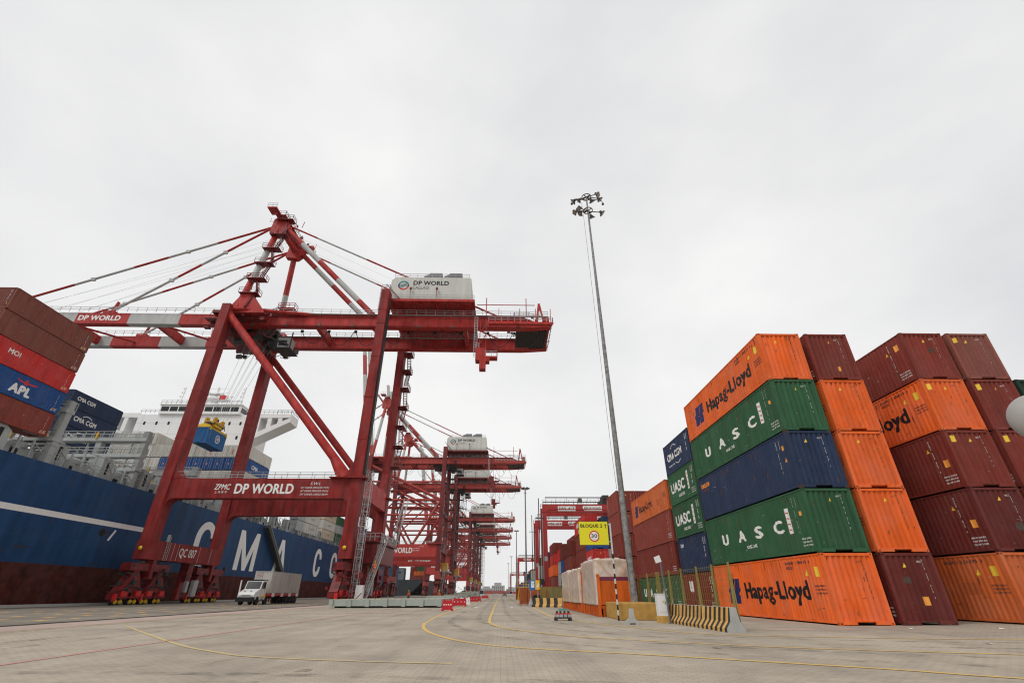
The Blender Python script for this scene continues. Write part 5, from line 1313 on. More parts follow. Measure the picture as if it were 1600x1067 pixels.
    b = MB(); b.box(-5.4, -3.4, -6.9, -5.2, 40.6, 43.2); b.box(-4.6, -3.4, -6.9, -5.4, 38.8, 40.6); b.box(-3.4, -1.2, -6.9, -5.3, 41.2, 41.5); b.box(-3.4, -2.7, -6.9, -5.4, 40.4, 41.2)
    for x in (-4.7, -3.5): b.bar((x, -6.2, 43.2), (x, -6.2, gz0 + 1.5), .14, .14)
    b.bar((-4.7, -6.2, 44.5), (-3.5, -6.2, 46.5), .1, .1); b.bar((-4.7, -6.2, 47.0), (-3.5, -6.2, 48.8), .1, .1); b.bar((-1.3, -6.2, 41.5), (-1.3, -6.2, 48.6), .08, .08)
    ho_ = b.build('hanging_platform', red if first else dred, t)
    b = MB(); b.ladder((-5.5, -6.5, 41.5), (-5.5, -6.5, 50.5), .6, (1, 0, 0), .35, .04); b.rail([(-3.4, -6.9, 41.5), (-1.2, -6.9, 41.5), (-1.2, -5.3, 41.5)], 1.05, .9, .035); b.rail([(-5.4, -6.9, 43.2), (-4.8, -6.9, 43.2)], 1.05, .9, .035); b.build('handrail', GALV, ho_)
    # festoon cables
    n = 9; xs = [-41 + 5.4 * k for k in range(n + 1)]
    for i in range(n):
        sag = 3.2 if first else 4.6; pts = []
        if not first and 3 < i < 6: continue
        for k in range(9):
            f = k / 8; pts.append((xs[i] + 5.1 * f, -3.4, gz0 - .1 - sag * (1 - abs(2 * f - 1) ** 2.2) * (1 if i % 3 else .85)))
        b = MB(); b.path(pts, .075 if first else .05, 5); b.cbox(pts[0], (.5, .3, .5)); b.build('festoon_cable', FESTOON, t)
    # trolley, cab and, on the first crane, ropes
    tx = -50.6 if first else load
    b = MB(); b.box(tx - 4.5, tx + 4.5, -3.9, 3.9, gz0 - .7, gz0 + .1)
    for yy in (-3.4, 3.4): b.box(tx - 5, tx + 5, yy - .3, yy + .3, gz0 - 1.1, gz0 - .3)
    for k in range(5): b.lathe([(.45, -.25), (.45, .25)], (tx - 3.2 + 1.6 * k, -1.8 + (k % 2) * 3.2, gz0 - 1.2), 12, axis=1)
    b.bar((tx + 2, -3.5, gz0 - 1), (tx + 7.5, -3.5, gz0 - 3.3), .3, .3); b.bar((tx + 2, 0.5, gz0 - .8), (tx + 7.5, .5, gz0 - 3.4), .3, .3); b.box(tx + 4.9, tx + 8.0, -3.6, .4, gz0 - 4.0, gz0 - 3.85); b.cbox((tx - 3, -2.5, gz0 - 1.6), (1.6, 1.2, 1.1)); b.cbox((tx + 1, -3.2, gz0 - 1.5), (2.2, .9, .8)); b.cbox((tx + 3.4, -1, gz0 - 2.2), (1.4, 2.6, 1.0)); b.bar((tx + 5, -3.5, gz0 - .4), (tx + 5, -3.5, gz0 - 3.9), .18, .18); b.bar((tx + 7.9, -3.5, gz0 - .4), (tx + 7.9, -3.5, gz0 - 3.9), .18, .18)
    tr = b.build('trolley', DKM, t)
    b = MB(); b.prism([(tx + 5.2, gz0 - 3.84), (tx + 7.3, gz0 - 3.84), (tx + 7.6, gz0 - 1.5), (tx + 5.0, gz0 - 1.5)], 1, -3.2, -1.0); cb = b.build('operator_cab', mat('cab_grey_paint', (0.42, 0.43, 0.41), .5, dirt=.7, rust=.3), tr)
    b = MB(); b.box(tx + 5.4, tx + 7.0, -3.23, -3.2, gz0 - 3.3, gz0 - 2.1); b.build('cab_window', GLASS, cb)
    if first:
        b = MB()
        for i in range(8):
            x = tx - 2.6 + .72 * i; y = -1.6 if i % 2 else 1.6
            b.bar((x, y, gz0 - 1.2), (-54.9 + .32 * i, y * .6 - .8, 30.6), .035, .035)
        b.build('hoist_rope', GALV, tr)
    # rope bundle beside the stays
    b = MB()
    for k in range(6 if first else 0):
        b.bar((-51, -2 + .8 * k, ah - .6 - .3 * (k % 3)), (-104 + 8 * (k % 2), -2 + .8 * k, gz1 + 1.2 + 1.2 * (k % 3)), .028, .028)
    for yy in (-2, 2): b.bar((-50, yy, ah), (-18, yy, hz1), .028, .028)
    b.build('boom_hoist_rope', GALV, t)
    # landside access
    b = MB(); x = XL + 1.6
    z = 20.0; yb = yl + .2; k = 0
    while z < 46:
        dx = .75 - .0 * z
        b.stair((x + .2, yb - (1.0 if k % 2 else -1.0), z), (x + .2, yb + (1.0 if k % 2 else -1.0), z + 3.9), .75, (1, 0, 0), 0, .36)
        b.box(XL + .78, x + .9, yb - 1.5, yb + 1.5, z + 3.82, z + 3.95); b.rail([(x + .9, yb - 1.5, z + 3.95), (x + .9, yb + 1.5, z + 3.95)], 1.05, 1.0, .04)
        z += 4.3; k += 1
    b.build('stairway', GREASE if first else DKM, t)
    if first:
        b = MB(); xx, yy = XL + 1.35, -yl - .3
        for dx, dy in ((0, 0), (.95, 0), (.95, .95), (0, .95)): b.bar((xx + dx, yy + dy, .2), (xx + dx, yy + dy, 19), .07, .07)
        zz = .6; k = 0
        while zz < 18.5:
            q = [(xx, yy, zz), (xx + .95, yy, zz), (xx + .95, yy + .95, zz), (xx, yy + .95, zz)]
            for i in range(4): b.bar(q[i], q[(i + 1) % 4], .05, .05)
            b.bar(q[0] if k % 2 else q[1], (q[1][0], q[1][1], zz + 1.1) if k % 2 else (q[0][0], q[0][1], zz + 1.1), .04, .04); zz += 1.1; k += 1
        b.ladder((xx + .45, yy + .5, .2), (xx + .45, yy + .5, 19), .5, (1, 0, 0), .35, .03)
        b.build('ladder_cage', GALV, t)
        b = MB(); b.box(XL + .8, XL + 4.0, -6.5, 7.5, 8.5, 8.75); b.box(XL + .9, XL + 3.6, -6.0, 7.0, 5.6, 8.4); b.build('electrical_house', GREASE, t)
        b = MB(); b.rail([(XL + 4, -6.5, 8.75), (XL + 4, 7.5, 8.75), (XL + .8, 7.5, 8.75)], 1.1, 1.0, .05); b.rail([(XL + .9, -6.5, 8.75), (XL + 4, -6.5, 8.75)], 1.1, .8, .05); b.build('handrail', GALV, t)
        b = MB(); b.stair((XL + 3.2, -8.6, .4), (XL + 4.8, -6.2, 8.6), .9, (1, -.6, 0), 0, .4); b.build('access_stair', GALV, t)
        b = MB(); b.stair((XL + 3.9, 4.6, 8.8), (XL + 4.4, 9.4, 17.0), .8, (1, 0, 0), 0, .4); b.build('access_stair', GALV, t)
        b = MB(); b.box(XL + 2.3, XL + 3.3, -10.2, -9.2, .3, 2.4); b.build('white_cabinet', WHT, t)
        for i in range(10):
            pass
    else:
        b = MB(); b.ladder((XL + 1.6, -yl, 2), (XL + 2.6, -yl, 10), .7, (1, 0, 0), .4, .05); b.box(XL + .8, XL + 3.8, -7, 6, 8.3, 8.6); b.build('ladder', GALV, t)
        b = MB(); b.box(XL + .9, XL + 3.0, -6, -1, 8.6, 11.4); b.build('yellow_cabin', YEL, t)
        b = MB()
        for zz in range(12, 48, 4): b.box(XL + .78, XL + 1.5, -yl - 1, -yl + 1, zz, zz + .12); b.bar((XL + 1.4, -yl - .8, zz), (XL + 1.4, -yl + .8, zz + 4), .1, .1)
        b.build('leg_landing', DKM, t)
    return t
BEAM2 = mat('crane_bright_red_beam', (0.46, 0.05, 0.042), 0.55, dirt=0.5, dark=0.5, scale=0.6, rust=0.1)
sts_crane('big near red quay crane marked QC 007, standing over the blue ship', 86.0, 'red quay cranes along the berth', True, CR, CR, 0)
proto = sts_crane('second red quay crane along the berth, directly behind the near one', 197.0, 'red quay cranes along the berth', False, CRL, CRD, -24)
for y, lb in ((248, 'third red quay crane along the berth, its white house under the second beam'), (368, 'fourth red quay crane along the berth, clearly smaller and darker'), (432, 'fifth red quay crane along the berth, just behind the fourth'), (492, 'sixth red quay crane along the berth'), (560, 'seventh and farthest red quay crane along the berth')):
    c = copy_tree(proto); c.location.y = y; c['label'] = lb

# ================================================================== container ship at the berth
HX = -59.8                                             # starboard side of the hull
DZ = 16.6
ship = thing('container_ship', 'big blue container ship with giant white letters moored along the quay', 'ship', (HX, 0, 0))
def hull_pt(y):                                        # how far the side draws in towards the bow
    return 0.0 if y > 40 else -((40 - y) / 45) ** 2 * 14
b = MB(); ys = [-8, 0, 8, 16, 24, 32, 40] + list(range(46, 300, 6)) + [300]
zs = [-4, 4.85, DZ]
vs = []
for y in ys:
    o_ = hull_pt(y)
    for z in zs: vs.append((o_ * (1.6 if z < 0 else 1.25 if z < 5 else 1), y, z))
    for z in reversed(zs): vs.append((-44 - o_, y, z))
n = 6; fs = []; 
for i in range(len(ys) - 1):
    for k in range(n): fs.append((i * n + k, (i + 1) * n + k, (i + 1) * n + (k + 1) % n, i * n + (k + 1) % n))
fs += [tuple(range(n)), tuple(range(len(vs) - 1, len(vs) - n - 1, -1))]
b.add(vs, fs, 0)
for i, f in enumerate(b.f):
    if len(f) == 4 and max(b.v[j][2] for j in f) < 5: b.m[i] = 1
hull = b.build('hull', [SHIPB, SHIPR], ship)
b = MB()
for y in ys[7:]:
    pass
for z in (13.6, 7.9): b.box(-.01, .012, 40, 300, z, z + .04)
for k in range(20): b.box(-.01, .01, 46 + 12.6 * k, 46.04 + 12.6 * k, 4.9, 16.5)
b.build('plate_seam', mat('hull_seam_blue', (0.012, 0.05, 0.14), .6), hull)
b = MB(); b.box(-.01, .02, 40, 84.2, 10.45, 11.15); b.build('white_stripe', LETW, hull)
SCUF = mat('hull_scuff', (0.030, 0.040, 0.055), 0.7, dirt=0.8, streak=False, rand=0); RST = mat('hull_rust_run', (0.10, 0.045, 0.025), 0.8, dirt=0.6, rand=0)
b = MB(); r_ = random.Random(21)
for k in range(70):
    y = r_.uniform(44, 230); z = r_.choice((r_.uniform(4.9, 6.2), r_.uniform(5, 12))); l = r_.uniform(.4, 3.2); hh = r_.uniform(.05, .3)
    b.add([(.014, y, z), (.014, y + l * .5, z - hh * .4), (.014, y + l, z + .1), (.014, y + l * .9, z + hh), (.014, y + l * .3, z + hh * .8)], [(0, 1, 2, 3, 4)])
b.build('hull_scuffs', SCUF, hull)
b = MB()
for k in range(46):
    y = r_.uniform(44, 230); z1 = r_.choice((16.5, 16.5, 13.6, 9.2)); l = r_.uniform(.5, 3.0); wd_ = r_.uniform(.03, .12)
    b.add([(.013, y, z1), (.013, y + wd_, z1), (.013, y + wd_ * .6, z1 - l), (.013, y + wd_ * .4, z1 - l)], [(0, 1, 2, 3)])
b.build('rust_runs', RST, hull)
b = MB(); b.lathe([(.55, -.01), (.55, .02)], (0, 75.6, 9.5), 12, axis=0); b.build('hull_opening', RUB, hull)
b = MB(); b.prism([(77.0, 8.6), (77.35, 8.5), (78.2, 10.0), (77.9, 10.15)], 0, .005, .02); b.prism([(55.5, 10.0), (55.9, 9.9), (56.4, 10.15), (56, 10.3)], 0, .005, .02); b.build('hull_mark', LETW, hull)
def stroke_c(w, h, st, g=False):
    """rounded narrow C or G as a band of quads"""
    r0 = w / 2; n = 12; P = []
    for k in range(n + 1):
        a = rad(0 + 180 * k / n); P.append((r0 + r0 * math.cos(a), h - r0 + r0 * math.sin(a), r0 + (r0 - st) * math.cos(a), h - r0 + (r0 - st * .82) * math.sin(a)))
    for k in range(n + 1):
        a = rad(180 + 180 * k / n); P.append((r0 + r0 * math.cos(a), r0 + r0 * math.sin(a), r0 + (r0 - st) * math.cos(a), r0 + (r0 - st * .82) * math.sin(a)))
    P = [(w, h * .64, w - st, h * .64)] + P + [(w, h * (.5 if g else .36), w - st, h * (.5 if g else .36))]
    vs = []; fs = []
    for p in P: vs += [(p[0], p[1]), (p[2], p[3])]
    for k in range(len(P) - 1): fs.append([2 * k, 2 * k + 1, 2 * k + 3, 2 * k + 2])
    if g: o = len(vs); vs += [(w * .52, h * .5), (w - st, h * .5), (w - st, h * .5 - st * .8), (w * .52, h * .5 - st * .8)]; fs.append([o, o + 3, o + 2, o + 1])
    return vs, fs
def hull_letter(ch, y0, wd, bold=0.055):
    H_ = 8.3; st = 1.75
    if ch in 'CG': vs, fs = stroke_c(wd, H_, st, ch == 'G')
    elif ch == 'M':
        s_ = 1.9; m_ = wd / 2
        vs, fs = poly2d([(0, 0), (s_, 0), (s_, H_), (0, H_)], [(wd - s_, 0), (wd, 0), (wd, H_), (wd - s_, H_)], [(s_, H_), (s_, H_ - 3.6), (m_ - .75, 0), (m_ + .75, 0), (m_, 2.6)], [(wd - s_, H_), (m_, 2.6), (m_ + .75, 0), (wd - s_, H_ - 3.6)])
    else:
        m_ = wd / 2; s_ = 1.9
        vs, fs = poly2d([(0, 0), (s_, 0), (m_, H_ - 2.0), (m_, H_), (m_ - 1.0, H_)], [(wd, 0), (m_ + 1.0, H_), (m_, H_), (m_, H_ - 2.0), (wd - s_, 0)], [(wd * .27, 1.7), (wd * .73, 1.7), (wd * .66, 3.1), (wd * .34, 3.1)])
    flat('hull_letter', vs, fs, (.02, y0, 6.1), (0, 1, 0), (0, 0, 1), LETW, hull)
for ch, y0, wd in (('C', 98.6, 6.9), ('M', 115.2, 9.5), ('A', 134.6, 7.6), ('C', 163.6, 6.2), ('G', 179.6, 6.6), ('M', 197.5, 9.0)): hull_letter(ch, y0, wd)
# deck gear along the sheer strake
b = MB(); b.box(-43, -1.2, 20, 285, DZ - .3, DZ + .02); b.build('deck', SHIPG, ship)
b = MB(); b.rail([(-.25, 62, DZ), (-.25, 122, DZ)], 1.1, 2.2, .03); b.rail([(-.25, 145, DZ), (-.25, 290, DZ)], 1.1, 2.4, .03); b.build('handrail', SHIPG, ship)
y = 46.0; i = 0
while y < 290:
    b = MB(); b.prism([(y, DZ), (y + 2.3, DZ), (y + 2.3, DZ + 2.6), (y + .9, DZ + 3.4), (y, DZ + 3.4)], 0, -2.4, -.9)
    b.box(-.905, -.88, y + .75, y + 1.3, DZ + .8, DZ + 2.7, 1)
    b.build('deck_pedestal', [SHIPG, RUB], ship)
    b = MB(); b.box(-4.2, -1.5, y + 3.2, y + 6.9, DZ, DZ + 1.3); b.lathe([(1.3, 0), (1.3, .5), (1.0, .8)], (-2.6, y + 5, DZ + 1.3), 14); b.box(-1.51, -1.45, y + 3.6, y + 4.6, DZ + .4, DZ + .95, 1); b.build('hatch_coaming', [SHIPG, RUB], ship)
    y += 8.6; i += 1
b = MB(); b.box(-43, -4.4, 42, 285, DZ + .02, DZ + 2.2); b.build('hatch_cover', SHIPG, ship)
b = MB(); r_ = random.Random(31)
for k in range(90):
    y = 58 + 2.05 * k; h_ = r_.choice((2.4, 3.2, 3.6, 4.4))
    b.box(-.95, -.75, y, y + .14, DZ, DZ + h_)
    if k % 2: b.bar((-.85, y, DZ + h_ - .2), (-.85, y + 2.05, DZ + 1.0), .07, .07)
    b.box(-3.6, -3.4, y + .8, y + .95, DZ, DZ + h_ + .6)
    if k % 3 == 0: b.cbox((-1.4, y + .6, DZ + r_.uniform(.4, 2.2)), (.5, r_.uniform(.4, 1.1), r_.uniform(.4, 1.2)))
for z in (3.0, 1.6): b.box(-.9, -.82, 58, 240, DZ + z, DZ + z + .07)
b.build('lashing_frame', SHIPG, ship)
b = MB()
for k in range(26):
    x = -.5 - 2.5 * (k % 13); z0_ = 18 + 3.0 * (k // 13)
    for d_ in (0, 1): b.bar((x - 2.3 * d_, 109.6, z0_), (x - 2.3 * (1 - d_), 109.7, z0_ + 4.6), .045, .045)
b.build('lashing_rods', GALV, ship)
def lashing_bridge(y, x0, x1, levels, posts):
    b = MB(); b.box(x0, x1, y - .5, y + .5, DZ + 2.3, DZ + 2.6); lb = b.build('lashing_bridge', SHIPG, ship)
    for x in posts:
        b = MB(); b.box(x - .45, x + .45, y - .45, y + .45, DZ, levels[-1] + (1.2 if x == posts[0] else 0)); b.build('bridge_post', SHIPG, lb)
    b = MB()
    for z in levels: b.box(x0, x1, y - .7, y + .7, z - .55, z)
    for k in range(len(posts) - 1): b.bar((posts[k], y, levels[0]), (posts[k + 1], y, levels[1]), .25, .25); b.bar((posts[k] - 2, y, DZ), (posts[k] - 2, y, levels[-1]), .22, .22)
    b.build('walkway_beam', SHIPG, lb)
    b = MB()
    for z in levels: b.rail([(x0, y + .65, z), (x1, y + .65, z)], 1.1, 1.5, .04); b.rail([(x0, y - .65, z), (x1, y - .65, z)], 1.1, 1.5, .04)
    b.build('handrail', SHIPG, lb)
    b = MB()
    for x in posts[1:]: b.box(x - .6, x - .3, y - .9, y - .72, levels[-1] - .2, levels[-1] + .9); b.box(x + 1, x + 1.3, y - .9, y - .72, levels[0] - .2, levels[0] + .9)
    b.build('lashing_gear', YEL, lb)
lashing_bridge(62.4, -22, -.2, (20.0, 24.0), (-.7, -7, -14))
lashing_bridge(78.2, -24, -.2, (19.6, 21.9, 24.6), (-.7, -8, -16))
lashing_bridge(93.6, -26, -.2, (19.8, 22.3), (-.9, -9, -18))
# superstructure
SY = 125.0
b = MB(); b.box(-41.5, -11.5, SY, SY + 13, DZ, 45.6); so = b.build('superstructure', SHIPW, ship)
b = MB(); b.box(-36, -13.8, SY - .6, SY + 9, 45.62, 48.2); b.box(-36.3, -13.5, SY - .9, SY + 9.3, 48.22, 48.5); br_ = b.build('bridge', SHIPW, so)
b = MB()
for k in range(9): b.box(-35.6 + 2.4 * k, -33.5 + 2.4 * k, SY - .64, SY - .61, 46.4, 47.7)
b.box(-13.79, -13.76, SY, SY + 6, 46.4, 47.7); b.build('bridge_window', GLASS, br_)
for sx in (-1, 1):                                       # open bridge wings
    xa, xb = (-11.5, .4) if sx > 0 else (-41.5, -53.4)
    b = MB(); d = 1 if sx > 0 else -1
    P = [(xa, 46.0), (xb, 45.9), (xb, 43.8), (xa, 37.2), (xa, 39.0), (xa + d * 3.0, 40.7), (xa + d * 3.0, 44.7), (xa, 44.7)]
    b.prism(P[:4], 1, SY + 3.2, SY + 6) if False else None
    b.prism([(xa, 46.0), (xb, 45.9), (xb, 44.9), (xa, 44.7)], 1, SY, SY + 5.0)
    b.prism([(xa, 37.2), (xa, 38.9), (xb - d * .0, 44.92), (xb, 43.6)], 1, SY, SY + 5.0)
    for f in (.26, .52, .76):
        x = xa + (xb - xa) * f; zb = 38.9 + (44.9 - 38.9) * f
        b.prism([(x - .55, zb - .3), (x + .55, zb - .1), (x + .55, 44.9), (x - .55, 44.9)], 1, SY + .05, SY + 4.9)
    wo = b.build('bridge_wing', SHIPW, so)
    b = MB(); b.rail([(xb, SY, 45.95), (xb - d * 4, SY, 45.95)], 1.1, 1.0, .04); b.rail([(xb, SY, 45.95), (xb, SY + 5, 45.95)], 1.1, 1.0, .04); b.build('handrail', SHIPG, wo)
b = MB()
for z in (42.6, 38.6, 34.8):
    for x in (-39.2, -35.9, -32.6, -28, -22, -16, -13): b.box(x - .28, x + .28, SY - .03, SY - .002, z, z + .95)
b.box(-11.52, -11.47, SY + 2, SY + 2.5, 41.5, 42.8); b.box(-11.52, -11.47, SY + 2, SY + 2.5, 35, 36.2); b.build('porthole', GLASS, so)
b = MB()
for z in (35.6, 31.6): b.prism([(-11.5, z), (-8.0, z + .2), (-8.0, z + .45), (-11.5, z + .6)], 1, SY + .5, SY + 9)
b.build('side_platform', SHIPW, so)
b = MB(); b.tube((-24.5, SY + 4, 48.5), (-24.5, SY + 4, 52), .9, 12); b.tube((-24.5, SY + 4, 52), (-24.5, SY + 4, 55.5), .3, 8); b.box(-28, -21, SY + 2.5, SY + 5.5, 51.6, 52.0); b.box(-27, -22.5, SY + 3, SY + 5, 53.2, 53.4); b.bar((-27.5, SY + 3, 53.6), (-24.2, SY + 3, 53.0), .25, .2)
for x in (-34.5, -17):
    b.tube((x, SY + 4, 48.5), (x + .4, SY + 4, 55.5), .16, 6)
    for k in range(5): b.bar((x - 1.0 + .2 * k, SY + 4, 50 + 1.2 * k), (x + 1.0 - .1 * k, SY + 4, 50 + 1.2 * k), .1, .1); b.cbox((x - .9 + .2 * k, SY + 4, 50.3 + 1.2 * k), (.25, .25, .4))
b.lathe([(.1, 0), (.6, .3), (.6, .7), (.1, 1.0)], (-21.5, SY + 4, 52), 10)
for k in range(5): b.bar((-27.8 + .1 * k, SY + 4, 49.0 + 1.5 * k), (-21.2, SY + 4, 49.6 + 1.4 * k), .09, .09)
for x in (-29.5, -26.2, -22.6, -19.4): b.tube((x, SY + 3, 48.5), (x, SY + 3, 51.5 + (x % 2)), .07, 5); b.lathe([(.05, 0), (.35, .15), (.35, .45), (.05, .6)], (x, SY + 3, 51.2 + (x % 2)), 8)
b.build('radar_mast', SHIPW, so)
b = MB(); b.rail([(-36, SY - .8, 48.5), (-13.8, SY - .8, 48.5)], 1.0, 1.4, .04); b.rail([(-41.3, SY + .1, 46.0), (-36.3, SY + .1, 46.0)], 1.05, 1.2, .04); b.rail([(-13.5, SY + .1, 46), (.2, SY + .1, 46)], 1.05, 1.2, .04); b.build('handrail', SHIPG, so)
b = MB()
for z in (22, 25, 28, 31, 34, 37, 40, 43): b.box(-41.4, -11.6, SY - .012, SY - .002, z, z + .05)
for x in range(-40, -12, 4): b.box(x, x + .05, SY - .013, SY - .003, 20, 45.4)
b.build('plate_seam', mat('white_plate_seam', (0.55, 0.55, 0.54), .6, rand=0), so)
b = MB(); b.box(-30.2, -27.6, SY + 2, SY + 2.03, 50.6, 51.7); b.build('red_flag', LETR, so)
b = MB(); b.box(-29.3, -28.5, SY + 1.98, SY + 2.0, 50.6, 51.7); b.build('flag_band', LETW, so)
b = MB(); b.box(-22.3, -20.5, SY + 2, SY + 2.03, 51.0, 52.2); b.build('red_flag', LETR, so)
# accommodation ladder
t = thing('gangway', 'dark accommodation ladder slanting down the blue hull to the quay', 'gangway', (HX + .9, 0, 0))
b = MB(); b.bar((0, 125.4, 16.3), (0, 141.5, 4.2), 1.0, .9); b.build('ladder_body', mat('gangway_dark_steel', (0.075, 0.075, 0.07), .6, dirt=.5), t)
b = MB(); b.bar((.5, 125.4, 17.0), (.5, 141.5, 4.9), .1, .1); b.bar((-.5, 125.4, 17.0), (-.5, 141.5, 4.9), .1, .1); b.build('handrail', GALV, t)

# containers on deck
GS = 'containers on the deck of the blue ship'
def ship_long(c, x, y0, z, label, zs_=1.0, L=L40, H=H1, detail=1):
    t = container(c, L, H, (x - CW_ / 2, y0 + L / 2, z), label, GS, detail, zs=zs_)
    return t
LBL = ['brown container on the ship, bottom of the tall stack under the blue one', 'blue container with a red bird mark and white letters in the tall ship stack', 'bright red container in the middle of the tall ship stack', 'brown container just under the top one of the tall ship stack', 'brown container on top of the tall ship stack at the left border']
for k, c in enumerate(['rust', 'blue', 'red', 'brown', 'brown']):
    t = ship_long(c, -60.3, 48.75, 19.62 + 3.09 * k, LBL[k], 1.055)
    for s in ('YMLU 344 5',): side_text(t, L40, H1, 1, '', LETW, 5.2, .9, .1, 1.5, shape=code_col(s), name='id_number')
    side_text(t, L40, H1, 1, '', STK_O, 5.4, .4, .25, .3, shape=TRI, name='warning_sticker'); side_text(t, L40, H1, 1, '', STK_O, 4.9, .3, .25, .3, shape=TRI, name='warning_sticker')
    end_text(t, L40, H1, '', STK_O, .7, .6, .22, .25, shape=TRI, name='warning_sticker'); end_marks(t, L40, H1, CODES[k], LETW, False)
    wear(t, c, L40, H1, 120 + k, 1)
    if k == 1:
        side_text(t, L40, H1, 1, 'APL', LETW, -1.25, .55, 2.9, 1.15, bold=0.06)
        vs, fs = poly2d([(0, .75), (.5, .55), (.9, .5), (1.05, .75), (1.15, 1.0), (1.35, .95), (1.3, .6), (1.75, .55), (2.6, .75), (2.3, .35), (1.5, .25), (1.3, 0), (1.05, 0), (1.0, .25), (.4, .3)])
        side_text(t, L40, H1, 1, '', LETR, -.9, 1.85, 3.0, .62, shape=(vs, fs), name='logo')
    if k == 2: side_text(t, L40, H1, 1, 'MOI', LETW, -3.4, 1.5, 1.6, .6, bold=.03)
for k, c in enumerate(['navy', 'navy', 'navy', 'navy']):
    t = ship_long(c, -78, 80.0, 21.9 + 3.14 * k, 'navy lettered container on the ship, %s in the stack behind the lashing bridge' % ['bottom', 'second from bottom', 'second from top', 'topmost'][k], 1.07)
    if k in (1, 2): side_text(t, L40, H1, 1, 'CMA CGM', LETW, -3.9, 1.0, 5.2, .85, bold=.05); vs, fs = ring2d(0, 0, .85, 1.0, 35, 145, 10); side_text(t, L40, H1, 1, '', LETW, -2.2, 2.05, 2.2, .4, shape=(vs, fs), name='logo')
    if k == 3: side_text(t, L40, H1, 1, 'CMA CGM', LETW, -4.9, 1.4, 4.2, .7, bold=.05)
# reefer rows in front of the superstructure
RF = {}
def reefer_end():
    b = MB(); hw = CW_ / 2
    b.box(-hw, hw, -L40 / 2 + .02, L40 / 2, .02, 2.88)
    return b
for rr_ in range(6):
    z = 17.9 + 2.98 * rr_
    for cc_ in range(15):
        x = -60.3 - 2.5 * cc_
        if rr_ == 5 and cc_ not in (6, 9, 10, 11, 12, 13, 14): continue
        c = 'blue' if (rr_ == 3 and cc_ < 8) or (rr_ == 0 and R.random() < .3) else 'white' if R.random() < .86 else 'grey'
        if rr_ == 5 and cc_ == 6: c = 'cream'
        lab = '%s reefer on the ship, %s from the quay side, %s tier before the bridge' % (CNAME[c], ['first', 'second', 'third', 'fourth', 'fifth', 'sixth', 'seventh', 'eighth', 'ninth', 'tenth', 'eleventh', 'twelfth', 'thirteenth', 'fourteenth', 'fifteenth'][cc_], ['lowest', 'second', 'third', 'fourth', 'fifth', 'top'][rr_])
        t = thing('reefer_container', lab, 'container', (x - CW_ / 2, 110 + L40 / 2, z), 0, GS)
        if ('rb',) not in CG:
            q = MB(); hw = CW_ / 2 - .04; q.box(-hw, hw, -L40 / 2 + .06, L40 / 2, .05, 2.85)
            for xx in (-hw, hw - .14): q.box(xx, xx + .14, -L40 / 2, -L40 / 2 + .058, .02, 2.88)
            CG[('rb',)] = q.mesh('body'); CG[('rb',)].materials.append(REEF)
            q = MB(); q.box(-hw + .145, -.03, -L40 / 2 + .02, -L40 / 2 + .056, .2, 2.7); q.box(.03, hw - .145, -L40 / 2 + .02, -L40 / 2 + .056, .2, 2.7)
            for xx in (-.9, -.4, .4, .9): q.tube((xx, -L40 / 2 - .01, .1), (xx, -L40 / 2 - .01, 2.8), .03, 5, 1)
            q.box(-.28, -.1, -L40 / 2 + .005, -L40 / 2 + .019, 1.2, 1.6, 2); CG[('rd',)] = q.mesh('door')
            for m_ in (REEF, GALV, STK_O): CG[('rd',)].materials.append(m_)
        obj('body', CG[('rb',)], t, CC[c])
        d_ = obj('door', CG[('rd',)], t, CC[c])
        if c == 'blue' and cc_ == 0: wall_text('logo', 'CMA', LETW, (CW_ / 2 + .01, -3, .9), (0, 1, 0), (0, 0, 1), 3.2, 1.0, t, bold=.05)
        if R.random() < .16 and c == 'white': wall_text('lettering', R.choice(('MAERSK', 'SEALAND', 'CMA')), R.choice((LETR, LETG)), (-.1, -L40 / 2 - .03, 1.9), (0, 0, -1), (1, 0, 0), 1.4, .3, t, bold=.03)
for i, (y0, c, n_) in enumerate([(146.5, 'grey', 2), (152.2, 'white', 2), (168.3, 'cream', 3), (182.5, 'green', 3), (196, 'white', 3), (212, 'blue', 3), (228, 'rust', 3)]):
    for k in range(n_):
        cc = c if k != 1 else {'cream': 'white', 'green': 'grey', 'grey': 'grey', 'white': 'white', 'blue': 'rust', 'rust': 'maroon'}[c]
        t = ship_long(cc, -60.6, y0, 17.9 + 2.96 * k, '%s ship container aft of the bridge, %s tier of stack %s' % (CNAME[cc], ['lowest', 'second', 'third'][k], ['behind the gangway', 'above the letter C', 'above the letter G', 'past the letter G', 'near the last letter', 'far aft', 'farthest aft'][i]), L=L40 if i else L20)
        if cc in ('white', 'cream'):
            side_text(t, L40, H1, 1, 'CMA CGM', LETG, -1.6, 1.2, 3.0, .5)
# spreader with a blue container hanging from the near crane
t = container('skyblue', L20, H1, (-54.9, 85.9, 25.4), 'blue short container with a round white emblem, hanging under the yellow spreader', None, 2)
vs, fs = ring2d(0, 0, .8, 1.0, 0, 360, 28); side_text(t, L20, H1, 1, '', LETW, -.3, .85, 1.5, 1.5, shape=(vs, fs), name='logo')
vs, fs = poly2d([(-.6, -.25), (.6, -.25), (.6, -.05), (-.6, -.05)], [(-.6, .1), (.6, .1), (.6, .3), (-.6, .3)], [(-.1, -.7), (.1, -.7), (.1, .7), (-.1, .7)]); side_text(t, L20, H1, 1, '', LETW, .0, 1.15, .95, .9, shape=(vs, fs), name='logo')
side_code(t, L20, H1, 'CSLU 2', -2.4) if False else side_text(t, L20, H1, 1, '', LETW, -2.2, 1.2, .12, 1.4, shape=code_col('CCLU 431 8'), name='id_number')
t = thing('spreader', 'yellow spreader and headblock gripping the hanging blue container', 'spreader', (-54.9, 85.9, 28.32), 0)
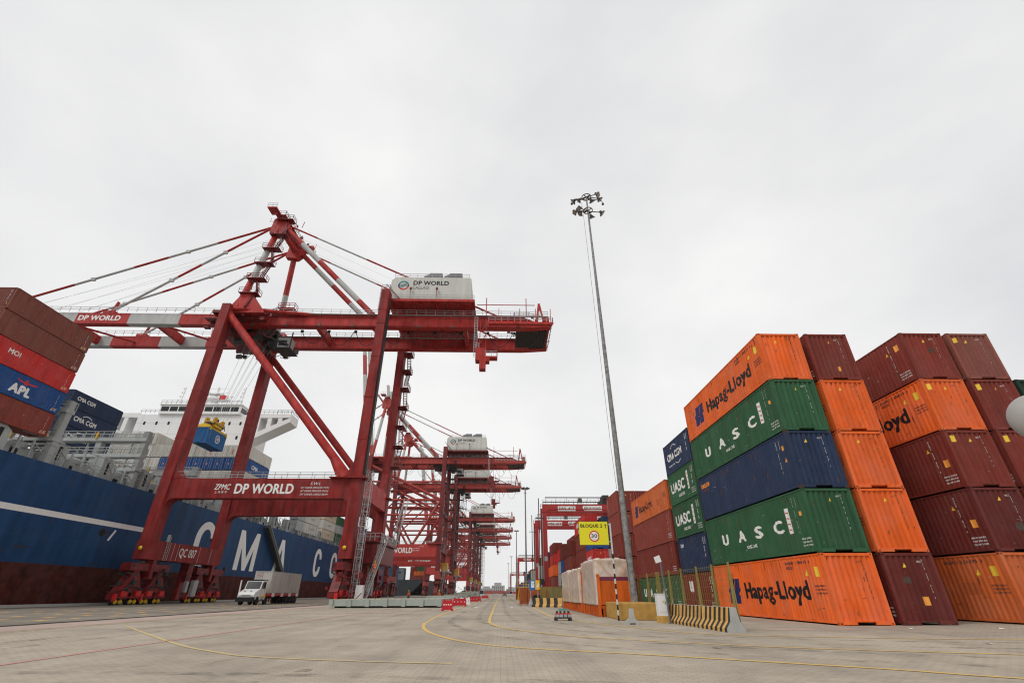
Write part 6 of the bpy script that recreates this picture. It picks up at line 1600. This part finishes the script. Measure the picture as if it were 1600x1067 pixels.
b = MB(); b.box(-.5, .5, -2.9, 2.9, .25, .75); b.box(-1.2, 1.2, -3.05, -2.7, .02, .5); b.box(-1.2, 1.2, 2.7, 3.05, .02, .5); b.box(-.9, .9, -1.2, 1.2, .75, 1.2); b.build('frame', YELB, t)
b = MB(); b.box(-1.1, 1.1, -1.5, 1.5, 1.25, 1.7)
for sx in (-1, 1):
    for sy in (-1, 1): b.lathe([(.3, -.12), (.46, -.1), (.46, .1), (.3, .12)], (sx * .75, sy * 1.2, 2.05), 14, axis=1); b.box(sx * .75 - .12, sx * .75 + .12, sy * 1.2 - .3, sy * 1.2 + .3, 1.7, 2.3)
b.build('headblock', YEL, t)
b = MB(); b.cbox((.6, -.6, 2.0), (.5, .8, .6)); b.cbox((-.5, .3, 1.95), (.9, .6, .4)); b.path([(.9, -2, 1.0), (1.1, -1, 1.9), (.9, 0, 1.4), (1.1, 1.5, 1.6), (.8, 2.4, .9)], .07, 5); b.cbox((.2, -2.0, 1.0), (.8, .9, .5)); b.cbox((-.2, 2.0, 1.0), (.7, .8, .6)); b.tube((.4, 1.6, .8), (.4, 2.5, 1.6), .2, 8); b.build('hydraulic_unit', DKM, t)
for sx in (-1, 1):
    for sy in (-1, 1):
        b = MB(); b.prism([(sx * 1.15, .1), (sx * 1.3, -.4), (sx * 1.45, -.4), (sx * 1.25, .3)], 1, sy * 2.75 - .12, sy * 2.75 + .12); b.build('flipper', YELB, t)

# dark ship further along
t = thing('container_ship', 'dark-hulled container ship seen beneath the second crane', 'ship', (-68, 372, 0))
b = MB(); b.prism([(-17, -3), (14, -3), (14, 10), (-17, 10)], 1, 8, 200); b.prism([(-2, -3), (0, -3), (14, 10), (-13, 10), (-10, 0)], 1, -6, 8.0); b.build('hull', DKHULL, t)
b = MB(); b.box(-14, -3, 4, 12, 10, 18); ss = b.build('superstructure', mat('ship_dark_grey_paint', (0.13, 0.15, 0.165), .6, rand=0), t)
b = MB()
for x in (-12.6, -9.6, -6.6): b.box(x, x + 1.3, 3.95, 3.99, 14.4, 15.5)
b.build('window', GLASS, ss)
for i in range(5):
    for k in range(4 if i else 3):
        container(R.choice(['rust', 'maroon', 'orange_old', 'brown', 'green']), L40, H1, (-80 + 2.6 * i + 14, 386, 10.1 + 2.95 * k), '%s container on the dark ship, %s stack, %s tier' % ('weathered', ['left', 'second', 'third', 'fourth', 'right'][i], ['lowest', 'second', 'third', 'top'][k]), 'containers on the dark far ship', 0)

# ================================================================== truck on the apron
t = thing('terminal_truck', 'white bonneted terminal tractor with a red chassis, driving along the apron', 'truck', (-34.6, 77.6, 0), rad(2))
b = MB()
b.prism([(-6.1, .62), (-6.1, 1.25), (-5.95, 1.5), (-4.55, 1.95), (-4.1, 2.95), (-3.7, 3.02), (-2.6, 3.02), (-2.5, .62)], 0, -1.08, 1.08); cabo = b.build('cab', WHT, t)
b = MB(); b.prism([(-4.60, 2.0), (-4.20, 2.85), (-4.14, 2.82), (-4.54, 1.97)], 0, -.95, .95); b.build('windscreen', GLASS, cabo)
for sx in (-1, 1):
    b = MB(); b.prism([(-4.15, 2.0), (-3.85, 2.8), (-3.0, 2.8), (-3.0, 2.0)], 0, sx * 1.085 - .004, sx * 1.085 + .004); b.build('side_window', GLASS, cabo)
    b = MB(); b.cbox((sx * 1.28, -4.3, 2.35), (.22, .1, .6)); b.bar((sx * 1.05, -4.3, 2.6), (sx * 1.28, -4.3, 2.6), .05, .05); b.build('wing_mirror', DKM, cabo)
    b = MB(); b.lathe([(.16, -.03), (.16, .02)], (sx * .42, -5.72, 1.58), 12, axis=1); b.cbox((sx * .75, -6.12, 1.0), (.35, .06, .2)); b.build('headlight', GALV, cabo)
b = MB(); b.box(-1.15, 1.15, -6.35, -5.9, .42, .95); b.build('bumper', RUB, cabo)
b = MB()
for k in range(4): b.box(-.6, .6, -6.115, -6.102, 1.0 + .07 * k, 1.03 + .07 * k)
b.build('grille', RUB, cabo)
b = MB(); b.box(-1.1, 1.1, -4.2, -2.5, 3.03, 3.1); b.build('roof_visor', RUB, cabo)
b = MB(); b.tube((-1.2, -5.6, 1.2), (-1.25, -5.6, 3.0), .09, 10); b.build('whip_post', WHT, t)
b = MB(); b.box(-1.12, 1.12, -4.4, -2.4, .95, 1.12); b.build('yellow_step', YELB, cabo)
b = MB(); b.tube((-1.0, -2.2, 1.0), (-1.0, -2.2, 3.1), .1, 10); b.build('exhaust', GALV, t)
b = MB(); b.tube((.85, -4.1, .75), (.85, -3.0, .75), .3, 14); b.build('fuel_tank', GALV, t)
b = MB(); b.box(1.082, 1.09, -4.1, -4.07, 1.2, 2.0); b.box(1.082, 1.09, -2.98, -2.95, 1.2, 2.9); b.box(1.085, 1.11, -3.2, -3.05, 1.75, 1.8); b.build('cab_door_trim', RUB, cabo)
b = MB(); b.box(-.55, .55, -2.4, 1.2, .72, 1.0); b.box(-1.0, -.6, -3.6, -2.6, .5, 1.0); b.build('chassis_rail', DKM, t)
def tyre(parent, x, y, r=.52, wd=.34):
    b = MB(); b.lathe([(r * .55, -wd / 2), (r * .95, -wd / 2), (r, -wd * .3), (r, wd * .3), (r * .95, wd / 2), (r * .55, wd / 2)], (x, y, r), 20, axis=0); wo = b.build('wheel', RUB, parent)
    b = MB(); b.lathe([(.06, -wd / 2 + .02), (r * .54, -wd / 2 + .05), (r * .54, wd / 2 - .05), (.06, wd / 2 - .02)], (x, y, r), 14, axis=0); b.build('rim', WHT, wo)
for y in (-5.0, -2.1):
    for x in (-.98, .98): tyre(t, x, y)
tr = thing('container_chassis', 'red container chassis trailer behind the white tractor', 'trailer', (-34.6, 77.6, 0), rad(2))
b = MB(); b.box(-.55, -.3, -3.4, 10.4, 1.0, 1.36); b.box(.3, .55, -3.4, 10.4, 1.0, 1.36)
for y in (-2.2, 1.4, 5.0, 8.5, 10.2): b.box(-1.2, 1.2, y - .12, y + .12, 1.15, 1.36)
b.box(-1.24, -1.14, -2.2, 10.4, 1.1, 1.36); b.box(1.14, 1.24, -2.2, 10.4, 1.1, 1.36); b.build('frame', LETR, tr)
b = MB()
for y in (-.2, 3.2, 6.3, 9.6): b.box(1.242, 1.26, y - .5, y + .5, .95, 1.42)
b.build('white_plate', WHT, tr)
for y in (5.8, 7.1, 8.5, 9.6):
    for x in (-.98, .98): tyre(tr, x, y, .5)
for x in (-.7, .7):
    b = MB(); b.box(x - .08, x + .08, .0, .16, .25, 1.0); b.build('landing_leg', LETR, tr)
ct = container('pale', L40, H1, (-34.73, 81.8, 1.37), 'pale grey container riding on the red chassis of the white truck', None, 2, rz=rad(2))
side_text(ct, L40, H1, 1, '', LETG, -5.0, 1.0, .14, 1.3, shape=code_col('MNBU 3 6'), name='id_number'); end_text(ct, L40, H1, 'MSCU', LETR, -.9, 2.2, .8, .25)

# ================================================================== rubber-tyred yard cranes
def rtg(label, y, x0=11.5, span=23.5):
    t = thing('yard_crane', label, 'gantry crane', (x0, y, 0), 0, 'red yard gantry cranes over the container blocks')
    for sx in (0, 1):
        for sy in (0, 1):
            x = span * sx; yy = 7.0 * sy; b = MB()
            b.box(x - .55, x + .55, yy - .45, yy + .45, 2.2, 20.6); lg = b.build('leg', RTGR, t)
            b = MB(); b.path([(x - .62, yy - .5, 4), (x - .62, yy - .5, 20)], .06, 5); b.build('conduit', GALV, lg)
            if sy == 0: b = MB(); b.box(x - .4, x + .4, yy - .47, yy - .452, 8.6, 9.7); b.build('notice_plate', GALV, lg)
        x = span * sx
        b = MB(); b.box(x - .6, x + .6, -1.2, 8.2, 1.5, 2.6); b.build('sill_beam', RTGR, t)
        for yy in (-.6, 1.2, 5.8, 7.6):
            b = MB(); b.lathe([(.4, -.3), (.72, -.3), (.78, -.2), (.78, .2), (.72, .3), (.4, .3)], (x, yy, .78), 16, axis=0); b.build('wheel', RUB, t)
    b = MB(); b.box(-1.9, -.7, .6, 3.2, 4.6, 7.6); b.box(-1.7, -.7, 3.6, 5.8, 4.6, 6.4); b.build('electrical_cabinet', mat('rtg_cabinet_white', (0.60, 0.60, 0.56), .6, dirt=.6, rust=.2), t)
    b = MB(); b.box(-1.4, -.62, -.6, 1.0, 3.2, 4.4); b.build('hose_reel', DKM, t)
    for yy in (0, 7.0):
        b = MB(); b.box(-.55, span + .55, yy - .55, yy + .55, 20.62, 22.6); gd = b.build('girder', RTGR, t)
        if yy == 0:
            b = MB(); b.path([(.9, -.7, 18.6), (.9, -.7, 21.2), (2.2, -.7, 21.3), (16.5, -.7, 21.3), (17.2, -.7, 20.9)], .09, 6); b.build('conduit', RTGR, gd)
        b = MB(); b.rail([(-.5, yy - .55, 22.6), (span, yy - .55, 22.6)], 1.15, 1.2, .03); b.box(.2, span, yy - .75, yy - .6, 24.2, 24.45)
        for k in range(9): b.bar((.3 + 2.9 * k, yy - .68, 22.6), (.3 + 2.9 * k, yy - .68, 24.2), .06, .06)
        b.build('walkway', DKM, gd)
    b = MB(); b.box(3.6, 8.4, -.62, -.58, 20.85, 22.1); pl_ = b.build('sign_plate', LETW, t); wall_text('lettering', 'SWL 41T', LETK, (3.85, -.63, 21.1), (1, 0, 0), (0, 0, 1), 4.3, .75, pl_, bold=.02)
    b = MB(); b.prism([(10.4, 21.4), (10.9, 20.9), (15.6, 20.9), (15.6, 22.2), (10.4, 22.2)], 1, -.62, -.58); pl_ = b.build('sign_plate', LETW, t); wall_text('lettering', 'DP WORLD', LETK, (12.0, -.63, 21.35), (1, 0, 0), (0, 0, 1), 3.3, .5, pl_, bold=.02); dp_logo(pl_, (11.25, -.63, 21.55), .5)
    b = MB(); b.box(16, 18.6, -.4, 7.2, 22.7, 24.2); b.box(16.5, 18.2, 1.5, 5.5, 24.2, 25.4); b.build('trolley', DKM, t)
    b = MB(); b.box(9.2, 10.2, -1.0, -.6, 22.9, 24.1); b.build('floodlight', LAMPM, t)
    b = MB(); b.tube((-1.6, -.5, 2.5), (-1.6, -.5, 24.2), .12, 8); b.bar((-2.6, -.5, 19), (-.2, -.5, 19), .15, .15); b.ladder((-1.0, -.3, 2.5), (-1.0, -.3, 22.6), .5, (0, 1, 0), .45, .04); b.build('access_ladder', DKM, t)
    return t
p0 = rtg('nearest red yard crane, standing tallest over the container block', 131)
for y, lb in ((162, 'second red yard crane, partly hidden behind the nearest one'), (345, 'third red yard crane, small, its portal open to the sky'), (640, 'farthest tiny red yard crane at the end of the block')):
    c = copy_tree(p0); c.location.y = y; c['label'] = lb

# ================================================================== hatch covers on the quay
def hatch(label, x0, x1, y0, y1, h=.78):
    t = thing('hatch_cover', label, 'hatch cover', ((x0 + x1) / 2, y0, 0), 0, 'pale green hatch covers laid on the quay')
    hw = (x1 - x0) / 2; D = y1 - y0
    b = MB(); b.box(-hw, hw, .12, D, .17, h)
    n = max(2, int(hw * 2 / 1.9))
    for k in range(n + 1):
        x = -hw + .2 + (2 * hw - .4) * k / n; b.box(x - .2, x + .2, .0, .118, .10, h + .03)
    b.build('panel', HATCH, t)
    b = MB()
    for k in range(int(hw * 2 / .7)):
        b.cbox((-hw + .4 + .7 * k, .4, h + .04), (.16, .16, .07))
    b.build('twistlock_socket', YEL, t)
    b = MB()
    for x in (-hw + .6, 0, hw - .6): b.box(x - .15, x + .15, .6, D - .6, 0, .168)
    b.build('timber_bearer', WOOD, t)
hatch('large pale green hatch cover lying nearest on the quay by the crane legs', -17.8, -6.2, 55, 67)
hatch('second pale green hatch cover, beyond the near one by red barriers', -10.2, -5.9, 72, 84, 1.0)
hatch('third pale green hatch cover further down the quay', -10.5, -6.2, 96, 108, 1.1)
hatch('fourth pale green hatch cover far down the quay', -11.5, -6.6, 128, 140, 1.5)
hatch('farthest pale green hatch cover, a thin strip by the crane feet', -12.5, -7, 160, 172, 1.8)

def red_barrier(label, x, y, rz=0, wd=1.0, m=REDP):
    t = thing('plastic_barrier', label, 'plastic barrier', (x, y, 0), rz, 'water-filled barriers along the lane')
    hw = wd / 2; b = MB()
    b.prism([(-hw, 0), (-hw, .14), (-hw + .06, .16), (-hw + .06, .6), (-hw + .16, .88), (-hw + .3, .88), (-hw + .34, .78), (hw - .34, .78), (hw - .3, .88), (hw - .16, .88), (hw - .06, .6), (hw - .06, .16), (hw, .14), (hw, 0), (hw - .2, 0), (hw - .25, .08), (-hw + .25, .08), (-hw + .2, 0)], 1, -.22, .22)
    b.build('body', m, t)
    b = MB()
    for k in range(4): b.box(-hw + .16 + k * (wd - .44) / 3, -hw + .28 + k * (wd - .44) / 3, -.225, -.221, .42, .5)
    b.build('slot', LETW if m is REDP else RUB, t)
red_barrier('red plastic barrier nearest the camera, at the corner of the big hatch cover', -4.55, 45.0, rad(5))
red_barrier('second red plastic barrier along the left edge of the lane', -4.75, 60.5, 0, 1.6)
red_barrier('white plastic barrier behind the second red one', -4.6, 67, 0, 1.4, WHT)
red_barrier('third red plastic barrier, farther down the lane edge', -4.9, 90, 0, 1.9)
red_barrier('fourth red plastic barrier right behind the third', -4.6, 98, 0, 1.8)
red_barrier('farthest red plastic barrier on the lane edge', -4.6, 150, 0, 2.0)

# ================================================================== vehicles far down the road
def far_car(label, x, y, m, van=False):
    t = thing('parked_van' if van else 'parked_car', label, 'van' if van else 'car', (x, y, 0), 0, 'vehicles far down the road')
    h = 2.3 if van else 1.5
    b = MB()
    b.prism([(-2.2, .35), (-2.2, .9), (-1.3, 1.05), (-.7, h), (2.0, h), (2.3, 1.0), (2.3, .35)], 0, -.9, .9); bo = b.build('body', m, t)
    b = MB(); b.prism([(-1.32, 1.1), (-.74, h - .1), (-.8, h - .06), (-1.38, 1.12)], 0, -.8, .8); b.build('windscreen', GLASS, bo)
    for sx in (-1, 1):
        b = MB(); b.prism([(-1.0, 1.1), (-.6, h - .12), (1.8, h - .12), (2.0, 1.1)], 0, sx * .9 - .01, sx * .9 + .01); b.build('side_window', GLASS, bo)
        b = MB(); b.cbox((sx * .65, -2.2, .7), (.35, .06, .16)); b.build('headlight', LETW, bo)
        for y_ in (-1.4, 1.4): tyre(t, sx * .82, y_, .34, .2)
VG = mat('car_grey_paint', (0.16, 0.17, 0.18), .35); VW = mat('car_white_paint', (0.7, 0.7, 0.7), .35)
far_car('white van parked left of the far lane', -7.5, 200, VW, True); far_car('grey car parked beside the white van far down the road', -11, 210, VG); far_car('pale van parked by the crane feet far down the road', -14.5, 205, VW, True)
far_car('grey car far down the right lane', 1.6, 240, VG); far_car('white car driving far down the left lane', -3.0, 280, VW); far_car('white van at the right edge of the far road', 5.5, 300, VW, True)
YM = thing('lashing_platform', 'yellow work platform parked by the right edge beyond the bins', 'work platform', (4.6, 108, 0))
b = MB()
for x in (-1.2, 1.2):
    for y in (-.8, .8): b.bar((x, y, 0), (x * .7, y, 2.4), .12, .12)
b.box(-1.2, 1.2, -1, 1, 2.4, 2.5); b.bar((-1.2, -.8, .2), (.84, -.8, 2.3), .1, .1); b.bar((1.2, -.8, .2), (-.84, -.8, 2.3), .1, .1); b.build('frame', YELB, YM)
b = MB(); b.rail([(-1.2, -1, 2.5), (1.2, -1, 2.5)], .9, 1, .04); b.build('handrail', YELB, YM)

# distant buildings that close the view
FARB = mat('distant_building_grey', (0.36, 0.36, 0.36), .8, dirt=.3, rand=.15); FARR = mat('distant_red_wall', (0.30, 0.07, 0.06), .8, dirt=.3)
for i, (x, y, wd, h, m) in enumerate([(-70, 1250, 40, 22, FARB), (-36, 1300, 30, 17, FARB), (-8, 1350, 34, 26, FARB), (24, 1280, 24, 15, FARB), (50, 1400, 40, 21, FARB), (-4, 900, 90, 5, FARR)]):
    t = thing('distant_building', ['grey distant building at the far left behind the cranes', 'low grey distant building left of the road end', 'tallest grey distant building at the end of the road', 'low distant building right of the road end', 'wide grey distant building behind the far yard block', 'long low red distant wall closing the road'][i], 'building', (x, y, 0))
    b = MB(); b.box(-wd / 2, wd / 2, 0, 20, 0, h * .75); b.box(-wd * .3, wd * .25, 2, 18, h * .75, h); bo = b.build('wall', m, t)
    b = MB()
    for k in range(int(wd / 5)):
        for z in range(3, int(h * .7), 4): b.box(-wd / 2 + 1.5 + k * 5, -wd / 2 + 3.7 + k * 5, -.06, -.01, z, z + 1.8)
    b.build('window', GLASS, bo)

# ================================================================== workers
def person(label, loc, rz, coat, trousers, lift=0.0):
    t = thing('person', label, 'person', loc, rz, None)
    def skinned(name, V, E_, Rd, m, par):
        me = bpy.data.meshes.new(name); me.from_pydata(V, E_, []); me.update()
        o = obj(name, me, par); s = o.modifiers.new('skin', 'SKIN'); s.use_smooth_shade = True
        for i, r_ in enumerate(Rd): me.skin_vertices[0].data[i].radius = (r_, r_)
        me.skin_vertices[0].data[0].use_root = True
        sub = o.modifiers.new('sub', 'SUBSURF'); sub.levels = sub.render_levels = 1
        me.materials.append(m); return o
    V = [(0, 0, .95), (0, .01, 1.2), (0, .0, 1.42), (0, 0, 1.52), (0, -.02, 1.62), (0, -.02, 1.74), (.19, 0, 1.40), (.25, .03, 1.13), (.24, -.14, .93), (.24, -.2, .86), (-.19, 0, 1.40), (-.25, .03, 1.13), (-.24, -.14, .93), (-.24, -.2, .86), (.10, 0, .90), (.12, -.10 - lift * .3, .5 + lift), (.12, 0, .08 + lift), (.12, -.14, .04 + lift), (-.10, 0, .90), (-.11, .0, .5), (-.11, .04, .08), (-.11, -.1, .04)]
    E_ = [(0, 1), (1, 2), (2, 3), (3, 4), (4, 5), (2, 6), (6, 7), (7, 8), (8, 9), (2, 10), (10, 11), (11, 12), (12, 13), (0, 14), (14, 15), (15, 16), (16, 17), (0, 18), (18, 19), (19, 20), (20, 21)]
    Rd = [.14, .13, .13, .05, .095, .09, .065, .045, .035, .04, .065, .045, .035, .04, .09, .06, .045, .04, .09, .06, .045, .04]
    bo = skinned('body', V, E_, Rd, SKIN, t)
    VC = V[:3] + V[6:9] + V[10:13]; skinned('jacket', [(v[0] * 1.02, v[1], v[2]) for v in VC], [(0, 1), (1, 2), (2, 3), (3, 4), (4, 5), (2, 6), (6, 7), (7, 8)], [.165, .155, .15, .08, .06, .05, .08, .06, .05], coat, bo)
    VT = [V[0], V[14], V[15], V[16], V[18], V[19], V[20]]; skinned('trousers', VT, [(0, 1), (1, 2), (2, 3), (0, 4), (4, 5), (5, 6)], [.16, .105, .075, .065, .105, .075, .065], trousers, bo)
    b = MB(); b.lathe([(.15, 0), (.135, .02), (.125, .10), (.08, .16), (.01, .18)], (0, -.02, 1.68), 14); b.build('helmet', WHT if coat is not HIVIS else YELB, bo, True)
    b = MB(); b.cbox((.035, -.112, 1.66), (.025, .015, .015)); b.cbox((-.035, -.112, 1.66), (.025, .015, .015)); b.cbox((0, -.12, 1.63), (.025, .03, .04)); b.cbox((0, -.11, 1.585), (.05, .012, .012)); b.build('face', LETG, bo)
    return t
person('person in orange overalls climbing the access stair of the near crane', (-19.3, 78.3, 3.9), rad(200), HIVIS, HIVIS, .2)
person('person in an orange vest standing behind the big hatch cover', (-16.2, 92, 0), rad(30), HIVIS, NAVYC)
person('person in orange standing by the second crane legs near the red barrier', (-11.0, 93, 0), rad(-20), HIVIS, NAVYC)

# ================================================================== sea haze
hz = bpy.data.materials.new('haze_air'); hz.use_nodes = True; ht = hz.node_tree; ht.nodes.clear()
ho_ = ht.nodes.new('ShaderNodeOutputMaterial'); hv = ht.nodes.new('ShaderNodeVolumePrincipled')
hv.inputs['Color'].default_value = (0.93, 0.94, 0.96, 1); hv.inputs['Density'].default_value = 0.00004
ht.links.new(hv.outputs['Volume'], ho_.inputs['Volume'])
b = MB(); b.box(-1810, 910, -310, 2010, -7, 118)
o = b.build('haze', hz); o['kind'] = 'stuff'
sc.cycles.volume_bounces = 1

for i, (x, y, a) in enumerate(((19.6, 20.6, .3), (16.2, 20.9, 1.1), (13.6, 14.9, 2.0))):
    b = MB(); b.add([(-.10, -.06, .012), (.08, -.07, .02), (.11, .05, .012), (-.02, .09, .045), (-.09, .04, .014)], [(0, 1, 2, 3, 4)]); b.add([(-.10, -.06, .010), (.08, -.07, .018), (.11, .05, .010), (-.02, .09, .043), (-.09, .04, .012)], [(4, 3, 2, 1, 0)])
    o = b.build('litter', LETW, fix=False); o.location = (x, y, 0); o.rotation_euler.z = a
    tag(o, ['scrap of white litter lying before the third container stack', 'scrap of white litter at the foot of the maroon container', 'scrap of white litter out on the paving by the lane line'][i], 'litter')
